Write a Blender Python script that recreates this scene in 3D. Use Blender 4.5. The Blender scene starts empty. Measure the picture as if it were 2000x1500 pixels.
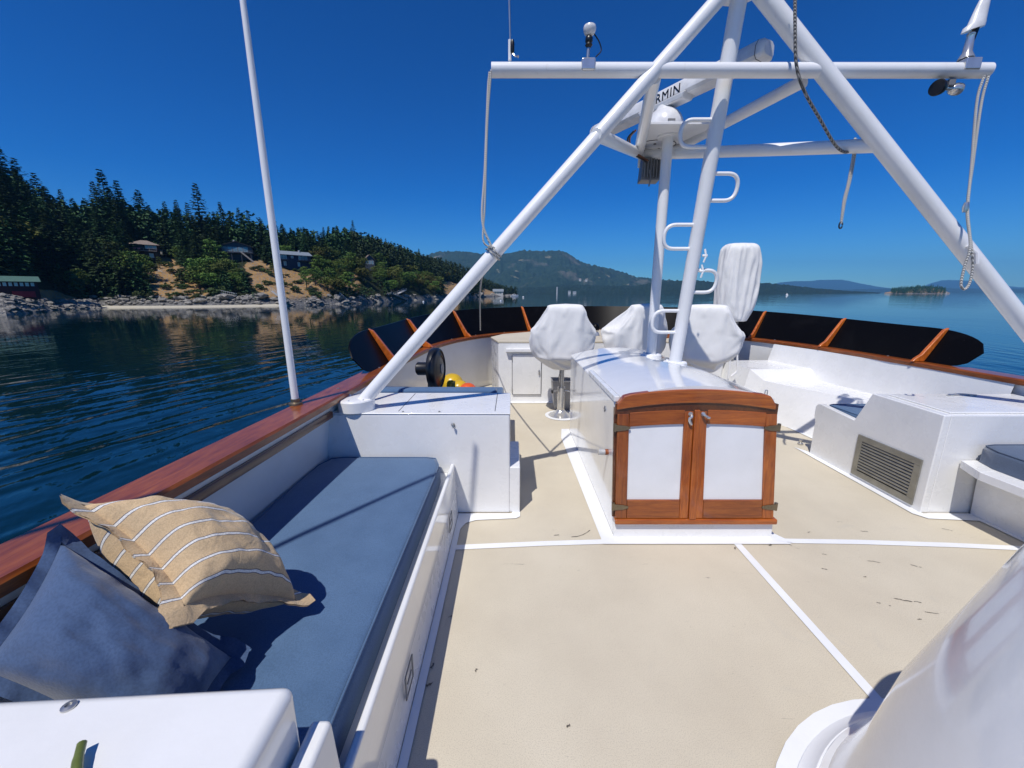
import bpy, bmesh, math, random
from math import sin, cos, pi, radians, sqrt, atan2, exp
from mathutils import Vector, Matrix, noise as mnoise
random.seed(11)
SC = bpy.context.scene
COL = SC.collection

# ------------------------------------------------------------------ camera, sky, sun, exposure
PITCH = 12.925
FPX = 780.0                                   # focal length measured in pixels of a 2000 px wide picture
EYE = 1.62                                    # eye height above the deck
WATER = -3.9
cam = bpy.data.cameras.new("camera"); camo = bpy.data.objects.new("camera", cam); COL.objects.link(camo)
camo.location = (0, 0, EYE); camo.rotation_euler = (radians(90 - PITCH), 0, 0)
cam.sensor_width = 36; cam.lens = 36 * FPX / 2000; cam.clip_start = 0.05; cam.clip_end = 60000
SC.camera = camo

SUN_DIR = Vector((-0.250, -0.428, 0.868)).normalized()     # towards the sun
world = bpy.data.worlds.new("World"); SC.world = world; world.use_nodes = True
wn = world.node_tree.nodes; wl = world.node_tree.links
sky = wn.new("ShaderNodeTexSky"); sky.sky_type = 'NISHITA'; sky.sun_disc = False
sky.sun_elevation = math.asin(SUN_DIR.z); sky.sun_rotation = atan2(SUN_DIR.x, SUN_DIR.y)
sky.altitude = 0; sky.air_density = 1.0; sky.dust_density = 0.0; sky.ozone_density = 7.0
hs = wn.new("ShaderNodeHueSaturation"); hs.inputs['Saturation'].default_value = 1.28
gm = wn.new("ShaderNodeGamma"); gm.inputs['Gamma'].default_value = 1.3
wl.new(sky.outputs[0], gm.inputs[0]); wl.new(gm.outputs[0], hs.inputs['Color'])
bg = wn["Background"]; bg.inputs['Strength'].default_value = 0.048
tint = wn.new("ShaderNodeMix"); tint.data_type = 'RGBA'; tint.blend_type = 'MULTIPLY'; tint.inputs[0].default_value = 1.0
tint.inputs[7].default_value = (.40, .78, 1.05, 1); wl.new(hs.outputs[0], tint.inputs[6]); wl.new(tint.outputs[2], bg.inputs['Color'])
sun = bpy.data.lights.new("sun", 'SUN'); suno = bpy.data.objects.new("sun", sun); COL.objects.link(suno)
sun.energy = 3.6; sun.angle = radians(0.5); sun.color = (1.0, 0.96, 0.9)
suno.rotation_euler = SUN_DIR.to_track_quat('Z', 'Y').to_euler()
vs = SC.view_settings; vs.view_transform = 'Standard'; vs.look = 'None'; vs.exposure = 0.27; vs.gamma = 1.0
vs.use_curve_mapping = False
cy = SC.cycles; cy.use_denoising = True; cy.max_bounces = 6; cy.diffuse_bounces = 4; cy.glossy_bounces = 3
cy.transparent_max_bounces = 4; cy.volume_bounces = 0; cy.sample_clamp_indirect = 4; cy.caustics_reflective = False
cy.caustics_refractive = False

# ------------------------------------------------------------------ measuring helpers (pixel of the 2000x1500 photo + one known coordinate -> metres)
TH = radians(PITCH); CT, ST = cos(TH), sin(TH)
def ray(u, v):
    t = 750 - v
    return Vector((u - 1000, FPX * CT + t * ST, -FPX * ST + t * CT))
def atz(u, v, z):
    r = ray(u, v); k = (z - EYE) / r.z
    return Vector((r.x * k, r.y * k, z))
def aty(u, v, y):
    r = ray(u, v); k = y / r.y
    return Vector((r.x * k, y, EYE + r.z * k))
def px(p):
    w = p[2] - EYE; zc = p[1] * CT - w * ST; yc = p[1] * ST + w * CT
    return 1000 + FPX * p[0] / zc, 750 - FPX * yc / zc
def lerp(a, b, t): return a + (b - a) * t
def interp(tab, x):
    if x <= tab[0][0]: return tab[0][1:]
    for a, b in zip(tab, tab[1:]):
        if x <= b[0]:
            t = (x - a[0]) / (b[0] - a[0])
            return tuple(lerp(p, q, t) for p, q in zip(a[1:], b[1:]))
    return tab[-1][1:]

# ------------------------------------------------------------------ mesh helpers
class MB:
    def __init__(s): s.v = []; s.f = []; s.m = []; s.cv = None
    def add(s, vs, fs, mi=0):
        o = len(s.v); s.v += [tuple(p) for p in vs]
        s.f += [tuple(i + o for i in f) for f in fs]; s.m += [mi] * len(fs)
    def box(s, x0, x1, y0, y1, z0, z1, mi=0):
        s.hexa([(x0,y0,z0),(x1,y0,z0),(x1,y1,z0),(x0,y1,z0),(x0,y0,z1),(x1,y0,z1),(x1,y1,z1),(x0,y1,z1)], mi)
    def hexa(s, p, mi=0):
        s.add(p, [(3,2,1,0),(4,5,6,7),(0,1,5,4),(1,2,6,5),(2,3,7,6),(3,0,4,7)], mi)
    def prism(s, poly, vec, mi=0):
        n = len(poly); vec = Vector(vec); a = [Vector(p) for p in poly]; b = [p + vec for p in a]
        s.add(a + b, [tuple(range(n))[::-1], tuple(range(n, 2*n))] + [(i, (i+1) % n, n + (i+1) % n, n + i) for i in range(n)], mi)
    def tube(s, path, r, n=12, cap=True, mi=0, closed=False):
        P = [Vector(p) for p in path]; k = len(P)
        R = r if isinstance(r, (list, tuple)) else [r] * k
        vs = []; up = None
        for i, p in enumerate(P):
            if closed: d = P[(i+1) % k] - P[i-1]
            else: d = P[min(i+1, k-1)] - P[max(i-1, 0)]
            d.normalize()
            if up is None:
                up = Vector((0,0,1)) if abs(d.z) < .9 else Vector((1,0,0))
            x = d.cross(up).normalized(); up = x.cross(d).normalized()
            vs += [p + (x * cos(2*pi*j/n) + up * sin(2*pi*j/n)) * R[i] for j in range(n)]
        fs = []
        for i in range(k if closed else k-1):
            a = i*n; b = ((i+1) % k)*n
            fs += [(a+j, a+(j+1) % n, b+(j+1) % n, b+j) for j in range(n)]
        if cap and not closed: fs += [tuple(range(n))[::-1], tuple(range((k-1)*n, k*n))]
        s.add(vs, fs, mi)
    def lathe(s, prof, c=(0,0,0), n=24, axis=None, mi=0, sx=1, sy=1):
        c = Vector(c); M = Matrix.Identity(3)
        if axis is not None: M = Vector(axis).normalized().to_track_quat('Z', 'Y').to_matrix()
        vs = []
        for r, z in prof: vs += [c + M @ Vector((r*cos(2*pi*j/n)*sx, r*sin(2*pi*j/n)*sy, z)) for j in range(n)]
        fs = []
        for i in range(len(prof)-1):
            a = i*n; b = a+n
            fs += [(a+j, a+(j+1) % n, b+(j+1) % n, b+j) for j in range(n)]
        fs += [tuple(range(n))[::-1], tuple(range((len(prof)-1)*n, len(prof)*n))]
        s.add(vs, fs, mi)
    def grid(s, rows, mi=0, flip=False, wrap=False):
        h = len(rows); w = len(rows[0]); vs = [p for r in rows for p in r]; fs = []
        for i in range(h-1):
            for j in range(w if wrap else w-1):
                q = (i*w+j, i*w+(j+1) % w, (i+1)*w+(j+1) % w, (i+1)*w+j)
                fs.append(q[::-1] if flip else q)
        s.add(vs, fs, mi)
    def build(s, name, mats, parent=None, bevel=0, seg=2, sharp=40, flat=False, subsurf=0, solid=0):
        me = bpy.data.meshes.new(name); me.from_pydata(s.v, [], s.f)
        if not isinstance(mats, (list, tuple)): mats = [mats]
        for m in mats: me.materials.append(m)
        if len(mats) > 1: me.polygons.foreach_set('material_index', s.m)
        me.validate(); me.update()
        if not flat:
            me.polygons.foreach_set('use_smooth', [True]*len(me.polygons))
            me.set_sharp_from_angle(angle=radians(sharp))
        o = bpy.data.objects.new(name, me); COL.objects.link(o)
        if parent is not None:
            o.parent = parent
            L = Vector((0,0,0)); q = parent
            while q is not None: L = L + q.location; q = q.parent
            if L.length > 0: me.transform(Matrix.Translation(-L))
        if solid:
            md = o.modifiers.new('solid', 'SOLIDIFY'); md.thickness = solid; md.offset = 0
        if subsurf:
            md = o.modifiers.new('sub', 'SUBSURF'); md.levels = subsurf; md.render_levels = subsurf
        if bevel:
            md = o.modifiers.new('bevel', 'BEVEL'); md.width = bevel; md.segments = seg; md.limit_method = 'ANGLE'
            md.angle_limit = radians(35); md.harden_normals = True
        return o
def tag(o, label=None, cat=None, group=None, kind=None):
    if label: o['label'] = label
    if cat: o['category'] = cat
    if group: o['group'] = group
    if kind: o['kind'] = kind
    return o
def thing(name, label, cat, loc=(0,0,0), group=None):
    o = bpy.data.objects.new(name, None); o.empty_display_size = .1; COL.objects.link(o); o.location = loc
    return tag(o, label, cat, group)
def fillet(pts, r, n=5):
    """round the corners of an open polyline"""
    P = [Vector(p) for p in pts]; out = [P[0]]
    for a, b, c in zip(P, P[1:], P[2:]):
        d1 = (a-b); d2 = (c-b); k = min(r, d1.length*.49, d2.length*.49)
        s, e = b + d1.normalized()*k, b + d2.normalized()*k
        for i in range(n+1):
            t = i/n; out.append(s*(1-t)**2 + b*2*t*(1-t) + e*t*t)
    out.append(P[-1]); return out
def smooth_path(pts, n=6):
    """Catmull-Rom through the points"""
    P = [Vector(p) for p in pts]; P = [P[0]*2-P[1]] + P + [P[-1]*2-P[-2]]; out = []
    for i in range(1, len(P)-2):
        for k in range(n):
            t = k/n; a, b, c, d = P[i-1:i+3]
            out.append(.5*((2*b) + (c-a)*t + (2*a-5*b+4*c-d)*t*t + (3*b-a-3*c+d)*t**3))
    out.append(P[-2]); return out

# ------------------------------------------------------------------ materials
def lin(r, g, b):
    f = lambda c: (c/255/12.92) if c/255 <= .04045 else ((c/255+.055)/1.055)**2.4
    return (f(r), f(g), f(b), 1)
class NT:
    def __init__(s, name):
        s.m = bpy.data.materials.new(name); s.m.use_nodes = True
        s.t = s.m.node_tree; s.b = s.t.nodes['Principled BSDF']
    def n(s, typ, **kw):
        nd = s.t.nodes.new(typ)
        for k, v in kw.items():
            if k in nd.inputs: nd.inputs[k].default_value = v
            else: setattr(nd, k, v)
        return nd
    def l(s, a, b): s.t.links.new(a, b)
    def set(s, **kw):
        for k, v in kw.items(): s.b.inputs[k.replace('_', ' ')].default_value = v
        return s
    def coords(s, kind='Object', scale=(1,1,1), rot=(0,0,0)):
        tc = s.n('ShaderNodeTexCoord'); mp = s.n('ShaderNodeMapping')
        mp.inputs['Scale'].default_value = scale; mp.inputs['Rotation'].default_value = rot
        s.l(tc.outputs[kind], mp.inputs[0]); return mp.outputs[0]
    def noise(s, vec, scale, detail=4, rough=.55, dist=0):
        n = s.n('ShaderNodeTexNoise'); n.inputs['Scale'].default_value = scale; n.inputs['Detail'].default_value = detail
        n.inputs['Roughness'].default_value = rough; n.inputs['Distortion'].default_value = dist
        if vec is not None: s.l(vec, n.inputs['Vector'])
        return n.outputs['Fac']
    def ramp(s, fac, stops):
        r = s.n('ShaderNodeValToRGB'); e = r.color_ramp.elements
        while len(e) < len(stops): e.new(.5)
        for el, (p, c) in zip(e, stops):
            el.position = p; el.color = c if len(c) == 4 else (*c, 1)
        s.l(fac, r.inputs[0]); return r.outputs[0]
    def mix(s, fac, a, b, mode='MIX'):
        m = s.n('ShaderNodeMix'); m.data_type = 'RGBA'; m.blend_type = mode
        for sock, val in ((m.inputs[0], fac), (m.inputs[6], a), (m.inputs[7], b)):
            if isinstance(val, (int, float)): sock.default_value = val
            elif isinstance(val, tuple): sock.default_value = val if len(val) == 4 else (*val, 1)
            else: s.l(val, sock)
        return m.outputs[2]
    def bump(s, h, strength, dist=.01):
        b = s.n('ShaderNodeBump'); b.inputs['Strength'].default_value = strength; b.inputs['Distance'].default_value = dist
        s.l(h, b.inputs['Height']); s.l(b.outputs[0], s.b.inputs['Normal'])
    def col(s, c): s.l(c, s.b.inputs['Base Color'])
G = lambda v: (v, v, v, 1)

def white_paint(name, base=(.80,.80,.79), rough=.28, coat=.35):
    t = NT(name); v = t.coords('Object')
    n = t.noise(v, 3.0, 6, .6); c = t.ramp(n, [(.3, (base[0]*.93, base[1]*.93, base[2]*.92)), (.6, base)])
    n3 = t.noise(v, 40, 5, .7); c = t.mix(t.ramp(n3, [(.76, G(0)), (.86, G(.10))]), c, (.58,.56,.52))
    t.col(c); t.set(Roughness=rough, Coat_Weight=coat, Coat_Roughness=.08)
    n2 = t.noise(v, 9.0, 3); t.l(t.ramp(n2, [(.3, G(rough*.8)), (.7, G(rough*1.3))]), t.b.inputs['Roughness'])
    t.bump(t.noise(v, 60, 3), .04, .01); return t.m
M = {}
M['gelcoat'] = white_paint('white_gelcoat')
M['gloss'] = white_paint('glossy_gelcoat', (.80,.80,.79), .16, .8)
M['pole'] = white_paint('pole_paint', (.82,.82,.82), .3, .3)
t = NT('chipped_pole_paint'); v = t.coords('Object'); n = t.noise(v, 3, 5, .6); c = t.ramp(n, [(.3, (.77,.77,.76)), (.6, (.82,.82,.82))])
c = t.mix(t.ramp(t.noise(v, 17, 6, .75), [(.70, G(0)), (.72, G(.8))]), c, (.34,.34,.33)); c = t.mix(t.ramp(t.noise(t.coords('Object', (9, 9, .8)), 4, 5, .7), [(.60, G(0)), (.75, G(.22))]), c, (.45,.36,.25))
t.col(c); t.set(Roughness=.3, Coat_Weight=.3, Coat_Roughness=.1); t.bump(t.noise(v, 45, 3), .05, .008); M['pole'] = t.m
M['panelwhite'] = white_paint('door_panel_white', (.78,.79,.80), .35, .2)
M['trim'] = white_paint('deck_trim_white', (.80,.81,.82), .45, .0)

t = NT('deck_nonskid'); v = t.coords('Object')
n1 = t.noise(v, 1.3, 6, .6); c = t.ramp(n1, [(.25, (.52,.46,.355)), (.55, (.60,.54,.42)), (.8, (.65,.59,.47))])
n2 = t.noise(v, 260, 2, .5); c = t.mix(t.ramp(n2, [(.34, G(.5)), (.52, G(0))]), c, (.36,.31,.24))
n3 = t.noise(v, 23, 7, .8); c = t.mix(t.ramp(n3, [(.63, G(0)), (.70, G(.6))]), c, (.30,.26,.20))
vs2 = t.coords('Object', (2.2, 14, 1), (0, 0, .5)); n4 = t.noise(vs2, 2.0, 9, .8, .8)
c = t.mix(t.ramp(n4, [(.645, G(0)), (.67, G(.6))]), c, (.14,.12,.10))
n5 = t.noise(v, 4.2, 4, .6, 1.2); c = t.mix(t.ramp(n5, [(.62, G(0)), (.78, G(.22))]), c, (.42,.40,.36))
t.col(c); t.set(Roughness=.75); t.bump(n2, .05, .002); M['deck'] = t.m

def teak(name, scale, rot=(0,0,0), dark=1.0):
    t = NT(name); v = t.coords('Object', scale, rot)
    n = t.noise(v, 7, 8, .65, .8); n2 = t.noise(v, 38, 4, .6)
    c = t.ramp(n, [(.25, (.17*dark,.032*dark,.004*dark)), (.5, (.36*dark,.088*dark,.010*dark)), (.75, (.50*dark,.15*dark,.020*dark))])
    c = t.mix(t.ramp(n2, [(.5, G(0)), (.7, G(.35))]), c, (.09*dark,.02*dark,.006*dark))
    oi = t.n('ShaderNodeObjectInfo'); hv = t.n('ShaderNodeHueSaturation'); mr = t.n('ShaderNodeMapRange'); mr.inputs[3].default_value = .72; mr.inputs[4].default_value = 1.2
    t.l(oi.outputs['Random'], mr.inputs[0]); t.l(mr.outputs[0], hv.inputs['Value']); t.l(c, hv.inputs['Color']); c = hv.outputs[0]
    n3 = t.noise(t.coords('Object'), 2.5, 3, .6); c = t.mix(t.ramp(n3, [(.35, G(.35)), (.6, G(0))]), c, (.10*dark,.02*dark,.005*dark))
    t.col(c); t.set(Roughness=.35, Coat_Weight=.7, Coat_Roughness=.06)
    t.bump(n2, .06, .004); return t.m
M['teak_x'] = teak('varnished_teak_along', (.5, 6, 6)); M['teak_z'] = teak('varnished_teak_upright', (6, 6, .5))
M['teak_y'] = teak('varnished_teak_rail', (6, .6, 6), dark=.80)
M['teak_brace'] = teak('varnished_teak_brace', (5, 5, 1.5), dark=1.6)
M['teak_dark'] = teak('dark_teak', (6, .6, 6), dark=.28)
M['teak_y'].node_tree.nodes['Principled BSDF'].inputs['Coat Weight'].default_value = .4

def fabric(name, a, b, weave=220, bump=.25, rough=.92, wr=0):
    t = NT(name); v = t.coords('Object'); n = t.noise(v, 5, 5, .6); w = t.noise(v, weave, 2, .5)
    c = t.ramp(n, [(.3, a), (.7, b)]); c = t.mix(t.ramp(w, [(.35, G(.35)), (.6, G(0))]), c, tuple(x*.55 for x in a[:3]))
    t.col(c); t.set(Roughness=rough, Sheen_Weight=.25, Specular_IOR_Level=.2)
    if wr:
        nb = t.noise(v, wr, 4, .5, .6); ad = t.n('ShaderNodeMath', operation='MULTIPLY_ADD'); ad.inputs[1].default_value = 6
        t.l(nb, ad.inputs[0]); t.l(w, ad.inputs[2]); t.bump(ad.outputs[0], bump, .004)
    else: t.bump(w, bump, .003)
    return t.m
M['blue'] = fabric('blue_canvas', (.066,.128,.235), (.088,.162,.285))
M['denim'] = fabric('blue_pillow_canvas', (.056,.095,.185), (.064,.106,.202), 160, .25, .9)
M['slate'] = fabric('slate_canvas', (.07,.10,.16), (.09,.13,.20))
def creased(name, a, b, sc, st):
    t = NT(name); v = t.coords('Object'); n = t.noise(v, 4, 4, .6); t.col(t.ramp(n, [(.3, a), (.7, b)]))
    t.set(Roughness=.8, Specular_IOR_Level=.25, Sheen_Weight=.15)
    w = t.n('ShaderNodeTexNoise'); w.noise_type = 'RIDGED_MULTIFRACTAL'; w.inputs['Scale'].default_value = sc; w.inputs['Detail'].default_value = 2; w.inputs['Distortion'].default_value = .9
    m1 = t.coords('Object', (1, 1, .45)); t.l(m1, w.inputs['Vector']); t.bump(w.outputs['Fac'], st, .02); return t.m
M['cover'] = creased('white_cover_canvas', (.74,.73,.71), (.80,.79,.77), 6.0, .28)
M['cover_vinyl'] = creased('white_cover_vinyl', (.74,.73,.70), (.80,.79,.77), 6.5, .45)

t = NT('striped_linen'); v = t.coords('UV'); sp = t.n('ShaderNodeSeparateXYZ'); t.l(v, sp.inputs[0])
mu = t.n('ShaderNodeMath', operation='MULTIPLY'); mu.inputs[1].default_value = 7.0; t.l(sp.outputs[0], mu.inputs[0])
fr = t.n('ShaderNodeMath', operation='FRACT'); t.l(mu.outputs[0], fr.inputs[0])
tan = (.62,.45,.265, 1); nav = (.05,.055,.09, 1); whi = (.78,.77,.74, 1)
r = t.n('ShaderNodeValToRGB'); r.color_ramp.interpolation = 'CONSTANT'; e = r.color_ramp.elements
for _ in range(4): e.new(.5)
for el, (p, cc) in zip(e, [(0, tan), (.40, nav), (.43, whi), (.54, nav), (.57, tan), (.99, tan)]): el.position = p; el.color = cc
t.l(fr.outputs[0], r.inputs[0]); vo = t.coords('Object'); w = t.noise(vo, 240, 2); n = t.noise(vo, 6, 5)
c = t.mix(t.ramp(w, [(.35, G(.3)), (.6, G(0))]), r.outputs[0], (.25,.17,.09)); c = t.mix(.25, c, t.ramp(n, [(.3, G(.4)), (.7, G(1))]), 'MULTIPLY')
t.col(c); t.set(Roughness=.9, Sheen_Weight=.2, Specular_IOR_Level=.2); t.bump(t.noise(vo, 14, 5, .6, .8), .6, .012); M['stripe'] = t.m

def plain(name, c, rough=.5, metal=0, coat=0, nscale=12, var=.25, bump=.05):
    t = NT(name); v = t.coords('Object'); n = t.noise(v, nscale, 5, .6)
    t.col(t.ramp(n, [(.3, tuple(x*(1-var) for x in c)), (.7, c)])); t.set(Roughness=rough, Metallic=metal, Coat_Weight=coat)
    t.bump(n, bump, .01); return t.m
M['black'] = plain('black_acrylic', (.004,.004,.005), .4, 0, 0, 3, .5, .01); M['black'].node_tree.nodes['Principled BSDF'].inputs['Specular IOR Level'].default_value = .12
t = NT('dark_acrylic'); v = t.coords('Object'); c = t.mix(t.ramp(t.noise(v, 55, 5, .8), [(.64, G(0)), (.72, G(.5))]), (.004,.004,.005), (.10,.10,.10))
c = t.mix(t.ramp(t.noise(v, 2.2, 6, .7, .6), [(.5, G(0)), (.8, G(.2))]), c, (.03,.03,.032)); t.col(c); t.set(Roughness=.3, Specular_IOR_Level=.06); M['acrylic'] = t.m
M['blackplastic'] = plain('black_plastic', (.012,.012,.013), .35)
M['steel'] = plain('stainless_steel', (.62,.61,.58), .32, .85)
M['chrome'] = plain('chrome', (.70,.69,.67), .2, .65)
M['bronze'] = plain('weathered_bronze', (.27,.22,.15), .4, .8)
M['grey'] = plain('grey_plastic', (.22,.22,.22), .4)
M['lens'] = plain('lens_grey', (.08,.085,.09), .15, 0, .5)
M['alu'] = plain('anodised_aluminium', (.33,.32,.28), .4, .6)
M['dark'] = plain('dark_void', (.008,.008,.008), .8)
M['yellow'] = plain('yellow_vinyl', (.75,.48,.02), .3, 0, .3)
M['orange'] = plain('orange_vinyl', (.85,.13,.02), .3, 0, .3)
M['clear'] = plain('acrylic_pale', (.5,.5,.5), .08, 0, .5)
M['radar'] = plain('radar_white', (.78,.78,.78), .3, 0, .3)
M['ink'] = plain('black_ink', (.006,.006,.007), .4)
M['olive'] = plain('olive_green', (.16,.20,.04), .3, 0, .4, 30, .5)
M['caulk'] = plain('seam_caulk', (.05,.05,.06), .7)
def rope(name, a, b):
    t = NT(name); v = t.coords('Object', (1,1,1)); w = t.n('ShaderNodeTexWave'); w.inputs['Scale'].default_value = 40; w.inputs['Distortion'].default_value = 1.5
    w.bands_direction = 'DIAGONAL'; t.l(v, w.inputs[0]); t.col(t.ramp(w.outputs['Fac'], [(.2, a), (.7, b)])); t.set(Roughness=.85); t.bump(w.outputs['Fac'], .6, .004); return t.m
M['rope'] = rope('braided_rope', (.20,.20,.19), (.62,.61,.57)); M['wire'] = rope('wire_rope', (.06,.06,.06), (.30,.29,.27))

# water
t = NT('sea_water')
def rotscale(t, rot, scale):
    tc = t.n('ShaderNodeTexCoord'); m1 = t.n('ShaderNodeMapping'); m1.inputs['Rotation'].default_value = (0, 0, rot)
    m2 = t.n('ShaderNodeMapping'); m2.inputs['Scale'].default_value = scale; t.l(tc.outputs['Object'], m1.inputs[0]); t.l(m1.outputs[0], m2.inputs[0]); return m2.outputs[0]
w1 = t.noise(rotscale(t, radians(17), (1.0, .20, 1)), .62, 1, .4, .9)      # long wake ripples running beside the boat
w2 = t.noise(rotscale(t, radians(-35), (.7, .3, 1)), 1.3, 2, .5, .4)
w3 = t.noise(rotscale(t, radians(60), (.5, 1, 1)), 4.5, 2, .5, .2)
def fma(a, k, c):
    m = t.n('ShaderNodeMath', operation='MULTIPLY_ADD'); t.l(a, m.inputs[0]); m.inputs[1].default_value = k
    if c is not None: t.l(c, m.inputs[2])
    else: m.inputs[2].default_value = 0
    return m.outputs[0]
hh_ = fma(w1, 1.0, fma(w2, .48, fma(w3, .05, None)))
g = t.n('ShaderNodeNewGeometry'); ln = t.n('ShaderNodeVectorMath', operation='LENGTH'); t.l(g.outputs['Position'], ln.inputs[0])
m1 = t.n('ShaderNodeMapRange'); m1.inputs[1].default_value = 16; m1.inputs[2].default_value = 75; m1.inputs[3].default_value = 1.0; m1.inputs[4].default_value = .13; t.l(ln.outputs['Value'], m1.inputs[0])
m2 = t.n('ShaderNodeMapRange'); m2.inputs[1].default_value = 170; m2.inputs[2].default_value = 520; m2.inputs[3].default_value = 1.0; m2.inputs[4].default_value = 2.3; t.l(ln.outputs['Value'], m2.inputs[0])
mm = t.n('ShaderNodeMath', operation='MULTIPLY'); t.l(m1.outputs[0], mm.inputs[0]); t.l(m2.outputs[0], mm.inputs[1])
patch_ = t.noise(rotscale(t, 0, (1, .6, 1)), .05, 2, .5); m3 = t.n('ShaderNodeMath', operation='MULTIPLY'); t.l(mm.outputs[0], m3.inputs[0]); t.l(t.ramp(patch_, [(.32, G(.25)), (.62, G(1))]), m3.inputs[1])
m4 = t.n('ShaderNodeMath', operation='MULTIPLY'); t.l(hh_, m4.inputs[0]); t.l(m3.outputs[0], m4.inputs[1])
bp = t.n('ShaderNodeBump'); bp.inputs['Strength'].default_value = 1.0; bp.inputs['Distance'].default_value = .19
t.l(m4.outputs[0], bp.inputs['Height']); t.l(bp.outputs[0], t.b.inputs['Normal'])
t.set(Base_Color=(.0015,.014,.022,1), Roughness=.03, IOR=1.33, Specular_IOR_Level=.5); M['water'] = t.m

# land
def foliage(name, a, b, rough=.75):
    t = NT(name); oi = t.n('ShaderNodeObjectInfo'); g = t.n('ShaderNodeNewGeometry')
    n = t.noise(g.outputs['Position'], .5, 4, .7)
    c = t.ramp(n, [(.32, a), (.68, b)])
    hsv = t.n('ShaderNodeHueSaturation'); t.l(c, hsv.inputs['Color'])
    mr = t.n('ShaderNodeMapRange'); mr.inputs[3].default_value = .65; mr.inputs[4].default_value = 1.35
    t.l(oi.outputs['Random'], mr.inputs[0]); t.l(mr.outputs[0], hsv.inputs['Value'])
    mh = t.n('ShaderNodeMapRange'); mh.inputs[3].default_value = .47; mh.inputs[4].default_value = .53
    t.l(oi.outputs['Random'], mh.inputs[0]); t.l(mh.outputs[0], hsv.inputs['Hue'])
    t.col(hsv.outputs[0]); t.set(Roughness=rough, Specular_IOR_Level=.25)
    return t.m
M['needle'] = foliage('fir_needles', (.014,.038,.014), (.048,.098,.028))
M['leaf'] = foliage('madrone_leaves', (.042,.082,.014), (.135,.185,.03))
M['olivleaf'] = foliage('yellowing_leaves', (.06,.07,.012), (.14,.14,.025))
M['bush'] = foliage('shrub_leaves', (.025,.05,.012), (.075,.105,.03))
M['bark'] = plain('bark', (.07,.05,.035), .9, 0, 0, 2, .5, .3)

def land(name, lo=True):
    t = NT(name); g = t.n('ShaderNodeNewGeometry'); sp = t.n('ShaderNodeSeparateXYZ'); t.l(g.outputs['Position'], sp.inputs[0])
    pos = g.outputs['Position']
    n1 = t.noise(pos, .25, 8, .7); n2 = t.noise(pos, 1.2, 8, .75)
    grass = t.ramp(n1, [(.25, (.17,.09,.03)), (.5, (.38,.22,.075)), (.75, (.50,.33,.14))])
    rock = t.ramp(n2, [(.3, (.05,.05,.05)), (.5, (.16,.155,.15)), (.72, (.36,.35,.33))])
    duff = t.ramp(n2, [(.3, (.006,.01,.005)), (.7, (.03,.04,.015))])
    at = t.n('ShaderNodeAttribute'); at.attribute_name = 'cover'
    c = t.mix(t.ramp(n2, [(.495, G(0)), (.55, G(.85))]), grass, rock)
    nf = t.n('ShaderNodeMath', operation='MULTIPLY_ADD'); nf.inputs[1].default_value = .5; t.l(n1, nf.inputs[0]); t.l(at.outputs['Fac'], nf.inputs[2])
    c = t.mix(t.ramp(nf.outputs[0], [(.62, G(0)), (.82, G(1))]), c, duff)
    hz = t.n('ShaderNodeMath', operation='MULTIPLY_ADD'); hz.inputs[1].default_value = 5.0; t.l(n2, hz.inputs[0]); t.l(sp.outputs[2], hz.inputs[2])
    mr = t.n('ShaderNodeMapRange'); mr.inputs[1].default_value = WATER + 4.2; mr.inputs[2].default_value = WATER + 6.2
    t.l(hz.outputs[0], mr.inputs[0]); c = t.mix(mr.outputs[0], rock, c)
    t.col(c); t.set(Roughness=.9, Specular_IOR_Level=.2); t.bump(n2, .8, 1.0); return t.m
M['land'] = land('dry_hillside')
M['beach'] = plain('pale_sand', (.52,.48,.38), .9, 0, 0, 1.5, .25, .3)
t = NT('shore_rock'); v = t.coords('Object'); n = t.noise(v, 1.1, 8, .75)
t.col(t.ramp(n, [(.3, (.06,.055,.05)), (.5, (.24,.225,.20)), (.72, (.48,.45,.40))])); t.set(Roughness=.9); t.bump(n, .9, .6); M['rock'] = t.m

# ------------------------------------------------------------------ sea
mb = MB(); mb.box(-40000, 40000, -6000, 40000, WATER - .6, WATER)
tag(mb.build('water', M['water'], flat=True), 'calm dark blue sea with small ripples around the boat', 'sea', kind='structure')

# ------------------------------------------------------------------ near shore terrain: (column u, shore distance, ridge distance, picture row of the tree tops, tree height)
CB = [(-700, 85,190,300,26), (-300, 95,190,290,26), (-60,105,198,280,27), (0,109,200,281,27), (60,122,205,284,26), (110,140,210,332,25), (180,150,220,374,24), (245,152,225,356,24),
      (340,155,230,390,23), (415,160,235,392,23), (490,166,240,402,21), (550,172,250,412,20), (620,186,270,434,18), (700,212,310,437,16),
      (760,245,350,462,16), (850,330,450,495,16), (905,410,540,516,15), (950,500,620,545,13), (1000,640,730,570,10), (1012,690,750,573,6)]
def shore_col(u):
    d0, d1, vt, ht = interp(CB, u); zt = aty(u, vt, d1).z
    return d0, d1, max(zt - ht, WATER + 2.5)
def ground(u, s):
    d0, d1, zr = shore_col(u); d = lerp(d0, d1, s)
    r = ray(u, 571.0); p = Vector((r.x / r.y * d, d, 0))
    h = zr - WATER
    if s < 0: z = WATER + s * 60
    elif s <= 1:
        k = min(1, s / .04); z = WATER + min(1.6, h*.1) * k + (h - min(1.6, h*.1)) * (s ** .92)
    else: z = zr - (s - 1) * h * .5
    a = min(1, max(0, s) * 6) * min(1, h / 15)
    z += a * (3.0 * mnoise.noise(Vector((p.x*.05, p.y*.05, 1))) + 1.3 * mnoise.noise(Vector((p.x*.16, p.y*.16, 5))))
    p.z = z; return p
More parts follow.
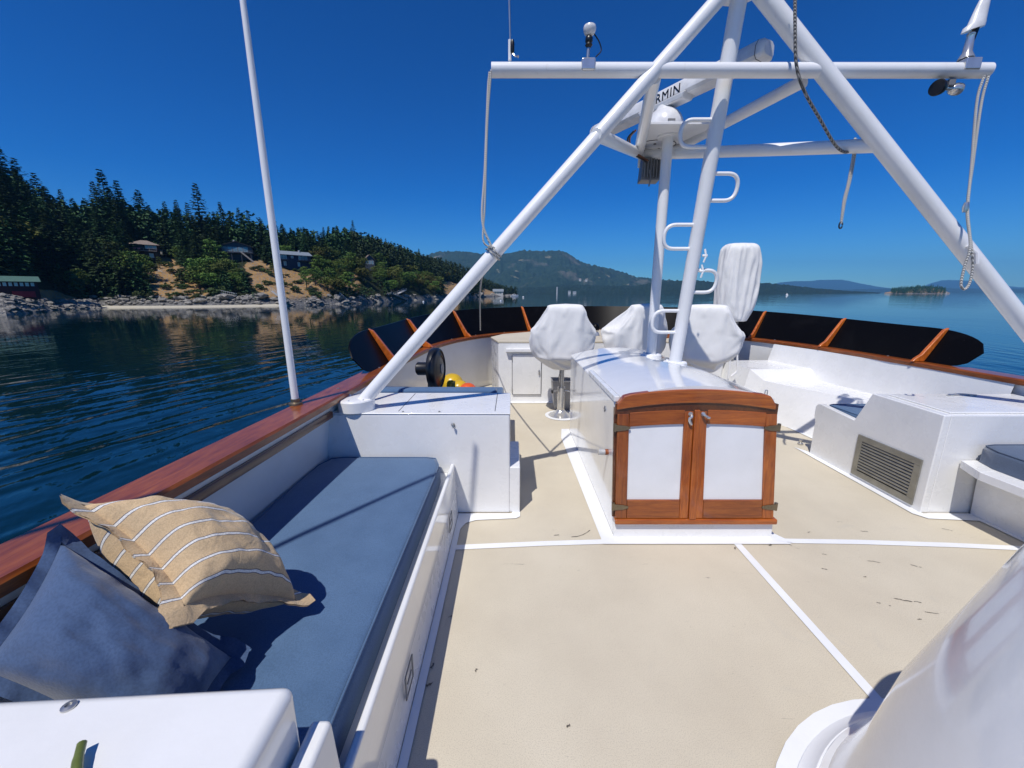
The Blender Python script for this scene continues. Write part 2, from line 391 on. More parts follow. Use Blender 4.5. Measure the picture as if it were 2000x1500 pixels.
BANK = [(352,.21,66,.23), (338,.47,24,.24), (562,.26,76,.25), (508,.46,28,.13), (618,.20,36,.18), (690,.20,18,.14), (880,.25,20,.3), (60,.04,90,.06), (960,.3,22,.5), (995,.4,15,.5)]
def bare(u, s):
    return min(((u-a)/c)**2 + ((s-b)/d)**2 for a, b, c, d in BANK)
us = [-700 + 40*i for i in range(10)] + [-300 + 12*i for i in range(110)]; us = [u for u in us if u <= 1012] + [1012]
ss = [-.12, -.04, 0, .015, .03, .05, .08] + [.12 + .04*i for i in range(26)] + [1.3, 1.5, 1.8]
mb = MB(); rows = [[ground(u, s) for u in us] for s in ss]; mb.grid(rows)
hill = mb.build('hill', M['land'], sharp=180)
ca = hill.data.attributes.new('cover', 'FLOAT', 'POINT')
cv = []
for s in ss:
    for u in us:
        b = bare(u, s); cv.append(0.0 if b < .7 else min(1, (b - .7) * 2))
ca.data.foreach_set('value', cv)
tag(hill, 'steep wooded shore with bare golden grass banks above the water', 'hillside', kind='structure')
# sand strip
mb = MB(); rows = []
for k in range(60):
    u = lerp(168, 560, k/59); w = sin(pi*k/59)**.5; d0 = shore_col(u)[0]; r = ray(u, 571)
    rows.append([Vector((r.x/r.y*d, d, z)) for d, z in ((d0-6*w-.5, WATER-.15), (d0-1, WATER+.35), (d0+5*w, WATER+1.15), (d0+9*w, WATER+1.3))])
mb.grid(rows, flip=True); tag(mb.build('beach', M['beach'], sharp=180), 'narrow strip of pale sand along the waterline', 'beach', kind='structure')

# boulders along the tideline
def rock_mesh(mb, c, r, seed, sq=.6):
    bm = bmesh.new(); bmesh.ops.create_icosphere(bm, subdivisions=2, radius=1)
    rr = random.Random(seed); ax = (r*rr.uniform(.8,1.5), r*rr.uniform(.7,1.2), r*sq*rr.uniform(.7,1.2))
    for vv in bm.verts:
        n = 1 + .45*mnoise.noise(vv.co*1.3 + Vector((seed*3.1, 0, 0))) + .2*mnoise.noise(vv.co*3.5 + Vector((0, seed*2.3, 0)))
        vv.co = Vector((vv.co.x*ax[0], vv.co.y*ax[1], vv.co.z*ax[2])) * n
    bm.verts.index_update(); mb.add([vv.co + Vector(c) for vv in bm.verts], [[q.index for q in f.verts] for f in bm.faces]); bm.free()
mb = MB(); rr = random.Random(4)
for i in range(720):
    u = rr.uniform(215, 1000) if i > 60 else rr.uniform(170, 260)
    if mnoise.noise(Vector((u*.03, 0, 7))) < -.25 and i % 3: continue
    d0 = shore_col(u)[0]; sc = d0/150; s = rr.uniform(.012, .055) if 200 < u < 560 else rr.uniform(-.02, .06)
    p = ground(u, s); r = (.2+1.1*rr.random()**2.6)*(1.9 if rr.random() < .08 else 1)*min(1.6, sc**.5)
    rock_mesh(mb, p + Vector((0,0,r*.15)), r, i)
tag(mb.build('shore_rocks', M['rock'], sharp=35), 'tumbled grey rocks strewn along the tideline', 'rocks', kind='stuff')
# the rocky point in front of the red boathouse
def rocky_point(name, u0, u1, dd, h, label, seed):
    mb = MB(); rows = []; n = 150
    for i in range(n):
        t = i/(n-1); u = lerp(u0, u1, t); d0 = shore_col(u)[0]; row = []
        for j in range(44):
            q = j/43; d = d0 - dd*(1-q)*1.0 + 12*q; r = ray(u, 571); p = Vector((r.x/r.y*d, d, 0))
            e = min(1, t*5, (1-t)*5)**.6 if t > .02 else 0
            prof = min(1, q*2.2)**.7
            nz = mnoise.noise(Vector((p.x*.2, p.y*.2, seed)))*1.1 + mnoise.noise(Vector((p.x*.5, p.y*.5, seed+8)))*.6 + mnoise.noise(Vector((p.x*1.3, p.y*1.3, seed+8)))*.3
            p.z = WATER - .6 + (h*prof*(1 if u < 60 else e) + nz*min(1, q*6)*.9 + .6*min(1, q*5)) * (1 if u1 > 200 or t < .97 else 0.3)
            row.append(p)
        rows.append(row)
    mb.grid(rows, flip=True); q = random.Random(seed)
    for k in range(420):
        p = rows[q.randrange(4, n-4)][q.randrange(3, 36)]; rock_mesh(mb, p + Vector((0,0,-.1)), q.uniform(.3, 1.15), seed*1000+k, .55)
    return tag(mb.build(name, M['rock'], sharp=28), label, 'rock', kind='structure')
rocky_point('rock_shore', -180, 112, 9, 4.2, 'pale jagged rock point below the red boathouse', 2)
rocky_point('rock_shore', 96, 190, 8, 2.6, 'low cracked rock shelf beside the sand strip', 7)

# ------------------------------------------------------------------ tree prototypes
def leafquad(mb, p, d, n, L, W, mi=0):
    d = d.normalized(); x = d.cross(n).normalized()
    mb.add([p - x*W*.5, p + d*L*.5 - x*W*.62, p + d*L, p + d*L*.5 + x*W*.62, p + x*W*.5], [(0,1,2,3,4)], mi)
def fir_meshes(seed, H, R, bare_to=.08, dens=1.0):
    rr = random.Random(seed); tr = MB(); cr = MB()
    tr.tube([(0,0,-1.5), (0,0,H*.5), (0.05,0,H*.97)], [H*.016, H*.009, .03], 7)
    z = H*bare_to; nl = int(30*dens)
    for k in range(nl):
        f = k/(nl-1); z = H*(bare_to + (1-bare_to)*f**.92)
        rad = R*(1-f)**.92*(.6 + .4*min(1, f*5+.3))*rr.uniform(.75, 1.15) + .18
        nb = max(4, int(9*(1-f*.5)))
        for b in range(nb):
            a = 2*pi*(b/nb) + k*1.7 + rr.uniform(-.3, .3); L = rad*rr.uniform(.6, 1.2)
            droop = rr.uniform(.2, .55)*(1-f) - .30*f
            dirv = Vector((cos(a), sin(a), 0)); n = max(3, int(L/.55)); p0 = Vector((0,0,z+rr.uniform(-.25,.25)))
            for i in range(1, n+1):
                t = i/n; p = p0 + dirv*(L*t) + Vector((0,0,-droop*L*t*t + .12*L*t))
                w = (1.05 - .5*t)*rr.uniform(.8,1.2)*(.6+.09*R)
                for sgn in (-1, 1):
                    dd = (dirv*.75 + Vector((-dirv.y, dirv.x, 0))*sgn*rr.uniform(.4,1.0) + Vector((0,0,rr.uniform(-.55,.1))))
                    leafquad(cr, p, dd, Vector((rr.uniform(-.5,.5), rr.uniform(-.5,.5), 1)), w*1.05, w*.48)
            leafquad(cr, p0 + dirv*L*.75, dirv + Vector((0,0,-.3)), Vector((0,0,1)), L*.4+.3, .5)
    return tr, cr
def broad_meshes(seed, H, R, dens=1.0, trunk=True, flat=.75):
    rr = random.Random(seed); tr = MB(); cr = MB()
    if trunk:
        tr.tube([(0,0,-1.2), (.1,0,H*.25), (.3,.1,H*.5)], [H*.03, H*.022, H*.013], 7)
        for k in range(5):
            a = k*1.26+rr.random(); tr.tube([(.1,0,H*.28+.05*H*k), (cos(a)*R*.35, sin(a)*R*.35, H*.55), (cos(a)*R*.7, sin(a)*R*.7, H*.75)], [H*.012, H*.008, .03], 5)
    nc = int(34*dens)
    for k in range(nc):
        a = rr.uniform(0, 2*pi); q = rr.random()**.5; zz = rr.uniform(-1, 1)
        c = Vector((cos(a)*R*q*sqrt(max(0.05,1-zz*zz*.8)), sin(a)*R*q*sqrt(max(.05,1-zz*zz*.8)), H*.62 + zz*H*.36*flat if trunk else H*(.15+.6*abs(zz)*(1-q*.5))))
        cr_r = R*rr.uniform(.22, .38)
        for i in range(38):
            d = Vector((rr.gauss(0,1), rr.gauss(0,1), rr.gauss(.25,.8))).normalized()
            p = c + Vector((d.x*cr_r, d.y*cr_r, d.z*cr_r*.7))*rr.uniform(.7,1.05)
            sz = rr.uniform(.3,.62)*(.5+R*.13)
            leafquad(cr, p, Vector((rr.gauss(0,1), rr.gauss(0,1), rr.gauss(-.1,.5))), d, sz, sz*.7)
    return tr, cr
PROTO = {}
def proto(key, kind, trmb, crmb, leafm, trunk_name='trunk'):
    tr = trmb; cr = crmb
    def mk(mbx, nm, m):
        me = bpy.data.meshes.new(nm); me.from_pydata(mbx.v, [], mbx.f); me.materials.append(m); me.update(); return me
    PROTO[key] = (kind, mk(tr, kind+'_trunk', M['bark']) if tr.v else None, mk(cr, kind+'_crown', leafm))
for i, (H, R, bt, dn) in enumerate([(22,5.4,.05,.78),(22,4.6,.08,.8),(22,6.0,.04,.75),(22,4.8,.18,.7),(22,6.6,.06,.8)]):
    proto('fir%d' % i, 'fir_tree', *fir_meshes(30+i, H, R, bt, dn), M['needle'])
for i, (H, R, fl) in enumerate([(12,4.6,.8),(12,5.4,.65),(12,4.0,1.0)]):
    proto('mad%d' % i, 'madrone_tree', *broad_meshes(60+i, H, R, 1.0, True, fl), M['leaf'])
proto('yel0', 'broadleaf_tree', *broad_meshes(71, 12, 6.0, 1.3, True, .6), M['olivleaf'])
for i in range(3):
    proto('bush%d' % i, 'shrub', MB(), broad_meshes(80+i, 4.0, 2.6, .45, False)[1], M['bush'])
def plant(key, loc, h, label, group, rz=0, wide=1.0):
    kind, tr, cr = PROTO[key]; H0 = {'f': 22, 'm': 12, 'y': 12, 'b': 4}[key[0]]; s = h/H0
    cat = {'fir_tree': 'tree', 'madrone_tree': 'tree', 'broadleaf_tree': 'tree', 'shrub': 'shrub'}[kind]
    if tr is None:
        o = bpy.data.objects.new(kind, cr); COL.objects.link(o); root = o
    else:
        root = bpy.data.objects.new(kind, None); COL.objects.link(root)
        for nm, me in (('trunk', tr), ('crown', cr)):
            c = bpy.data.objects.new(nm, me); COL.objects.link(c); c.parent = root
    root.location = loc; root.rotation_euler = (0, 0, rz); root.scale = (s*wide, s*wide, s)
    tag(root, label, cat, group); return root
def find_s(u, v):
    best = None
    for k in range(-2, 130):
        s = k/100; q = px(ground(u, s))
        if best is None or abs(q[1]-v) < best[0]: best = (abs(q[1]-v), s)
    return best[1]

# ------------------------------------------------------------------ trees of the near shore
ZONES = [(-999,112,'above the red boathouse'), (112,235,'behind the sand strip'), (235,328,'around the hip roofed house'), (328,425,'beside the golden bank'),
         (425,528,'around the gabled grey house'), (528,640,'around the long navy house'), (640,705,'beyond the long navy house'), (705,790,'around the half timbered house'),
         (790,2000,'on the distant point')]
def zone(u): return next(z[2] for z in ZONES if z[0] <= u < z[1])
def layer(s): return 'on the skyline' if s > .82 else 'high up' if s > .5 else 'midway up' if s > .22 else 'low down'
ORD = ['first','second','third','fourth','fifth','sixth','seventh','eighth','ninth','tenth','eleventh','twelfth','thirteenth','fourteenth','fifteenth','sixteenth','seventeenth','eighteenth','nineteenth','twentieth']
KEEP = [(300,.63,32), (478,.64,34), (578,.52,40), (725,.45,16), (40,.05,75), (320,.72,12)]     # building plots in (column, s, half width)
trees = []      # (u, s, key, h, wide)
rr = random.Random(21)
def put(u, s, key, h, wide=1.0): trees.append((u, s, key, h, wide))
# the ones that stand out in the photograph
put(38,.92,'fir0',32); put(5,1.0,'fir1',29); put(-24,.97,'fir3',30); put(68,.95,'fir4',28); put(92,.97,'fir2',27); put(122,.95,'fir4',25); put(22,.80,'fir2',30)
put(245,.80,'fir0',31,1.1); put(226,.84,'fir3',26); put(270,.86,'fir2',28); put(306,.90,'fir4',26,1.1); put(352,.95,'fir1',23)
put(415,.84,'fir3',34,1.0); put(374,.93,'fir1',24); put(394,.9,'fir0',24); put(455,.97,'fir0',22); put(488,.95,'fir1',19.5); put(505,.93,'fir3',18); put(552,.92,'fir2',19)
put(25,.30,'yel0',15,1.2); put(-20,.34,'yel0',14,1.1)
put(700,1.0,'fir0',17); put(760,.95,'fir3',16); put(822,1.0,'fir1',17)
put(405,.22,'mad0',13,1.1); put(440,.25,'mad1',12); put(425,.40,'mad2',12); put(395,.36,'fir2',15,1.2); put(462,.12,'mad0',8); put(270,.10,'fir4',15); put(275,.05,'bush0',4)
put(322,.40,'mad2',5,.8); put(300,.34,'mad1',4.5); put(430,.08,'bush2',4.5,1.6); put(415,.07,'bush1',4,1.4); put(600,.16,'mad2',8); put(618,.2,'mad0',8,1.2); put(575,.12,'bush1',4)
for a in ((392,.16,'mad0',10,1.3),(378,.30,'fir2',13,1.6),(400,.44,'fir4',15,1.5),(418,.52,'fir0',16,1.4),(436,.16,'mad2',10,1.3),(446,.28,'mad1',9,1.2),(440,.40,'mad0',8,1.2),(470,.20,'mad0',7,1.2),(458,.32,'mad2',7,1.2),(428,.30,'fir2',14,1.5),(385,.50,'fir3',15,1.4),(365,.58,'mad0',8,1.3),(412,.11,'mad1',8,1.4),(250,.30,'fir2',15,1.4),(256,.18,'mad1',10,1.3),(246,.42,'fir4',16,1.4),(540,.40,'mad2',5,1.2),(655,.32,'mad0',9,1.3),(635,.40,'mad1',9,1.3),(600,.36,'mad2',6,1.2),(648,.20,'mad2',8,1.3)): put(*a)
put(640,.12,'mad1',7,1.3); put(668,.12,'mad0',8,1.2)
def clear(u, s, m=1.0):
    if bare(u, s) < m: return False
    for a, b, w in KEEP:
        if abs(u-a) < w and b-.16 < s < b+.10: return False
        if abs(u-a) < w*.9 and b-.46 < s <= b-.16 and a > 200 and rr.random() < .95: return False
    return True
tries = 0; cnt = {'fir':0, 'mad':0}
grid_used = {}
def far_enough(u, s, r):
    p = ground(u, s)
    for (x, y, q) in grid_used.values():
        if (p.x-x)**2 + (p.y-y)**2 < ((r+q)*.5)**2: return False
    grid_used[len(grid_used)] = (p.x, p.y, r); return True
for a in trees: far_enough(a[0], a[1], 1.0)
while cnt['fir'] < 225 and tries < 9000:
    tries += 1
    u = rr.choice([rr.uniform(-45, 330), rr.uniform(-45, 330), rr.uniform(-30, 300), rr.uniform(300, 700), rr.uniform(300, 720), rr.uniform(690, 880)])
    s = rr.uniform(.06, 1.12) if u < 250 else rr.uniform(.35, 1.12)
    if u < 110 and s < .14: continue
    if not clear(u, s, 1.15) or not far_enough(u, s, 5.6): continue
    ht = interp(CB, u)[3]*rr.uniform(.62, 1.0); cnt['fir'] += 1
    if s > .8: ht *= .95
    put(u, s, 'fir%d' % rr.randrange(5), ht, rr.uniform(.95, 1.4))
tries = 0
while cnt['mad'] < 105 and tries < 5000:
    tries += 1
    u = rr.choice([rr.uniform(110, 420), rr.uniform(560, 880), rr.uniform(620, 960)]); s = rr.uniform(.05, .75) if u > 560 else rr.uniform(.04, .5)
    if not clear(u, s, 1.0) or not far_enough(u, s, 3.9): continue
    cnt['mad'] += 1; far = min(1, shore_col(u)[0]/150*.2+.8)
    put(u, s, rr.choice(['mad0','mad1','mad2','mad2','yel0'] if u > 600 else ['mad0','mad1','mad2']), rr.uniform(6.5, 11.5), rr.uniform(.9, 1.3))
for i in range(270):
    u = rr.choice([rr.uniform(115, 900), rr.uniform(285, 720)]); s = rr.uniform(.035, .5)
    b = bare(u, s)
    if (b < 1 and rr.random() < .3) or (b > 1.6 and rr.random() < .6): continue
    put(u, s, 'bush%d' % rr.randrange(3), rr.uniform(.8, 3.2), rr.uniform(1, 1.7))
cells = {}
for a in trees:
    k = {'f':'fir','m':'madrone','y':'olive green spreading tree','b':'shrub'}[a[2][0]]
    cells.setdefault((k, zone(a[0]), layer(a[1])), []).append(a)
LOOK = {'fir':'dark fir', 'madrone':'leafy madrone', 'olive green spreading tree':'olive spreading tree', 'shrub':'low shrub'}
def ordinal(i): return ORD[i] if i < 20 else ['twenty','thirty','forty'][i//10-2] + '-' + ORD[i % 10] if i % 10 or i == 20 else ['twenty','thirty','forty'][i//10-2] + '-first'
GRP = {'fir':'dark firs on the wooded shore', 'madrone':'round leafy trees on the wooded shore', 'olive green spreading tree':'olive green trees on the wooded shore', 'shrub':'shrubs on the wooded shore'}
for (k, z, l), lst in cells.items():
    lst.sort(key=lambda a: a[0])
    for i, (u, s, key, h, wide) in enumerate(lst):
        size = ('tall ' if h > 23 else 'small ' if h < 14 else '') if k == 'fir' else ''
        if len(lst) == 1: lab = 'only %s%s %s %s' % (size, LOOK[k], l, z)
        else: lab = '%s %s%s from left %s %s' % (ordinal(i), size, LOOK[k], l, z)
        plant(key, ground(u, s), h, lab, GRP[k], rr.uniform(0, 6.28), wide)
# the wood on the distant point, one mass
def wood(name, spots, label, mat, seed, hh, cone=True):
    mb = MB(); q = random.Random(seed)
    for p in spots:
        h = q.uniform(.6, 1.15)*hh*(1.3 if hh == 13.5 and p.x/p.y < -.6 else 1); r = h*q.uniform(.2, .3) if cone and q.random() < .65 else h*.45
        n = 46 if h > 8 else 26
        for i in range(n):
            f = (i+q.random())/n; a = q.uniform(0, 6.28); rad = (r*(1-f)**.8 + .1) if r < h*.4 else r*sqrt(max(.05, 1-(2*f-1)**2))
            c = p + Vector((cos(a)*rad*.6, sin(a)*rad*.6, h*f)); d = Vector((cos(a), sin(a), q.uniform(-.5,.2)))
            leafquad(mb, c, d, Vector((q.uniform(-.4,.4), q.uniform(-.4,.4), 1)), min(1.5, h*.16)*(1.3-f*.5)*(.8 if h > 8 else 1), min(1.0, h*.10))
            leafquad(mb, c, Vector((-sin(a), cos(a), q.uniform(-.6,.2))), Vector((cos(a), sin(a), .6)), min(1.4, h*.14), min(.9, h*.09))
    return tag(mb.build(name, mat, flat=True), label, 'trees', kind='stuff')
spots = []
q = random.Random(8)
for i in range(1500):
    u = q.uniform(700, 1008); s = q.uniform(.03, 1.2)
    if u < 860 and s < .5: continue
    if bare(u, s) < 1.0 or (abs(u-725) < 20 and s < .55): continue
    spots.append(ground(u, s))
wood('far_wood', spots, 'mixed dark wood covering the distant point', M['needle'], 3, 13)
spots = []
for i in range(1100):
    u = q.uniform(-45, 760); s = q.uniform(.03, 1.15)
    if not clear(u, s, 1.3) or (u < 110 and s < .12): continue
    spots.append(ground(u, s) + Vector((0,0,-.3)))
bk = []
for i in range(620):
    u = q.uniform(-60, 800); s = q.uniform(.72, 1.2)
    if clear(u, s, 1.3): bk.append(ground(u, s) + Vector((0,0,-.3)))
wood('backing_wood', bk, 'dense dark wood closing the ridge behind the taller firs', M['needle'], 9, 13.5)
wood('undergrowth', spots, 'tangled undergrowth filling the gaps beneath the shore trees', M['needle'], 5, 7.5, True)

# ------------------------------------------------------------------ houses on the shore
def wallmat(name, c, r=.8): return plain(name, c, r, 0, 0, 1.5, .3, .1)
M['w_red'] = wallmat('red_siding', (.055,.010,.013)); M['w_brown'] = wallmat('brown_siding', (.06,.04,.03)); M['w_grey'] = wallmat('grey_siding', (.07,.08,.10))
M['w_navy'] = wallmat('navy_siding', (.018,.03,.07)); M['w_pale'] = wallmat('pale_trim', (.6,.6,.58)); M['r_green'] = wallmat('green_roofing', (.06,.14,.11))
M['r_shake'] = wallmat('cedar_shake', (.24,.19,.16)); M['r_grey'] = wallmat('grey_roofing', (.22,.26,.30)); M['r_dark'] = wallmat('dark_roofing', (.05,.05,.055))
M['pane'] = plain('window_pane', (.20,.30,.34), .08, 0, .6); M['pane_bright'] = plain('pale_blind_window', (.42,.58,.60), .2, 0, .5); M['pink'] = wallmat('pink_cushion', (.7,.22,.30))
M['wood_pale'] = wallmat('weathered_boards', (.42,.38,.33))
def gable(mb, w, d, z, rise, over=.6, th=.18, axis='x'):
    """ridge along the local x axis (or y)"""
    for sg in (-1, 1):
        if axis == 'x':
            a = [(-w/2-over, sg*(d/2+over), z - rise*over/(d/2)), (w/2+over, sg*(d/2+over), z - rise*over/(d/2)), (w/2+over, 0, z+rise), (-w/2-over, 0, z+rise)]
        else:
            a = [(sg*(w/2+over), -d/2-over, z - rise*over/(w/2)), (sg*(w/2+over), d/2+over, z - rise*over/(w/2)), (0, d/2+over, z+rise), (0, -d/2-over, z+rise)]
        mb.prism(a, (0, 0, th))
def place(root, u, s, turn=0, dz=0):
    p = ground(u, s); root.location = p + Vector((0,0,dz)); root.rotation_euler = (0,0, atan2(p.y, p.x) - pi/2 + turn)
def window(root, x0, x1, y, z0, z1, pane='pane', frame='w_pale', t=.12):
    f = MB(); 
    for a in ((x0-t, x1+t, z0-t, z0), (x0-t, x1+t, z1, z1+t), (x0-t, x0, z0, z1), (x1, x1+t, z0, z1)): f.box(a[0], a[1], y-.1, y-.02, a[2], a[3])
    fo = f.build('window', M[frame], root); p = MB(); p.box(x0, x1, y-.06, y-.01, z0, z1); p.build('pane', M[pane], fo)
    return fo
# red boathouse
r = thing('boathouse', 'long dark red boathouse with green roof and a row of pale windows', 'boathouse')
mb = MB(); mb.box(-11, 8, -3.2, 3.2, -3, 4.0); mb.add([(8,-3.2,4.0),(8,3.2,4.0),(8,0,5.6)], [(0,1,2)]); mb.build('wall', M['w_red'], r)
mb = MB(); gable(mb, 19, 6.4, 4.0, 1.6, .9); o = mb.build('roof', M['r_green'], r); o.location.x = -1.5
for i in range(13): window(r, -10.4+1.38*i, -9.5+1.38*i, -3.2, 2.0, 3.35, 'pane_bright', 'w_red', .06)
mb = MB(); mb.box(1.0, 6.8, -3.6, -3.21, -2.2, .1); mb.build('door', wallmat('bright_red_siding', (.36,.02,.03)), r)
place(r, 14, .05, .05, 1.6); r.scale = (.74,.74,.74)
# hip roofed house
r = thing('house', 'small brown house with a shake hip roof and pink cushions on its deck', 'house')
mb = MB(); mb.box(-5, 5, -4, 4, -4, 3); mb.build('wall', M['w_brown'], r)
mb = MB(); b = [(-6,-5,2.7),(6,-5,2.7),(6,5,2.7),(-6,5,2.7)]; mb.add(b+[(-1.2,0,5.0),(1.2,0,5.0)], [(0,1,5,4),(1,2,5),(2,3,4,5),(3,0,4),(3,2,1,0)]); mb.build('roof', M['r_shake'], r, flat=True)
for x in (.6, 2.0, 3.4): window(r, x, x+1.1, -4, 1.0, 2.4)
mb = MB(); mb.box(-6, 4.6, -6, -4, -.2, 0); 
for x in (-6,-4,-2,0,2,4.5): mb.box(x, x+.1, -6, -5.9, 0, 1.0)
mb.box(-6, 4.6, -6, -5.9, 1.0, 1.1); mb.build('deck', M['wood_pale'], r)
window(r, 1.6, 3.0, -4, -3, -1.2, 'pane_bright')
place(r, 300, .63, -.1, 2.8)
for i, x in enumerate((-5.0,-3.2,-1.6)):
    mb = MB(); mb.box(-.5,.5,-.25,.25,-.35,.35); o = mb.build('deck_cushion', M['pink'], bevel=.08)
    o.location = r.matrix_basis @ Vector((x,-6.15,.75)); o.rotation_euler = r.rotation_euler
    tag(o, '%s pink cushion hung on the deck rail of the hip roofed house' % ('leftmost','middle','rightmost')[i], 'cushion', 'pink cushions on the deck rail')
r = thing('shed', 'low sunlit lean-to shed beside the hip roofed house', 'shed')
mb = MB(); mb.box(-2.4,2.4,-1.5,1.5,-1,1.9); mb.build('wall', M['w_pale'], r); mb = MB(); mb.hexa([(-3,-2,1.95),(3,-2,2.5),(3,2,2.5),(-3,2,1.95),(-3,-2,2.1),(3,-2,2.65),(3,2,2.65),(-3,2,2.1)]); mb.build('roof', M['r_dark'], r)
mb = MB(); mb.box(.4,1.5,-1.58,-1.52,-.6,1.4); mb.build('door', M['w_brown'], r); place(r, 333, .74, -.2, .6)
# gabled grey house with a deck
r = thing('house', 'wide grey gabled house with a glazed front, timber deck and stairs', 'house')
mb = MB(); mb.box(-6.5,6.5,-4,4,-4.5,3); mb.add([(-6.5,-4.01,3),(6.5,-4.01,3),(0,-4.01,5.2)], [(0,1,2)]); mb.build('wall', M['w_grey'], r)
mb = MB(); gable(mb, 13, 8, 3.0, 2.3, .9, .2, 'y'); rf = mb.build('roof', M['r_dark'], r); mb = MB(); mb.box(-1.6,-.9,1,1.7,4,6.4); mb.build('chimney', M['w_pale'], rf)
for x in (-5.8,-3.6,-1.4,.8,3.0): window(r, x, x+1.8, -4, .6, 2.6, 'pane', 'w_pale', .08)
mb = MB(); mb.box(-7.5,7.2,-7,-4,-.3,0)
for x in range(-7,8,1): mb.box(x, x+.08, -7, -6.92, 0, 1)
mb.box(-7.5,7.2,-7,-6.9,1,1.1)
for x in (-6,-2,2,6): mb.box(x, x+.25, -6.8, -6.5, -5, -.3)
mb.build('deck', M['w_grey'], r)
mb = MB()
for i in range(14): mb.box(2.2+i*.33, 2.6+i*.33, -8.6, -7.2, -.3-i*.32, -.2-i*.32)
for yy in (-8.6,-7.2): mb.prism([(2.2,yy,-.3),(2.2,yy,.6),(7,yy,-4),(7,yy,-4.9)], (0,.08,0))
mb.build('stairs', M['wood_pale'], r)
mb = MB(); mb.box(-12,-6.5,-3,3,-3,2.2); mb.build('wing', M['w_grey'], r); mb = MB(); mb.hexa([(-13,-3.8,2.1),(-6.2,-3.8,2.9),(-6.2,3.8,2.9),(-13,3.8,2.1),(-13,-3.8,2.3),(-6.2,-3.8,3.1),(-6.2,3.8,3.1),(-13,3.8,2.3)]); mb.build('roof', M['r_grey'], r)
place(r, 476, .64, -.12, 3.6)
# long navy house
r = thing('house', 'long navy two storey house under a pale grey roof with balconies', 'house')
mb = MB(); mb.box(-8.5,8,-3.6,3.6,-4.5,4.6); mb.build('wall', M['w_navy'], r)
mb = MB(); gable(mb, 16.5, 7.2, 4.6, 1.7, .8); rf = mb.build('roof', M['r_grey'], r); mb = MB(); mb.box(3.4,4.2,-.9,-.2,5,7.2); mb.build('chimney', M['w_pale'], rf)
for x, z0 in ((-8,2.2),(-6.6,2.2),(-5.2,2.2),(2.0,2.2),(3.6,2.2),(5.2,2.2),(-5.6,-1),(1.2,-1.2),(-1.8,2.8)): window(r, x, x+1.05, -3.6, z0, z0+(1.9 if z0 < 2.5 else 1))
for x0, x1 in ((-8.6,-3.9),(1.4,8.6)):
    mb = MB(); mb.box(x0,x1,-5.2,-3.6,1.5,1.65)
    n = int((x1-x0)/.6)
    for i in range(n+1): xx = lerp(x0, x1-.08, i/n); mb.box(xx, xx+.08, -5.2, -5.12, 1.65, 2.5)
    mb.box(x0,x1,-5.2,-5.1,2.5,2.6); mb.build('balcony', M['w_grey'], r)
place(r, 578, .55, .38, 2.6)
# half timbered house
r = thing('house', 'little half timbered house half hidden among trees on the slope', 'house')
mb = MB(); mb.box(-3,3,-3,3,-3,4.2); mb.add([(-3,-3.01,4.2),(3,-3.01,4.2),(0,-3.01,7)], [(0,1,2)]); mb.build('wall', M['w_grey'], r)
mb = MB(); gable(mb, 6, 6, 4.2, 2.8, .7, .2, 'y'); mb.build('roof', M['r_shake'], r)
for x in (-2.3,-.6,1.1): window(r, x, x+1.1, -3.01, 1.2, 3.2, 'pane', 'w_pale', .15)
place(r, 725, .50, .2, 2.0)
r = thing('house', 'tiny pale grey cottage on the tip of the distant point', 'house')
mb = MB(); mb.box(-7,7,-4,4,-3,4); mb.build('wall', M['w_pale'], r); mb = MB(); gable(mb, 14, 8, 4, 3, .8); mb.build('roof', M['r_grey'], r)
for x in (-5,-1.5,2): window(r, x, x+2.2, -4, 1, 3, 'pane', 'w_grey', .3)
place(r, 973, .2, 0, 1)
# gangways and steps down to the tideline
def gangway(u0, v0, u1, v1, s0, s1, w, label, rail=True, hut=False):
    a = ground(u0, s0); b = ground(u1, s1); a.z = aty(u0, v0, a.y).z; b.z = max(aty(u1, v1, b.y).z, WATER+.3)
    r = thing('gangway', label, 'gangway', tuple(b)); d = (b-a); n = Vector((-d.y, d.x, 0)).normalized()*w/2
    mb = MB(); mb.hexa([a-n-Vector((0,0,.2)), a+n-Vector((0,0,.2)), b+n-Vector((0,0,.2)), b-n-Vector((0,0,.2)), a-n, a+n, b+n, b-n]); mb.build('walkway', M['w_pale'], r)
    mb = MB()
    for sg in (-1, 1):
        mb.tube([a+n*sg+Vector((0,0,1)), b+n*sg+Vector((0,0,1))], .07, 5)
        for k in range(9): q2 = a.lerp(b, k/8)+n*sg; mb.tube([q2, q2+Vector((0,0,1))], .05, 5)
    mb.build('handrail', M['w_pale'], r); return r
gangway(432,572,460,578,.06,.05,2.0,'white slatted ramp jutting over rocks below the madrones')
gangway(531,568,562,592,.05,.0,1.6,'white stairs down the rocks below the navy house')
gangway(663,575,680,591,.05,.0,1.6,'steep white gangway at the foot of the bare stony bank')
gangway(760,572,792,588,.03,.0,2.6,'wide white ramp running down to the tideline')
gangway(792,566,775,574,.04,.03,2.0,'short white landing stair above the wide ramp')
mb = MB()
p0 = ground(318,.36)
for i in range(4):
    mb.hexa([p0 + Vector((-3+i*.9, -i*.25, .6 - i*.1 + zz)) + o for zz, o in [(0,Vector((0,0,0))),(0,Vector((.5,0,0))),(-1.2,Vector((3.5,-1,0))),(-1.2,Vector((3,-1,0))),(.12,Vector((0,0,0))),(.12,Vector((.5,0,0))),(-1.08,Vector((3.5,-1,0))),(-1.08,Vector((3,-1,0)))]])
tag(mb.build('hillside_steps', M['wood_pale']), 'weathered timber steps laid across the golden bank', 'steps')

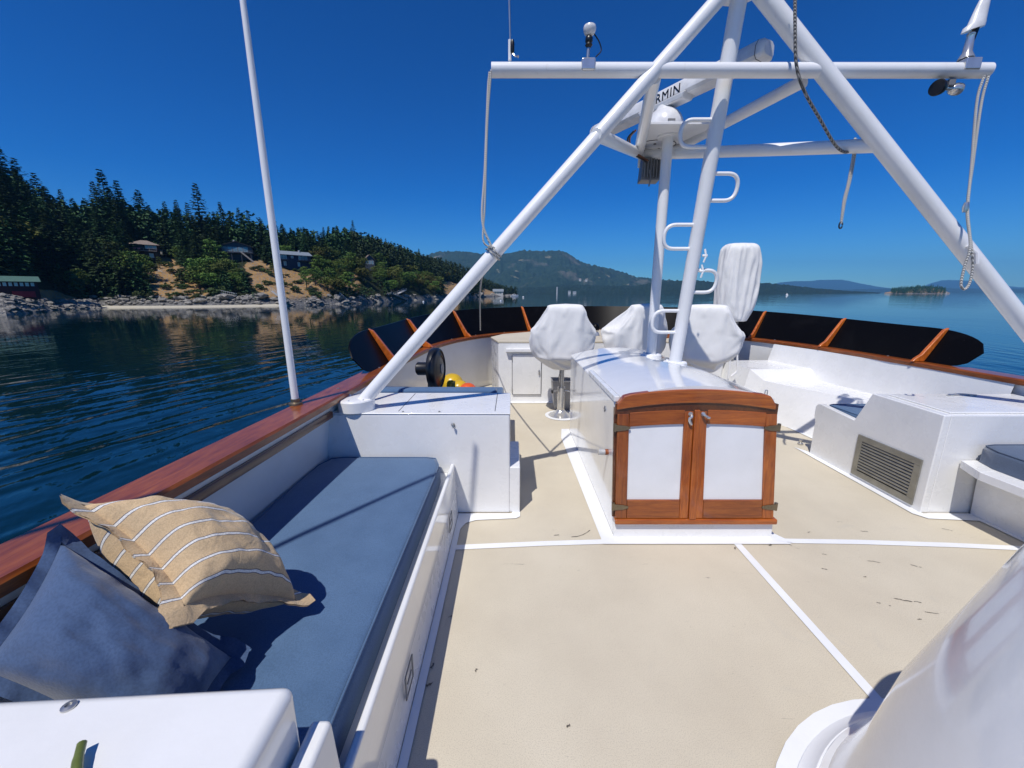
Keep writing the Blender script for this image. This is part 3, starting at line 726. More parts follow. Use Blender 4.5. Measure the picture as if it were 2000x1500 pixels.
# ------------------------------------------------------------------ far land
def mtmat(name, a, b, rock, clear, thr=.62):
    t = NT(name); g = t.n('ShaderNodeNewGeometry'); pos = g.outputs['Position']
    n1 = t.noise(pos, .030, 8, .75); n2 = t.noise(pos, .0045, 6, .6, .4); n3 = t.noise(pos, .009, 5, .65, .3)
    c = t.ramp(n1, [(.35, a), (.65, b)])
    c = t.mix(t.ramp(n2, [(thr, G(0)), (thr+.08, G(.75))]), c, rock); c = t.mix(t.ramp(n3, [(thr+.04, G(0)), (thr+.08, G(.8))]), c, clear)
    t.col(c); t.set(Roughness=.95, Specular_IOR_Level=.1); t.bump(n1, 1.0, 12); return t.m
M['mount'] = mtmat('forested_mountain', (.012,.026,.02), (.035,.06,.035), (.12,.115,.095), (.21,.19,.12), .585)
M['ridge'] = mtmat('dark_forested_ridge', (.010,.022,.018), (.025,.045,.03), (.10,.10,.07), (.16,.15,.09), .66)
M['farridge'] = mtmat('far_ridge', (.015,.028,.03), (.03,.05,.045), (.05,.06,.05), (.05,.06,.05), .7)
def ridge(name, tab, D0, D1, mat, label, amp, fine, rows=22, du=2.0, seed=0):
    u = tab[0][0]; us = []
    while u <= tab[-1][0]: us.append(u); u += du
    mb = MB(); R = []
    for k in range(rows+6):
        s = k/(rows-1) if k < rows else 1 + (k-rows+1)*.25; row = []
        for u in us:
            vt = interp(tab, u)[0]; h = max(aty(u, vt, D1).z - WATER, 1)
            d = lerp(D0, D1, s); r = ray(u, 571); p = Vector((r.x/r.y*d, d, 0))
            n = mnoise.fractal(Vector((p.x/amp[1], p.y/amp[1], seed)), .9, 2.0, 5)*amp[0]
            f = mnoise.noise(Vector((p.x/fine[1], p.y/fine[1], 3+seed)))*fine[0]
            prof = s**1.25 if s <= 1 else max(0, 1-(s-1)*.9)
            p.z = WATER - 1 + h*prof + (n*(s*(1-s)*4 if s <= 1 else .3) + f)*min(1, s*4+.05)*min(1, h/60)
            row.append(p)
        R.append(row)
    mb.grid(R); return tag(mb.build(name, mat, sharp=180), label, 'hills', kind='structure')
ridge('mountain', [(780,520),(830,500),(860,491),(905,490),(940,495),(965,497),(1005,492),(1022,488),(1050,490),(1090,489),(1105,493),(1130,510),(1150,516),(1175,522),(1195,526),(1215,531),(1240,541),(1290,546),(1320,552),(1380,566),(1420,571)],
      2700, 4000, M['mount'], 'broad forested mountain with bare rocky crown across the strait', (90,420), (14,26), 34, 1.2, 2)
ridge('hills', [(985,571),(1010,562),(1060,560),(1110,556),(1160,557),(1240,558),(1290,549),(1340,546),(1380,549),(1440,552),(1480,552),(1530,555),(1570,560),(1610,564),(1660,568),(1720,571)],
      2000, 2500, M['ridge'], 'low dark wooded ridge along the far waterline', (30,200), (9,16), 14, 1.2, 5)
ridge('far_hills', [(1400,571),(1470,560),(1520,552),(1545,549),(1575,549),(1600,546.5),(1640,546),(1665,551),(1690,556),(1715,560),(1740,563),(1790,563),(1815,553),(1835,547),(1870,547),(1910,550),(1950,556),(1985,561),(2020,560),(2080,557),(2200,560),(2400,566)],
      9000, 11500, M['farridge'], 'long blue hazy ridges on the horizon', (60,1500), (10,120), 10, 4, 9)
ridge('far_hills', [(1560,571),(1640,566),(1720,563.5),(1800,562.5),(1900,563),(2000,563.5),(2150,563),(2400,567)],
      6000, 7000, M['farridge'], 'thin dark wooded shore below the blue ridges', (20,700), (7,60), 8, 4, 12)
# island
ISL = [(1728,571),(1742,568.5),(1760,566),(1790,563),(1820,563),(1838,565),(1848,570),(1856,571.5)]
isl = ridge('island', ISL, 1500, 1560, M['land'], 'small wooded island out on the strait', (3,40), (1.5,8), 10, .6, 3)
ca = isl.data.attributes.new('cover', 'FLOAT', 'POINT'); ca.data.foreach_set('value', [.35]*len(isl.data.vertices))
spots = []
for i in range(420):
    u = q.uniform(1740, 1846); s = q.uniform(.15, 1.6); vt = interp(ISL, u)[0]; h = max(aty(u, vt, 1560).z - WATER, 1); d = lerp(1500,1560,s); r0 = ray(u,571)
    spots.append(Vector((r0.x/r0.y*d, d, WATER - 1 + h*min(1, s**1.25)*(1 if s <= 1 else .7))))
wood('island_wood', spots, 'dark trees crowding the small island', M['needle'], 13, 15)
r = thing('beacon', 'tiny white beacon on the tip of the wooded island', 'beacon'); mb = MB(); mb.lathe([(1.6,-2),(1.2,7),(1.8,7),(1.8,7.6)], n=10); mb.build('tower', M['w_pale'], r); mb = MB(); mb.lathe([(1.0,7.6),(1.0,9),(.1,10)], n=8); mb.build('lantern', M['w_red'], r)
p = aty(1849,570,1500); p.z = WATER+1.5; r.location = p
# small things on the far shore
for u, v0, d, w, h, lab in ((1088,572,1980,7,30,'tall pale silo standing at the far waterline'), (1112,572,1990,12,10,'white waterside shed right of the silo'), (1122,572,1995,16,7,'low pale shed beside the white waterside shed')):
    r = thing('silo' if h > 20 else 'shed', lab, 'silo' if h > 20 else 'shed'); mb = MB()
    if h > 20: mb.lathe([(w/2,0),(w/2,h-2),(w/2+.6,h-2),(w/2+.6,h)], n=12)
    else: mb.box(-w/2,w/2,-4,4,0,h)
    mb.build('wall', M['w_pale'], r); mb = MB()
    if h > 20: mb.lathe([(w/2+.5,h),(.2,h+2)], n=12)
    else: gable(mb, w, 8, h, 3, .8)
    mb.build('roof', M['r_grey'], r); p = aty(u, v0, d); p.z = WATER; r.location = p
for u, v, d, lab in ((1133,546,2460,'white house standing alone above the trees'), (1145,547,2440,'cream house beside the white hilltop house')):
    r = thing('house', lab, 'house'); mb = MB(); mb.box(-6,6,-4,4,-10,4); mb.build('wall', M['w_pale'], r); mb = MB(); gable(mb, 12, 8, 4, 3, .8); mb.build('roof', M['r_shake'], r); r.location = aty(u, v, d)
# boats and buoys out on the water
def motorboat(u, v, L, turn, label):
    p = atz(u, v, WATER); r = thing('motorboat', label, 'boat')
    mb = MB(); rows = []
    for k in range(9):
        t = k/8; w = L*.16*(1-max(0,t-.45)**2*3.2); sheer = L*.13+L*.05*t*t; y = lerp(-L/2, L/2, t)
        rows.append([(y,-w,sheer),(y,-w*.8,-.1),(y,w*.8,-.1),(y,w,sheer)])
    mb.grid(rows); mb.add([q2 for rw in rows for q2 in (rw[0], rw[3])], [(2*i,2*i+1,2*i+3,2*i+2) for i in range(8)]); mb.add(rows[0], [(0,1,2,3)]); mb.build('hull', M['gelcoat'], r)
    mb = MB(); mb.hexa([(-L*.25,-L*.11,L*.14),(L*.2,-L*.1,L*.14),(L*.2,L*.1,L*.14),(-L*.25,L*.11,L*.14),(-L*.22,-L*.09,L*.30),(L*.08,-L*.08,L*.30),(L*.08,L*.08,L*.30),(-L*.22,L*.09,L*.30)]); c = mb.build('cabin', M['gelcoat'], r)
    mb = MB(); mb.hexa([(-L*.2,-L*.115,L*.2),(L*.1,-L*.11,L*.2),(L*.1,L*.11,L*.2),(-L*.2,L*.115,L*.2),(-L*.19,-L*.112,L*.27),(L*.07,-L*.105,L*.27),(L*.07,L*.105,L*.27),(-L*.19,L*.112,L*.27)]); mb.build('window', M['lens'], c)
    mb = MB(); mb.tube([(-L*.05,0,L*.3),(-L*.08,0,L*.48)], .06, 6); mb.build('mast', M['gelcoat'], r)
    r.location = p; r.rotation_euler = (0,0,turn); return r
motorboat(1005, 579, 11, .3, 'white motorboat moored off the tip of the distant point')
motorboat(1536, 577, 11, 1.2, 'white cruiser motoring on the open strait toward the ridge')
def sailboat(u, v, label):
    p = atz(u, v, WATER); r = thing('sailboat', label, 'boat'); mb = MB(); mb.hexa([(-4,-1.2,-.2),(4,-.3,-.2),(4,.3,-.2),(-4,1.2,-.2),(-4.4,-1.4,1.2),(5,-.1,1.4),(5,.1,1.4),(-4.4,1.4,1.2)]); mb.build('hull', M['gelcoat'], r)
    mb = MB(); mb.prism([(0,0,2),(-4,0,2.2),(0,0,12)], (0,.08,0)); mb.build('sail', M['cover'], r); mb = MB(); mb.tube([(0.1,0,1),(0.1,0,12.6)], .1, 6); mb.build('mast', M['pole'], r); r.location = p; return r
sailboat(1302, 572.8, 'tiny white sailboat under the low ridge')
for i, (u, v, lab) in enumerate(((827,590,'white mooring buoy off the wide ramp'), (978,588,'white mooring buoy short of the moored motorboat'), (1022,581,'tiny white buoy just beyond the moored motorboat'))):
    p = atz(u, v, WATER); r = thing('buoy', lab, 'buoy', group='mooring buoys off the distant point'); k = p.y/260
    mb = MB(); mb.lathe([(.05,-.4),(.45*k,-.2),(.6*k,.2*k),(.5*k,.55*k),(.1,.75*k)], n=14); mb.build('float', M['panelwhite'], r); mb = MB(); mb.lathe([(.06*k,.7*k),(.06*k,1.1*k)], n=6); mb.build('eye', M['steel'], r); r.location = p

# ------------------------------------------------------------------ the air over the strait
mb = MB(); mb.box(-16000, 16000, -400, 12500, WATER - 1.6, 900)
hz = mb.build('haze', bpy.data.materials.new('haze'), flat=True); hm = hz.data.materials[0]; hm.use_nodes = True
hm.node_tree.nodes.remove(hm.node_tree.nodes['Principled BSDF']); pv = hm.node_tree.nodes.new('ShaderNodeVolumePrincipled')
pv.inputs['Color'].default_value = (.20, .56, 1.0, 1); pv.inputs['Density'].default_value = 7.5e-5; pv.inputs['Anisotropy'].default_value = 0
hm.node_tree.links.new(pv.outputs[0], hm.node_tree.nodes['Material Output'].inputs['Volume'])
tag(hz, 'thin blue haze in the air over the strait', 'haze', kind='stuff')

# ------------------------------------------------------------------ the boat's upper deck
CX = 1.487                                    # centreline of the boat
half = [(-1.33,-2.6),(-1.315,0.2),(-1.285,1.2),(-1.24,2.2),(-1.20,3.3),(-1.15,4.4),(-1.04,5.5),(-.77,6.35),(-.3,7.03),(.4,7.55),(1.0,7.78)]
def wide(x): return CX + (CX - x)*1.035
path = half + [(CX, 7.86)] + [(wide(x), y) for x, y in half[::-1]]
RP = smooth_path([(x, y, 0) for x, y in path], 18); NP = len(RP)
RN = []
for i in range(NP):
    d = (RP[min(i+1, NP-1)] - RP[max(i-1, 0)]).normalized(); RN.append(Vector((-d.y, d.x, 0)))
def off(i, o, z): p = RP[i] + RN[i]*o; p.z = z; return p
def sst(x): x = max(0, min(1, x)); return x*x*(3-2*x)

# deck
mb = MB(); poly = [off(i, .02, 0) for i in range(NP)]
mb.add(poly, [tuple(range(NP))[::-1]])
deck = mb.build('deck', M['deck'], flat=True); tag(deck, 'beige non skid upper deck crossed by thin white seams', 'deck', kind='structure')
def strip(pts, w, name='painted_line', z=.004):
    mb = MB(); P = [Vector((*p, z)) for p in pts]
    L = []; R_ = []
    for i, p in enumerate(P):
        d = (P[min(i+1,len(P)-1)] - P[max(i-1,0)]).normalized(); n = Vector((-d.y, d.x, 0))*w/2; L.append(p+n); R_.append(p-n)
    mb.grid([R_, L], flip=True); return mb.build(name, M['trim'], deck, flat=True)
strip([(-.37,2.294),(.2,2.335),(.66,2.358),(CX,2.372),(2.3,2.352),(2.9,2.318),(3.42,2.275)], .05)
strip([(CX,2.345),(CX,1.26)], .048, z=.0045)
def patch(pts, name='painted_margin', z=.006): mb = MB(); mb.add([(x,y,z) for x,y in pts], [tuple(range(len(pts)))]); return mb.build(name, M['trim'], deck, flat=True)
patch([(-.40,-1.5),(-.372,-1.5),(-.362,2.5),(-.33,2.575),(-.26,2.61),(.03,2.635),(.06,2.66),(.065,3.4),(.0,3.4),(.0,2.70),(-.40,2.70)])
patch([(.60,2.33),(.69,2.33),(.69,4.6),(.60,4.6),(.56,4.3)])
patch([(.60,2.325),(1.84,2.325),(1.76,2.42),(.60,2.42)], z=.0075)
patch([(1.75,2.36),(1.86,2.34),(1.76,2.5)], z=.0085)
patch([(1.75,2.42),(1.80,2.42),(1.80,4.5),(1.75,4.5)])
patch([(3.02,4.02),(3.08,3.9),(3.08,2.70),(3.45,2.70),(3.45,2.2),(3.40,2.2),(3.39,2.60),(3.05,2.63),(3.0,2.70)])
patch([(3.36,5.4),(3.42,5.4),(3.46,4.2),(3.40,4.2)])
patch([(-.2,5.76),(3.1,5.76),(3.1,5.85),(-.2,5.85)])
mb = MB(); n = 48; yc = .51
ring = [(CX+.79*cos(2*pi*k/n), yc+.79*sin(2*pi*k/n)) for k in range(n)]
mb.add([(x,y,.0095) for x,y in ring], [tuple(range(n))]); mb.build('painted_margin', M['trim'], deck, flat=True)

# dark scuffs and scratches in the non skid
M['scuff'] = plain('black_scuff', (.17,.15,.125), .9)
qs = random.Random(5)
def scuff(pts, w):
    mb = MB(); P = [Vector((x, y, .0025)) for x, y in pts]
    for i in range(len(P)-1):
        d = (P[i+1]-P[i]).normalized(); n = Vector((-d.y, d.x, 0)); a, b = w*qs.uniform(.3,1), w*qs.uniform(.3,1)
        if qs.random() < .82: mb.add([P[i]-n*a, P[i+1]-n*b, P[i+1]+n*b, P[i]+n*a], [(0,1,2,3)])
    mb.build('scuff_mark', M['scuff'], deck, flat=True)
scuff([atz(u, v, 0).xy for u, v in ((1082,1046),(1092,1045),(1104,1047),(1116,1049),(1128,1048),(1138,1045),(1147,1040),(1152,1036))], .004)
for u, v, L, a, w in ((1700,1096,.09,-.35,.003),(1785,1105,.06,-.5,.003),(1762,1172,.07,-.3,.004),(1788,1176,.05,-.2,.003),(1725,1180,.06,-.4,.003),(1820,1198,.06,-.2,.003),(1690,1126,.03,.3,.003),(1505,1065,.02,.4,.006),(1436,1071,.025,.9,.006),(1795,1210,.02,.3,.003),
                      (1610,1112,.03,-.3,.003),(1688,1038,.04,-.1,.003),(1580,1040,.03,.2,.002),(1850,1035,.05,-.6,.003),(1550,1068,.06,-.9,.002),(1610,1083,.03,-.1,.002),(845,1300,.03,1.2,.008),(838,1338,.025,.7,.008),(880,1205,.015,.3,.005),(930,1310,.012,.9,.005),(1110,1418,.012,.4,.006),(1640,1020,.03,0,.002)):
    p = atz(u, v, 0); k = 6; scuff([(p.x + L*(j/k-.5)*cos(a) + qs.uniform(-.004,.004), p.y + L*(j/k-.5)*sin(a) + qs.uniform(-.004,.004)) for j in range(k+1)], w)

# bulwark
r = thing('bulwark', 'white bulwark with varnished teak cap rail sweeping round the deck', 'bulwark')
inner = []; outer = []
for i in range(NP):
    w = sst((RP[i].y - 2.6)/1.2)
    sec = lambda a, b: lerp(a, b, w)
    inner.append([off(i, sec(.03,.03), .868), off(i, sec(.075,.03), .76), off(i, sec(.12,.035), .45), off(i, sec(.14,.04), .2), off(i, sec(.15,.045), -.02)])
    outer.append([off(i, .03, .868), off(i, .165, .868), off(i, .22, .4), off(i, .26, -.3), off(i, .2, -2.2), off(i, -.2, -4.6)])
mb = MB(); mb.grid(inner, flip=False); mb.build('panel', M['gloss'], r, sharp=60)
mb = MB(); mb.grid(outer, flip=True); mb.build('hull_side', M['gelcoat'], r, sharp=40)
rail = [[off(i, o, z) for o, z in ((.006,.858),(-.002,.864),(-.004,.898),(.006,.910),(.186,.910),(.196,.898),(.194,.864),(.186,.858))] for i in range(NP)]
mb = MB(); mb.grid(rail, flip=True, wrap=True); mb.build('cap_rail', M['teak_y'], r, sharp=25)
ls = [i for i in range(NP) if RP[i].x < CX and RP[i].y < 2.72]
mb = MB(); mb.grid([[off(i, o, z) for o, z in ((.10,.757),(.046,.757),(.034,.765),(.034,.800),(.040,.808),(.10,.808))] for i in ls], flip=True, wrap=True); mb.build('rub_strip', M['teak_dark'], r, sharp=40)
# low ledge along the starboard side
mb = MB(); rows = []
for y, x0, x1, z in ((3.31,3.62,3.98,.47),(3.85,3.50,3.88,.47),(4.4,3.44,3.72,.47),(4.9,3.34,3.50,.47),(5.22,3.26,3.37,.47),(5.34,3.12,3.24,.60),(6.0,3.1,3.22,.61)):
    xr = wide(interp([(q[1],q[0]) for q in half], y)[0])
    rows.append([(x0,y,0),(x1,y,z),(xr-.05,y,z+.006),(xr+.01,y,.860)])
mb.grid(rows, flip=True); mb.build('ledge', M['gelcoat'], r, sharp=18)
mb = MB()
for i in range(24, NP-24, 14):
    if RP[i].y > 2.5: mb.lathe([(.011,.910),(.011,.914),(.004,.917)], c=(off(i,.1,0).x, off(i,.1,0).y, 0), n=8)
mb.build('rail_plug', M['steel'], r)

# black wind deflector standing on the rail
r = thing('wind_deflector', 'curved black acrylic wind deflector with teak braces round the foredeck rail', 'wind deflector')
iL = next(i for i in range(NP) if RP[i].y > 3.42); iR = max(i for i in range(NP) if RP[i].y > 3.72)
S = [0]
for i in range(iL, iR): S.append(S[-1] + (RP[i+1]-RP[i]).length)
def ztop(i): return 1.25 + .10*sst((RP[i].y-4)/3.8)
rows_o = []; rows_i = []
idx = list(range(iL, iR+1)); extra = []
for j, i in enumerate(idx):
    e = min(S[j], S[-1]-S[j]); k = sqrt(max(0, 1-(1-min(1, e/.62))**2)); kb = sqrt(max(0, 1-(1-min(1, e/.22))**2))
    zt = ztop(i); zm = 1.06; z1 = zm + (zt-zm)*k; z0 = zm - (zm-.905)*kb
    ro = []
    for q2 in range(7):
        z = lerp(z0, z1, q2/6); f = (z-.905)/.35; ro.append((i, .10+.20*f, z))
    rows_o.append([off(a, b, c) for a, b, c in ro]); rows_i.append([off(a, b+.012, c) for a, b, c in ro])
mb = MB(); mb.grid(rows_o); mb.grid(rows_i, flip=True)
nq = len(rows_o)
for arr in ([0, 6]):
    a = [rw[arr] for rw in rows_o]; b = [rw[arr] for rw in rows_i]; mb.grid([a, b], flip=(arr == 6))
mb.build('panel', M['acrylic'], r, sharp=60)
def nearest(p): return min(range(NP), key=lambda i: (RP[i]-Vector((p.x,p.y,0))).length)
for u, v in ((757,706),(866,677),(952,659),(1036,642),(1468,657),(1607,676),(1763,704)):
    if u in (1036, 1468):
        i = min((i for i in idx if (RP[i].x < CX) == (u < 1200) and RP[i].y > 6), key=lambda i: abs(px(off(i, .05, .93))[0]-u))
    else: i = nearest(atz(u, v, .92))
    zt = ztop(i); tv = (RP[i+1]-RP[i-1]).normalized()
    prof = [(-.03,.911),(.0,.945),(.06,.985),(.10+.2*(zt-.02-.905)/.35-.035, zt-.01),(.10+.2*(zt+.01-.905)/.35, zt+.012),(.10+.2*(zt-.06-.905)/.35, zt-.06),(.115,.935),(.10,.911)]
    mb = MB(); mb.prism([off(i, o, z) - tv*.018 for o, z in prof], tv*.036); mb.build('brace', M['teak_brace'], r, bevel=.008)

# port locker, forward backrest, bench
r = thing('storage_locker', 'white flat topped locker carrying the port mast foot', 'locker', (-.66,2.7,0))
mb = MB(); mb.box(-1.34,-.015,2.712,3.30,0,.775); mb.build('body', M['gelcoat'], r, bevel=.012)
mb = MB(); mb.box(-1.34,-.012,2.709,3.303,.776,.785); mb.build('lid', M['gelcoat'], r, bevel=.004)
mb = MB(); mb.box(-.82,-.815,2.76,3.28,.7852,.7858); mb.box(-.125,-.120,2.76,3.28,.7852,.7858); mb.build('seam', M['caulk'], r)
for x, y, z in ((-.78,2.74,.7855),(-.52,2.74,.7855)): mb = MB(); mb.lathe([(.008,0),(.008,.006),(.003,.008)], c=(x,y,z), n=10); mb.build('snap', M['steel'], r)
mb = MB(); mb.tube([(-.42,2.705,.71),(-.42,2.69,.705),(-.415,2.688,.685),(-.405,2.70,.682)], .006, 8); mb.lathe([(.014,0),(.014,.004)], c=(-.42,2.711,.70), axis=(0,-1,0), n=12); mb.build('hook', M['steel'], r)
mb = MB(); mb.box(-.03,.06,2.72,3.25,0,.37); mb.build('step', M['gelcoat'], r, bevel=.01)
mb = MB(); mb.box(-1.14,-.13,3.33,3.45,.45,.808); tag(mb.build('backrest_cushion', M['blue'], bevel=.03, seg=4), 'blue backrest cushion peeping over the far edge of the port locker', 'cushion')
r = thing('bench', 'white forward bench hidden behind the port locker', 'bench', (-.7,3.9,0)); mb = MB(); mb.box(-1.13,-.08,3.46,4.75,0,.40); mb.build('body', M['gelcoat'], r, bevel=.015); mb = MB(); mb.box(-1.12,-.1,3.47,4.74,.402,.50); mb.build('cushion', M['blue'], r, bevel=.03, seg=4)
r = thing('bench', 'long white port bench under the blue pad and pillows', 'bench', (-.85,1.0,0))
mb = MB(); mb.hexa([(-1.42,-1.4,0),(-.402,-1.4,0),(-.402,2.709,0),(-1.42,2.709,0),(-1.40,-1.4,.33),(-.43,-1.4,.33),(-.43,2.709,.33),(-1.38,2.709,.33)]); mb.build('body', M['gelcoat'], r, bevel=.006)
mb = MB(); mb.hexa([(-.447,-1.4,.2),(-.408,-1.4,.2),(-.408,2.708,.2),(-.447,2.708,.2),(-.447,-1.4,.405),(-.420,-1.4,.405),(-.420,2.708,.405),(-.447,2.708,.405)]); mb.build('lip', M['gloss'], r, bevel=.01, seg=3)
for y in (1.27, 2.36):
    mb = MB(); 
    for dy, dz, sy, sz in ((-.05,0,.006,.10),(.05,0,.006,.10),(0,.05,.05,.006),(0,-.05,.05,.006),(0,.0,.03,.004)): mb.box(-.4045,-.4005,y+dy-sy,y+dy+sy,.15+dz-sz/2,.15+dz+sz/2)
    mb.build('flush_latch', M['grey'], r)
def pad(name, x0, x1, y0, y1, z0, z1, mat, label, crown=.02, rad=.035, parent=None):
    mb = MB(); n = 22; m = 30; rows = []
    prof = [(0,.0),(.0,.35),(.0,.75),(.12,.93),(.4,.99),(1.0,1.0)]
    for j in range(len(prof)):
        ins, fz = prof[j]; row = []
        for k in range(60):
            a = 2*pi*k/60; cx_ = cos(a); sy_ = sin(a); p = 14
            rr_ = (abs(cx_)**p + abs(sy_)**p)**(-1/p)
            ex, ey = cx_*rr_, sy_*rr_
            hx, hy = (x1-x0)/2 - ins*rad*2, (y1-y0)/2 - ins*rad*2
            row.append(Vector(((x0+x1)/2 + ex*hx, (y0+y1)/2 + ey*hy, lerp(z0, z1-crown*.5, fz))))
        rows.append(row)
    for f in (.8,.55,.3,.05):
        rows.append([Vector(((x0+x1)/2 + (p.x-(x0+x1)/2)*f, (y0+y1)/2 + (p.y-(y0+y1)/2)*f, z1 - crown*.5*f*f + .003*mnoise.noise(Vector((p.x*f*4, p.y*f*3, 2))))) for p in rows[5]])
    mb.grid(rows, wrap=True); mb.add(rows[-1], [tuple(range(60))]); mb.add(rows[0], [tuple(range(60))[::-1]])
    o = mb.build(name, mat, parent, sharp=70); 
    if parent is None: tag(o, label, 'cushion')
    pm = MB(); e = [Vector((p.x, p.y, p.z+.004)) for p in rows[3]]; pm.tube(e, .004, 6, closed=True); pm.build('piping', mat, o)
    return o
pad('seat_cushion', -1.345, -.490, .35, 2.69, .332, .478, M['blue'], 'long blue seat pad on the port bench')
# aft locker in the corner
r = thing('storage_locker', 'white round edged locker top with a snap and green stem on it', 'locker', (-.9,.2,0))
mb = MB(); mb.hexa([(-1.31,-.9,.02),(-.478,-.9,.02),(-.478,.715,.02),(-1.31,.672,.02),(-1.25,-.9,.78),(-.478,-.9,.78),(-.478,.715,.78),(-1.25,.672,.78)]); mb.build('body', M['gloss'], r, bevel=.025, seg=4)
mb = MB(); mb.lathe([(.013,0),(.013,.004),(.006,.006),(.006,.002)], c=(*atz(135,1381,.78).xy, .780), n=14); mb.build('snap', M['steel'], r)
mb = MB(); mb.hexa([(-.468,-.9,.42),(-.405,-.9,.42),(-.405,.735,.42),(-.468,.735,.42),(-.468,-.9,.65),(-.420,-.9,.65),(-.420,.735,.65),(-.468,.735,.65)]); mb.build('end_board', M['gelcoat'], r, bevel=.012, seg=3)
a, b = atz(160,1452,.80), atz(153,1560,.79)
mb = MB(); mb.tube(smooth_path([a, a.lerp(b,.4)+Vector((-.006,0,.0)), a.lerp(b,.7)+Vector((-.004,0,-.002)), b], 5), [.0075]*4+[.0085]*12, 10); tag(mb.build('plant_stem', M['olive']), 'short cut green stem lying on the white locker top', 'stem')

# pillows
def pillow(name, A, B, C, Dp, thick, mat, label, cat, seed, flange=.05, n=44, lump=.012, pinch=.045):
    A, B, C, Dp = map(Vector, (A, B, C, Dp)); N = (B-A).cross(Dp-A).normalized()
    if N.z < 0: N = -N
    mb = MB(); uvs = []
    def P(a, b, side):
        p = A*(1-a)*(1-b) + B*a*(1-b) + C*a*b + Dp*(1-a)*b
        ea = max(0, 1-abs(2*a-1)**2.4); eb = max(0, 1-abs(2*b-1)**2.4)
        pin = pinch*(1-abs(2*a-1)**2)*(abs(2*b-1)**4) ; pin2 = pinch*(1-abs(2*b-1)**2)*(abs(2*a-1)**4)
        cen = (A+B+C+Dp)/4; q2 = (p-cen)
        p = p - (Dp-A).normalized()*pin*(1 if b > .5 else -1) - (B-A).normalized()*pin2*(1 if a > .5 else -1)
        h = thick*(ea*eb)**.5
        h += lump*(mnoise.noise(Vector((a*5, b*5, seed+side)))+.6*mnoise.noise(Vector((a*11, b*11, seed+side+7))))*min(1, (ea*eb)*3)
        ed = min(a, 1-a, b, 1-b); h += .003*sin((a if ed in (b, 1-b) else b)*46+seed)*max(0, 1-ed/.16)*min(1, ed/.03)
        return p + N*side*h
    for side in (1, -1):
        rows = [[P(i/n, j/n, side) for j in range(n+1)] for i in range(n+1)]; mb.grid(rows, flip=(side == 1)); uvs += [(i/n, j/n) for i in range(n+1) for j in range(n+1)]
    # flat flange with wavy hem and corner ears
    edge = [(i/n, 0) for i in range(n)] + [(1, j/n) for j in range(n)] + [(1-i/n, 1) for i in range(n)] + [(0, 1-j/n) for j in range(n)]
    inn = [P(a, b, 0) for a, b in edge]; cen = (A+B+C+Dp)/4; outp = []; midp = []
    for k, (a, b) in enumerate(edge):
        ox = (-1 if a == 0 else 1 if a == 1 else 0); oy = (-1 if b == 0 else 1 if b == 1 else 0)
        d = (B-A).normalized()*ox + (Dp-A).normalized()*oy
        corner = max(0, 1 - min(min(a, 1-a)+min(b, 1-b), .14)/.14)
        w = flange*(1+.45*corner)
        wv = N*(.006*sin(k*.38+seed)*(1-corner) + .002*sin(k*1.3+seed*2) + .028*corner*sin(seed+k*.05))
        midp.append(inn[k] + d.normalized()*w*.5 + wv*.4); outp.append(inn[k] + d.normalized()*w + wv)
    for sh in (.0025, -.0025):
        mb.grid([[p + N*sh for p in rg] for rg in (inn, midp, outp)], wrap=True, flip=(sh < 0)); uvs += edge*3
    o = mb.build(name, mat, sharp=180)
    uv = o.data.uv_layers.new(name='UVMap'); L = o.data.loops
    for li in range(len(L)): uv.data[li].uv = uvs[L[li].vertex_index]
    return tag(o, label, cat)
pillow('pillow', (-1.235,1.035,1.03), (-.905,.935,.775), (-.765,1.215,.545), (-1.095,1.315,.80), .15, M['stripe'], 'plump tan pillow with thin white and navy stripes', 'pillow', 3, .035)
pillow('pillow', (-1.23,.965,.955), (-1.20,.735,.79), (-.865,.755,.46), (-.855,1.0,.535), .16, M['denim'], 'slumped plain blue pillow leaning below the striped one', 'pillow', 8, .03, lump=.014, pinch=.015)
# unseen pole of invented shape, added to cast the shadow across the blue pad
r = thing('unseen_shadow_pole', 'unseen bent white pole added to cast a shadow across the blue pad', 'pole', (-1.3,-1.6,.9))
mb = MB(); mb.tube([(-1.36,-1.7,.90), (-2.42,-.52,3.95), (-1.30,.93,4.15)], [.035,.022,.014], 14); mb.build('pole', M['pole'], r)
mb = MB(); mb.lathe([(.06,.905),(.06,.93),(.04,.96)], c=(-1.36,-1.7,0), n=20); mb.build('socket', M['steel'], r)

# ------------------------------------------------------------------ companionway hatch
r = thing('companionway', 'white companionway house with varnished teak double doors', 'companionway', (1.2,2.4,0))
Y0, Y1 = 2.46, 4.45
def roofz(t, z=0): return .935 + z + .085*(1-(2*t-1)**2)
mb = MB(); n = 16
xl0, xr0, xl1, xr1 = .69, 1.755, .66, 1.69
frontp = [(xl0, 2.405+.03, 0), (xr0, 2.405+.03, 0)] + [(lerp(xr1, xl1, k/n), Y0+.03, roofz(k/n)) for k in range(n+1)]
backp = [(x, Y1 if z > .5 else Y1+.1, z) for x, _, z in frontp]
nn = len(frontp); mb.add(frontp+backp, [tuple(range(nn)), tuple(range(nn,2*nn))[::-1]] + [(i, (i+1) % nn + 0, nn+(i+1) % nn, nn+i)[::-1] for i in range(nn)])
mb.build('body', M['gloss'], r, bevel=.012, sharp=50)
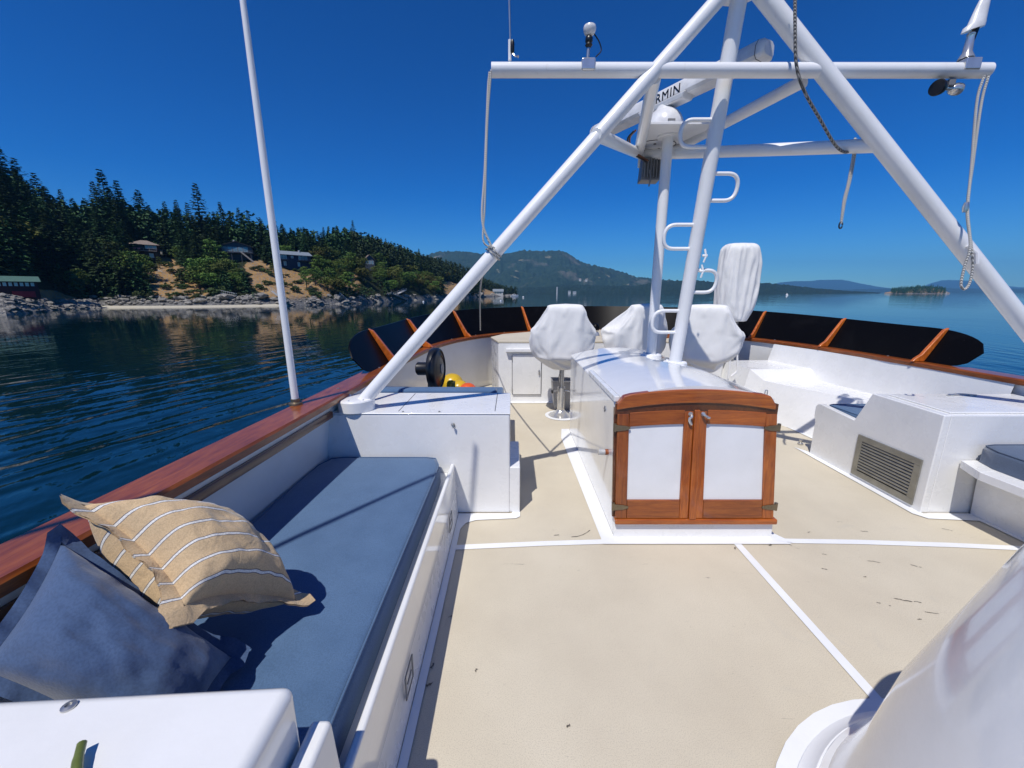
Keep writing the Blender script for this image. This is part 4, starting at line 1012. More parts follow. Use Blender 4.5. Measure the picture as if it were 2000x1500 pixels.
# sliding hatch slab on the roof
mb = MB(); a = [(lerp(1.66, .70, k/n), 2.44, roofz(k/n, .028)) for k in range(n+1)]; b = [(x, 3.36, z) for x, _, z in a]
lo = [(x, y, z-.03) for x, y, z in a]; lob = [(x, y, z-.03) for x, y, z in b]
mb.grid([a, b]); mb.grid([lo, lob], flip=True); mb.grid([lo, a]); mb.grid([b, lob]); mb.add([a[0], b[0], lob[0], lo[0]], [(0,1,2,3)]); mb.add([a[-1], b[-1], lob[-1], lo[-1]], [(3,2,1,0)])
mb.build('sliding_hatch', M['gloss'], r, sharp=35)
mb = MB(); mb.box(.655,.690,2.47,3.36,.935,.972); mb.build('hatch_runner', M['gelcoat'], r, bevel=.005)
# teak front
def fy(z): return 2.405 + .055*z/.93
def slab(mb, x0, x1, z0, z1, t0, t1, x0t=None, x1t=None):
    x0t = x0 if x0t is None else x0t; x1t = x1 if x1t is None else x1t
    mb.hexa([(x0,fy(z0)-t1,z0),(x1,fy(z0)-t1,z0),(x1,fy(z0)-t0,z0),(x0,fy(z0)-t0,z0),(x0t,fy(z1)-t1,z1),(x1t,fy(z1)-t1,z1),(x1t,fy(z1)-t0,z1),(x0t,fy(z1)-t0,z1)])
mb = MB(); slab(mb, .69,1.755,0,.112,-.03,.004); mb.build('coaming', M['gelcoat'], r, bevel=.004)
mb = MB(); slab(mb, .685,1.765,.112,.150,-.02,.035); mb.build('sill', M['teak_x'], r, bevel=.010, seg=3)
mb = MB(); slab(mb, .672,1.742,.151,.90,-.025,.0, .655,1.69); mb.build('door_frame', M['teak_dark'], r, bevel=.004)
def arch(x): return .025*(1-((x-1.19)/.5)**2)
for sd in (0, 1):
    # each door: two stiles, two rails, white panel, hinges
    e = lambda x0, x1: (x0, x1)
    if sd == 0: xo0, xo1, xi0, xi1, wi = .688, .672, 1.172, 1.157, .058
    else: xo0, xo1, xi0, xi1, wi = 1.742, 1.690, 1.224, 1.196, .046
    sg = 1 if sd == 0 else -1
    mb = MB(); w = .075
    def st(a0, a1, b0, b1, z0, z1):
        x = sorted([a0, b0]); xt = sorted([a1, b1]); slab(mb, x[0], x[1], z0, z1, .0, .022, xt[0], xt[1])
    st(xo0, xo1, xo0+sg*w, xo1+sg*w, .152, .865)
    mb.build('door', M['teak_z'], r, bevel=.004); d = r.children[-1]
    mb = MB(); st(xi0-sg*wi, xi1-sg*wi, xi0, xi1, .152, .865+.02); mb.build('stile', M['teak_z'], d, bevel=.004)
    f = lambda z: (z-.152)/.713
    def xo(z): return lerp(xo0, xo1, f(z)) + sg*(w+.0015)
    def xi(z): return lerp(xi0, xi1, f(z)) - sg*(wi+.0015)
    mb = MB(); st(xo(.152), xo(.28), xi(.152), xi(.28), .152, .28); mb.build('bottom_rail', M['teak_x'], d, bevel=.004)
    # top rail follows the arch
    mb = MB(); top = []; bot = []
    for k in range(9):
        t = k/8; x = lerp(xo(.80), xi(.80), t); bot.append((x, fy(.78), .775+arch(x))); top.append((x, fy(.86), .868+arch(x)))
    ft = [Vector(p) - Vector((0,.022,0)) for p in bot + top[::-1]]
    if sd == 1: ft = ft[::-1]
    mb.prism(ft, (0,.022,0)); mb.build('top_rail', M['teak_x'], d, bevel=.003)
    mb = MB(); poly = [(xo(.281), fy(.281), .281), (xi(.281), fy(.281), .281)] + [(lerp(xi(.78), xo(.78), k/8), fy(.78), .773+arch(lerp(xi(.78), xo(.78), k/8))) for k in range(9)]
    poly = [Vector(p) - Vector((0,.010,0)) for p in poly]
    if sd == 1: poly = poly[::-1]
    mb.prism(poly, (0,.009,0)); mb.build('panel', M['panelwhite'], d)
    for z in (.235, .775):
        xh = lerp(xo0, xo1, f(z)); mb = MB()
        mb.prism([Vector((xh-sg*.012, fy(z)-.0225, z-.022)), Vector((xh+sg*.05, fy(z)-.0225, z-.016)), Vector((xh+sg*.082, fy(z)-.0225, z-.006)), Vector((xh+sg*.082, fy(z)-.0225, z+.006)), Vector((xh+sg*.05, fy(z)-.0225, z+.014)), Vector((xh-sg*.012, fy(z)-.0225, z+.02))][::sg], (0,-.006,0))
        mb.tube([(xh-sg*.014, fy(z)-.018, z-.026), (xh-sg*.014, fy(z)-.018, z+.026)], .011, 10)
        for q2 in (.015,.035,.06): mb.lathe([(.006,0),(.006,.002)], c=(xh+sg*q2, fy(z)-.0285, z-.001), axis=(0,-1,0), n=8)
        mb.build('hinge', M['bronze'], d)
    xk = 1.135 if sd == 0 else 1.225
    mb = MB(); mb.tube(smooth_path([(xk,fy(.85)-.03,.865),(xk,fy(.85)-.045,.855),(xk+.012*(-sg),fy(.84)-.04,.838),(xk-.004,fy(.82)-.038,.815),(xk+.006,fy(.82)-.036,.80)] if sd == 0 else [(xk-.02,fy(.85)-.03,.875),(xk-.01,fy(.85)-.045,.865),(xk+.012,fy(.84)-.045,.85),(xk+.024,fy(.84)-.04,.846)], 4), .0085, 8)
    mb.lathe([(.014,0),(.014,.004)], c=(xk-.01*sd, fy(.86)-.023, .866), axis=(0,-1,0), n=12); mb.build('hook', M['chrome'], d)
mb = MB(); slab(mb, 1.174,1.222,.150,.893,-.0,.034,1.159,1.194); mb.build('astragal', M['teak_z'], r, bevel=.007, seg=3)
# dark rebate behind the lintel, then the arched lintel board
mb = MB(); pl = [(lerp(.655,1.69,k/16), 2.436, .862) for k in range(17)] + [(lerp(1.69,.655,k/16), 2.436, .93+.08*(1-(2*k/16-1)**2)) for k in range(17)]
mb.prism(pl, (0,.012,0)); mb.build('rebate', M['teak_dark'], r)
mb = MB(); top = []; bot = []
for k in range(25):
    t = k/24; x = lerp(.664, 1.672, t); e = min(1, min(t, 1-t)/.07); ar = .085*(1-(2*t-1)**2)
    bot.append((x, 2.425, .892 + ar*.55)); top.append((x, 2.425, .897 + ar*.55 + (.028 + .056*sqrt(max(0, 1-(1-e)**2)))))
pl = [Vector(p) for p in bot + top[::-1]]
mb.prism(pl, (0,.05,0)); mb.build('lintel_board', M['teak_x'], r, bevel=.009, seg=3)
mb = MB(); mb.tube(fillet([(1.60,2.45,.984),(1.60,2.45,1.018),(1.615,2.45,1.018),(1.615,2.45,.984)], .01), .003, 6); mb.build('eye', M['steel'], r)
# wall fittings on the port side
mb = MB(); mb.lathe([(.021,0),(.021,.03)], c=(.680,2.62,.53), axis=(-1,0,0), n=18); k = mb.build('stop_knob', M['teak_y'], r)
mb = MB(); mb.lathe([(.020,.03),(.020,.075)], c=(.680,2.62,.53), axis=(-1,0,0), n=18); mb.build('clear_tip', M['clear'], k)
mb = MB(); mb.box(.658,.667,2.735,2.745,.79,.83); mb.box(.656,.665,2.72,2.76,.806,.812); mb.build('cleat', M['grey'], r)

# ------------------------------------------------------------------ tripod mast
mast = thing('mast', 'white painted tripod mast with crossbeam, braces and loop rungs', 'mast', (CX,2.85,.78))
APEX = aty(1453, -58, 3.06)
FL = Vector((-1.137, 2.815, .79)); FR = Vector(atz(2117, 795, .79)); FR.y = 2.82
FA = Vector((1.435, 3.47, 1.02)); FB = Vector((1.375, 3.92, 1.02))
def on_line(a, b, v):
    lo, hi = 0, 1
    for _ in range(40):
        m = (lo+hi)/2
        if px(a.lerp(b, m))[1] > v: lo = m
        else: hi = m
    return a.lerp(b, lo)
NL = on_line(FL, APEX, 137); NR = on_line(FR, APEX, 137)
for nm, foot, rad in (('leg', FL, .048), ('leg', FR, .056), ('leg', FA, .052)):
    mb = MB(); d = (APEX-foot).normalized(); mb.tube([foot, APEX + d*(.0 if rad != .052 else .3)], rad, 24); mb.build(nm, M['pole'], mast)
mb = MB(); mb.lathe([(.16,-.1),(.16,.06),(.1,.1)], c=APEX, n=24); mb.build('masthead', M['pole'], mast)
BY = (NL.y+NR.y)/2; BZ = NL.z
bl, br = aty(960,137,BY), aty(1930,138,BY)
mb = MB(); mb.tube([bl, br], .0435, 24); mb.build('crossbeam', M['pole'], mast, sharp=50)
NC = aty(1247, 300, 4.16)
LL = on_line(FL, APEX, 264); RR = on_line(FR, APEX, 284)
for a, b, rad in ((NL+Vector((0,.02,-.03)), NC, .046), (LL, NC, .043), (RR, NC+Vector((.05,0,-.01)), .044), (aty(1570,158,BY+.05), aty(1318,292,4.14), .042)):
    mb = MB(); mb.tube([a, b], rad, 20); mb.build('brace', M['pole'], mast)
mb = MB(); mb.tube([LL.lerp(NC,-.035), LL.lerp(NC,.02)], .036, 20); mb.build('stub', M['pole'], mast)
pz = aty(1300,243,3.62).z
pA, pB, pC, pD = aty(1256,243,3.62), aty(1392,243,3.62), aty(1338,296,4.26), aty(1240,296,4.26)
P4 = [Vector((p.x, p.y, pz)) for p in (pA, pB, pC, pD)]
mb = MB(); mb.prism(P4, (0,0,.022)); mb.build('platform', M['pole'], mast, bevel=.004)
mb = MB(); mb.tube([(lerp(pD.x,pC.x,.3)+.17*cos(2*pi*k/40), 4.07+.12*sin(2*pi*k/40), pz-.002) for k in range(40)], .003, 5, closed=True); mb.build('seam', M['caulk'], mast)
for dx, dy in ((.02,4.05),(.1,4.17),(.25,4.18),(.42,3.9)): mb = MB(); mb.lathe([(.012,0),(.012,-.006)], c=(pD.x+dx+.1, dy, pz-.001), n=8); mb.build('bolt', M['grey'], mast)
tb = Vector((aty(1305,264,3.87).x, 3.87, pz))
mb = MB(); mb.tube([FB, tb], .046, 22); mb.build('leg', M['pole'], mast)
mb = MB(); mb.lathe([(.09,-.012),(.09,0)], c=tb, n=24); mb.build('flange', M['pole'], mast)
for f, rad, h in ((FL, .128, .085), (FR, .128, .085), (FA, .10, .045), (FB, .10, .045)):
    z0 = .786 if f in (FL, FR) else .985
    mb = MB(); mb.lathe([(rad,z0),(rad,z0+h-.012),(rad-.006,z0+h-.003),(rad-.016,z0+h),(.05,z0+h)], c=(f.x,f.y,0), n=32)
    fl = mb.build('foot_flange', M['pole'], mast, sharp=28)
    for k in range(6):
        a = k*1.047+.3; mb = MB(); mb.lathe([(.011,z0+h),(.011,z0+h+.007)], c=(f.x+(rad-.03)*cos(a), f.y+(rad-.03)*sin(a), 0), n=6); mb.build('bolt', M['pole'], fl)
for v0, v1, ue, sg in ((234,287,1329,-1),(339,392,1440,1),(439,486,1297,-1),(528,571,1399,1),(607,649,1274,-1)):
    a = on_line(FA, APEX, v0); b = on_line(FA, APEX, v1); xe = aty(ue, (v0+v1)/2, (a.y+b.y)/2).x
    A_, B_ = a.copy(), b.copy(); a2 = Vector((xe, a.y, a.z)); b2 = Vector((xe, b.y, b.z))
    mb = MB(); mb.tube(fillet([A_, a2, b2, B_], (a.z-b.z)*.49, 8), .0145, 12); mb.build('rung', M['pole'], mast)
for v in (500, 530):
    p = on_line(FA, APEX, v); mb = MB(); x = p.x+.075
    mb.tube([(x,p.y-.02,p.z+.05),(x+.01,p.y-.03,p.z),(x,p.y-.02,p.z-.05)], .008, 8); mb.tube([(p.x+.06,p.y-.02,p.z),(x+.02,p.y-.03,p.z)], .01, 8); mb.build('cleat', M['pole'], mast)

# radar on the platform
RC = aty(1300, 190, 3.87); rz0 = pz + .022
L_ = aty(1160, 262, 1); hh = RC.z - EYE
eL = aty(1160,262, hh/((L_.z-EYE))); R_ = aty(1503,92,1); eR = aty(1503,92, hh/(R_.z-EYE))
r = thing('radar', 'white open array radar with black lettering on the mast platform', 'radar', (RC.x, RC.y, rz0))
mb = MB(); mb.lathe([(.160,0),(.165,.02),(.158,.07),(.14,.115),(.11,.15),(.075,.175),(.06,.21)], c=(RC.x,RC.y,rz0), n=36, sx=1, sy=1.15); mb.build('pedestal', M['radar'], r, sharp=50)
mb = MB(); mb.box(RC.x-.03,RC.x+.03,RC.y-.19,RC.y-.182,rz0+.03,rz0+.045); mb.build('badge', M['grey'], r)
ax = (eR-eL); ax.z = 0; axn = ax.normalized(); sd = Vector((axn.y, -axn.x, 0)); 
if sd.y > 0: sd = -sd
cz = rz0 + .27
mid = (eL+eR)/2; mid.z = cz
sec = [(-.07,-.055),(.055,-.055),(.075,-.035),(.075,.02),(.05,.06),(-.04,.065),(-.075,.04),(-.08,-.03)]
mb = MB(); rows = []
HL = ax.length/2
for t, k in ((-1,.72),(-.985,.92),(-.95,1),(.95,1),(.985,.92),(1,.72)):
    c = mid + axn*HL*t; rows.append([c + sd*(a*k) + Vector((0,0,b*k)) for a, b in sec])
mb.grid(rows, wrap=True); mb.add(rows[0], [tuple(range(8))]); mb.add(rows[-1], [tuple(range(8))[::-1]])
bar = mb.build('antenna_bar', M['radar'], r, sharp=40)
bmn = bmesh.new(); bmn.from_mesh(bar.data); bmesh.ops.recalc_face_normals(bmn, faces=bmn.faces); bmn.to_mesh(bar.data); bmn.free()
mb = MB(); mb.hexa([Vector((RC.x,RC.y,cz-.075)) + axn*a + sd*b + Vector((0,0,c)) for a, b, c in ((-.22,-.06,-.012),(.22,-.06,-.012),(.22,.06,-.012),(-.22,.06,-.012),(-.25,-.07,.03),(.25,-.07,.03),(.25,.07,.03),(-.25,.07,.03))]); mb.build('mount', M['radar'], r, bevel=.01)
for t in (-.94, .94):
    mb = MB(); c = mid + axn*HL*t; mb.tube([c + sd*(a*1.006) + Vector((0,0,b*1.006)) for a, b in sec], .0025, 5, closed=True); mb.build('end_seam', M['caulk'], r)
cu = bpy.data.curves.new('lettering', 'FONT'); cu.body = 'GARMIN'; cu.size = .098; cu.align_x = 'CENTER'; cu.align_y = 'CENTER'; cu.extrude = .0015; cu.space_character = 1.12
tmp = bpy.data.objects.new('lettering', cu); COL.objects.link(tmp)
dg = bpy.context.evaluated_depsgraph_get(); dg.update(); me = bpy.data.meshes.new_from_object(tmp.evaluated_get(dg)); bpy.data.objects.remove(tmp)
me.materials.clear(); me.materials.append(M['ink'])
lo = bpy.data.objects.new('lettering', me); COL.objects.link(lo); lo.parent = bar
xa = axn if sd.cross(axn).z < 0 else -axn
xa = axn; za = sd; ya = za.cross(xa)
if ya.z < 0: xa = -axn; ya = za.cross(xa)
tl = mid + axn*(.022*HL*2) + sd*.0765 + Vector((0,0,-.008)) - Vector((RC.x,RC.y,rz0))
lo.matrix_local = Matrix(((xa.x,ya.x,za.x,tl.x),(xa.y,ya.y,za.y,tl.y),(xa.z,ya.z,za.z,tl.z),(0,0,0,1)))

# flood light and its cables below the platform
fp = aty(1268, 332, 4.12)
r = thing('flood_light', 'grey finned flood light hanging upside down below the radar platform', 'light', tuple(fp))
mb = MB(); mb.hexa([(fp.x-.09,fp.y-.05,fp.z-.10),(fp.x+.09,fp.y-.05,fp.z-.10),(fp.x+.09,fp.y+.06,fp.z-.11),(fp.x-.09,fp.y+.06,fp.z-.11),(fp.x-.075,fp.y-.05,fp.z+.10),(fp.x+.095,fp.y-.05,fp.z+.10),(fp.x+.095,fp.y+.06,fp.z+.10),(fp.x-.075,fp.y+.06,fp.z+.10)]); mb.build('housing', M['grey'], r, bevel=.008)
mb = MB()
for k in range(6): mb.box(fp.x-.07+.028*k, fp.x-.062+.028*k, fp.y-.075, fp.y-.051, fp.z-.08, fp.z+.08)
mb.build('fin', M['grey'], r)
mb = MB(); mb.tube([(fp.x-.10,fp.y,fp.z+.02),(fp.x-.10,fp.y,fp.z+.17)], .012, 8); mb.tube([(fp.x+.10,fp.y,fp.z),(fp.x+.10,fp.y,fp.z+.17)], .012, 8); mb.build('bracket', M['pole'], r)
mb = MB(); mb.tube(smooth_path([(fp.x-.02,fp.y-.07,fp.z-.02),(fp.x-.01,fp.y-.085,fp.z-.09),(fp.x-.015,fp.y-.07,fp.z-.16)], 5), .007, 8); mb.build('lead', M['grey'], r)
for k, (c, dx) in enumerate(((M['blackplastic'],0),(M['teak_dark'],.018))):
    pts = [aty(1238,256,3.87), aty(1226,272,3.92), aty(1232,296,3.97), aty(1262,316,4.04)]
    mb = MB(); mb.tube(smooth_path([p + Vector((dx, 0, dx*.5)) for p in pts], 6), .008, 8); tag(mb.build('cable', c), 'black cable looping from the brace to the flood light' if k == 0 else 'brown cable beside the black one at the flood light', 'cable')

# instruments on the crossbeam
def beam_at(u): return aty(u, 137, BY)
p = beam_at(1147)
r = thing('satellite_antenna', 'white mushroom antenna on a short steel stalk clamped to the crossbeam', 'antenna', tuple(p))
mb = MB(); mb.box(p.x-.045,p.x+.045,p.y-.051,p.y+.051,p.z-.02,p.z+.051); mb.build('clamp', M['chrome'], r, bevel=.01)
mb = MB(); mb.tube([(p.x,p.y,p.z+.06),(p.x+.005,p.y,p.z+.17)], .011, 12); mb.build('stalk', M['steel'], r)
mb = MB(); mb.lathe([(.012,.125),(.024,.14),(.018,.152),(.024,.16),(.024,.18),(.014,.192)], c=(p.x+.004,p.y,p.z), n=16); mb.build('adjuster', M['blackplastic'], r)
mb = MB(); mb.lathe([(.014,.19),(.030,.200),(.038,.215),(.041,.228),(.041,.234),(.037,.246),(.022,.254),(.004,.256)], c=(p.x+.006,p.y,p.z), n=24); mb.build('dome', M['radar'], r)
mb = MB(); mb.tube(smooth_path([(p.x+.03,p.y,p.z+.21),(p.x+.07,p.y,p.z+.16),(p.x+.085,p.y,p.z+.11),(p.x+.05,p.y-.02,p.z+.066)], 6), .004, 6); mb.build('lead', M['blackplastic'], r)
p = beam_at(1885)
r = thing('fin_antenna', 'white fin shaped antenna on a chrome ratchet mount', 'antenna', tuple(p))
mb = MB(); mb.box(p.x-.05,p.x+.05,p.y-.051,p.y+.045,p.z-.015,p.z+.052); mb.lathe([(.045,.06),(.025,.10),(.02,.19),(.024,.20),(.012,.215)], c=(p.x-.012,p.y,p.z), n=16); mb.build('mount', M['chrome'], r, bevel=.006)
mb = MB(); mb.tube([(p.x-.01,p.y,p.z+.13),(p.x+.012,p.y,p.z+.235)], .017, 12); mb.build('ferrule', M['blackplastic'], r)
mb = MB(); rows = []
for t, a0, a1, th in ((0,-.075,.06,.032),(.12,-.068,.062,.032),(.2,-.045,.06,.028),(.6,-.02,.06,.022),(.92,.005,.06,.014),(1,.02,.056,.006)):
    z = p.z+.225+.21*t; rows.append([(p.x+lerp(a0,a1,.5)+cos(2*pi*k/16)*(a1-a0)/2, p.y+sin(2*pi*k/16)*th, z+.02*cos(2*pi*k/16)*(1-t)) for k in range(16)])
mb.grid(rows, wrap=True); mb.add(rows[0], [tuple(range(16))[::-1]]); mb.add(rows[-1], [tuple(range(16))]); mb.build('fin', M['radar'], r, sharp=50)
p = beam_at(1858)
r = thing('air_horn', 'small chrome and black trumpet horn slung under the crossbeam', 'horn', tuple(p))
z = p.z-.105
mb = MB(); mb.box(p.x-.012,p.x+.03,p.y-.02,p.y+.02,z+.01,p.z-.055); mb.build('bracket', M['grey'], r, bevel=.004)
mb = MB(); mb.lathe([(.045,-.10),(.048,-.09),(.04,-.06),(.02,-.035),(.012,-.02)], c=(p.x,p.y,z), axis=(1,.25,.05), n=20); mb.build('bell', M['blackplastic'], r)
mb = MB(); mb.lathe([(.012,-.03),(.012,.03),(.03,.045),(.036,.075),(.036,.10),(.03,.11)], c=(p.x,p.y,z), axis=(1,.25,.05), n=20); mb.build('driver', M['chrome'], r)

# ropes and wires
def ropeobj(name, pts, rad, mat, label, cat='rope', n=8): mb = MB(); mb.tube(smooth_path(pts, n), rad, 8); return tag(mb.build(name, mat), label, cat)
tie = on_line(FL, APEX, 492); tie2 = tie + Vector((-.02,-.058,.02))
r = thing('halyard', 'grey braided halyard from the crossbeam tip tied off round the port leg', 'rope', tuple(bl))
mb = MB(); mb.tube(smooth_path([bl+Vector((-.012,0,-.01)), aty(953,180,BY-.01), aty(947,330,BY-.08), aty(942,430,BY-.14), tie2], 8), .008, 8); mb.tube(smooth_path([bl+Vector((.0,-.03,-.01)), aty(952,240,BY-.05), aty(947,400,BY-.12), aty(944,470,BY-.16), tie2+Vector((.02,0,0))], 8), .006, 8); mb.build('line', M['rope'], r)
mb = MB(); d = (APEX-FL).normalized(); xv = d.cross(Vector((0,1,0))).normalized(); yv = d.cross(xv)
mb.tube([tie + d*(.004*k*.5-.03) + (xv*cos(k*.6)+yv*sin(k*.6))*.058 for k in range(16)], .007, 6); mb.build('hitch', M['rope'], r)
ib = nearest(atz(952,659,.92))
ropeobj('halyard_tail', [tie2, aty(938.5,560,4.0), aty(938,645,5.9)], .009, M['rope'], 'taut line running from the port leg hitch down to a rail brace')
ropeobj('halyard_loop', [br+Vector((-.02,-.03,-.04)), aty(1917,200,BY-.04), aty(1900,320,BY-.10), aty(1889,410,BY-.16), aty(1897,480,BY-.24), aty(1900,520,BY-.24), aty(1894,552,BY-.24), aty(1884,565,BY-.24), aty(1877,555,BY-.24), aty(1884,520,BY-.24), aty(1895,480,BY-.24), aty(1890,410,BY-.17), aty(1897,330,BY-.11), aty(1908,200,BY-.05), br+Vector((-.06,-.04,-.05))], .0075, M['rope'], 'long doubled halyard loop hanging from the free tip of the crossbeam')
mb = MB(); c = aty(1886,405,BY-.17); mb.lathe([(.012,-.03),(.018,0),(.012,.03)], c=c, n=10); tag(mb.build('snap_shackle', M['steel']), 'small steel snap shackle on the long halyard loop', 'shackle')
mb = MB(); c = on_line(FR, APEX, 490); mb.tube([c+Vector((-.05,-.05,.03)), c+Vector((.0,-.072,-.02)), c+Vector((.02,-.072,-.09))], .012, 8); tag(mb.build('leg_cleat', M['pole']), 'white horn cleat on the starboard mast leg', 'cleat')
rt = lambda u, v, y: aty(u, v, y)
ropeobj('short_rope', [rt(1670,270,BY+.12), rt(1667,300,BY+.07), rt(1656,360,BY+.07), rt(1648,392,BY+.07), rt(1643,436,BY+.07), rt(1650,395,BY+.07), rt(1661,350,BY+.07), rt(1670,300,BY+.09), rt(1672,272,BY+.12)], .0075, M['rope'], 'short knotted rope dangling from the horizontal brace')
mb = MB(); c = aty(1642,440,BY+.07); mb.tube([c+Vector((.012*cos(a*.5), 0, .022*sin(a*.5))) for a in range(13)], .005, 6, closed=False); tag(mb.build('snap_hook', M['blackplastic']), 'dark snap hook at the end of the short knotted rope', 'hook')
ropeobj('wire_stay', [rt(1553,-40,BY-.12), rt(1553,60,BY-.12), rt(1556,130,BY-.10), rt(1572,180,BY-.08), rt(1600,230,BY-.02), rt(1632,284,BY+.05), rt(1655,297,BY+.07), rt(1668,276,BY+.10)], .0095, M['wire'], 'slack grey wire stay sagging from the masthead to the brace')
p = beam_at(997); r = thing('wire_antenna', 'thin vertical wire aerial with a black insulator at the crossbeam', 'antenna', tuple(p))
mb = MB(); mb.tube([(p.x+.0,p.y,p.z+.13),(p.x-.03,p.y,p.z+1.2)], .006, 8); mb.build('wire', M['steel'], r)
mb = MB(); mb.tube([(p.x-.004,p.y,p.z+.055),(p.x-.004,p.y,p.z+.17)], .011, 10); mb.build('post', M['pole'], r)
mb = MB(); mb.lathe([(.008,.09),(.013,.10),(.013,.15),(.008,.165)], c=(p.x+.013,p.y-.01,p.z), n=12); mb.build('insulator', M['blackplastic'], r)
mb = MB(); mb.tube(smooth_path([(p.x+.013,p.y-.01,p.z+.09),(p.x+.03,p.y-.02,p.z+.07),(p.x+.05,p.y-.01,p.z+.075),(p.x+.05,p.y-.03,p.z+.058)], 5), .005, 6); mb.build('pigtail', M['steel'], r)
# whip aerial on the port rail
wb = Vector((-1.405, 2.50, .91)); wt = aty(440, -260, 2.55)
r = thing('whip_antenna', 'tall slender white whip aerial standing on the port rail', 'antenna', tuple(wb))
mb = MB(); mb.tube([wb+Vector((0,0,.03)), wb.lerp(wt,.5), wt], [.022,.020,.012], 16); mb.build('rod', M['pole'], r)
mb = MB(); mb.lathe([(.042,0),(.042,.012),(.028,.02),(.028,.04)], c=wb, n=20); mb.build('base', M['bronze'], r)

# ------------------------------------------------------------------ helm console and chairs
r = thing('helm_console', 'white helm console with a cupboard door across the forward end', 'console', (1.4,5.9,0))
front = [(-.2,5.84),(3.12,5.84),(3.45,6.3),(3.1,7.0),(2.5,7.45),(CX,7.68),(.5,7.4),(-.15,6.85),(-.33,6.4)]
mb = MB(); mb.prism([(x,y,0) for x,y in front], (0,0,.895)); mb.build('body', M['gelcoat'], r, bevel=.01)
cen = Vector((1.45,6.6,0)); mb = MB(); mb.prism([cen + (Vector((x,y,0))-cen)*1.006 + Vector((0,0,.896)) for x,y in front], (0,0,.03)); mb.build('counter', M['deck'], r, bevel=.008)
a, b = aty(1001,693,5.83), aty(1056,770,5.83)
mb = MB(); mb.box(a.x, b.x, 5.815, 5.838, b.z, a.z); d = mb.build('cupboard_door', M['gelcoat'], r, bevel=.006)
mb = MB(); 
for x0, x1, z0, z1 in ((a.x-.008,a.x-.003,b.z,a.z),(b.x+.003,b.x+.008,b.z,a.z),(a.x,b.x,b.z-.008,b.z-.003)): mb.box(x0,x1,5.833,5.8385,z0,z1)
mb.build('gap', M['caulk'], d)
mb = MB(); mb.tube([(b.x-.03,5.80,.50),(b.x-.03,5.79,.47),(b.x-.035,5.80,.43)], .008, 8); mb.lathe([(.014,0),(.014,.006)], c=(b.x-.03,5.815,.48), axis=(0,-1,0), n=10); mb.build('latch', M['steel'], d)
for z in (b.z+.06, a.z-.06): mb = MB(); mb.tube([(a.x-.005,5.81,z-.03),(a.x-.005,5.81,z+.03)], .007, 8); mb.build('hinge', M['steel'], d)
mb = MB(); c = aty(988,681,5.80); mb.box(c.x, c.x+.46, 5.775, 5.838, c.z-.05, c.z); mb.build('drip_ledge', M['gelcoat'], r, bevel=.008)
mb = MB(); c = aty(1308,653,6.3); mb.box(c.x-.3,c.x+.3,6.2,6.5,.927,1.0); mb.build('instrument_box', M['teak_x'], r, bevel=.01)
c = aty(1163,640,6.6); r = thing('binnacle', 'small chrome and black compass glimpsed between the covered chairs', 'compass', (c.x,6.6,.927))
mb = MB(); mb.lathe([(.07,0),(.06,.04),(.045,.06),(.06,.09)], c=(c.x,6.6,.927), n=20); mb.build('base', M['chrome'], r); mb = MB(); mb.lathe([(.06,.09),(.065,.13),(.045,.18),(.01,.20)], c=(c.x,6.6,.927), n=20); mb.build('dome', M['black'], r)

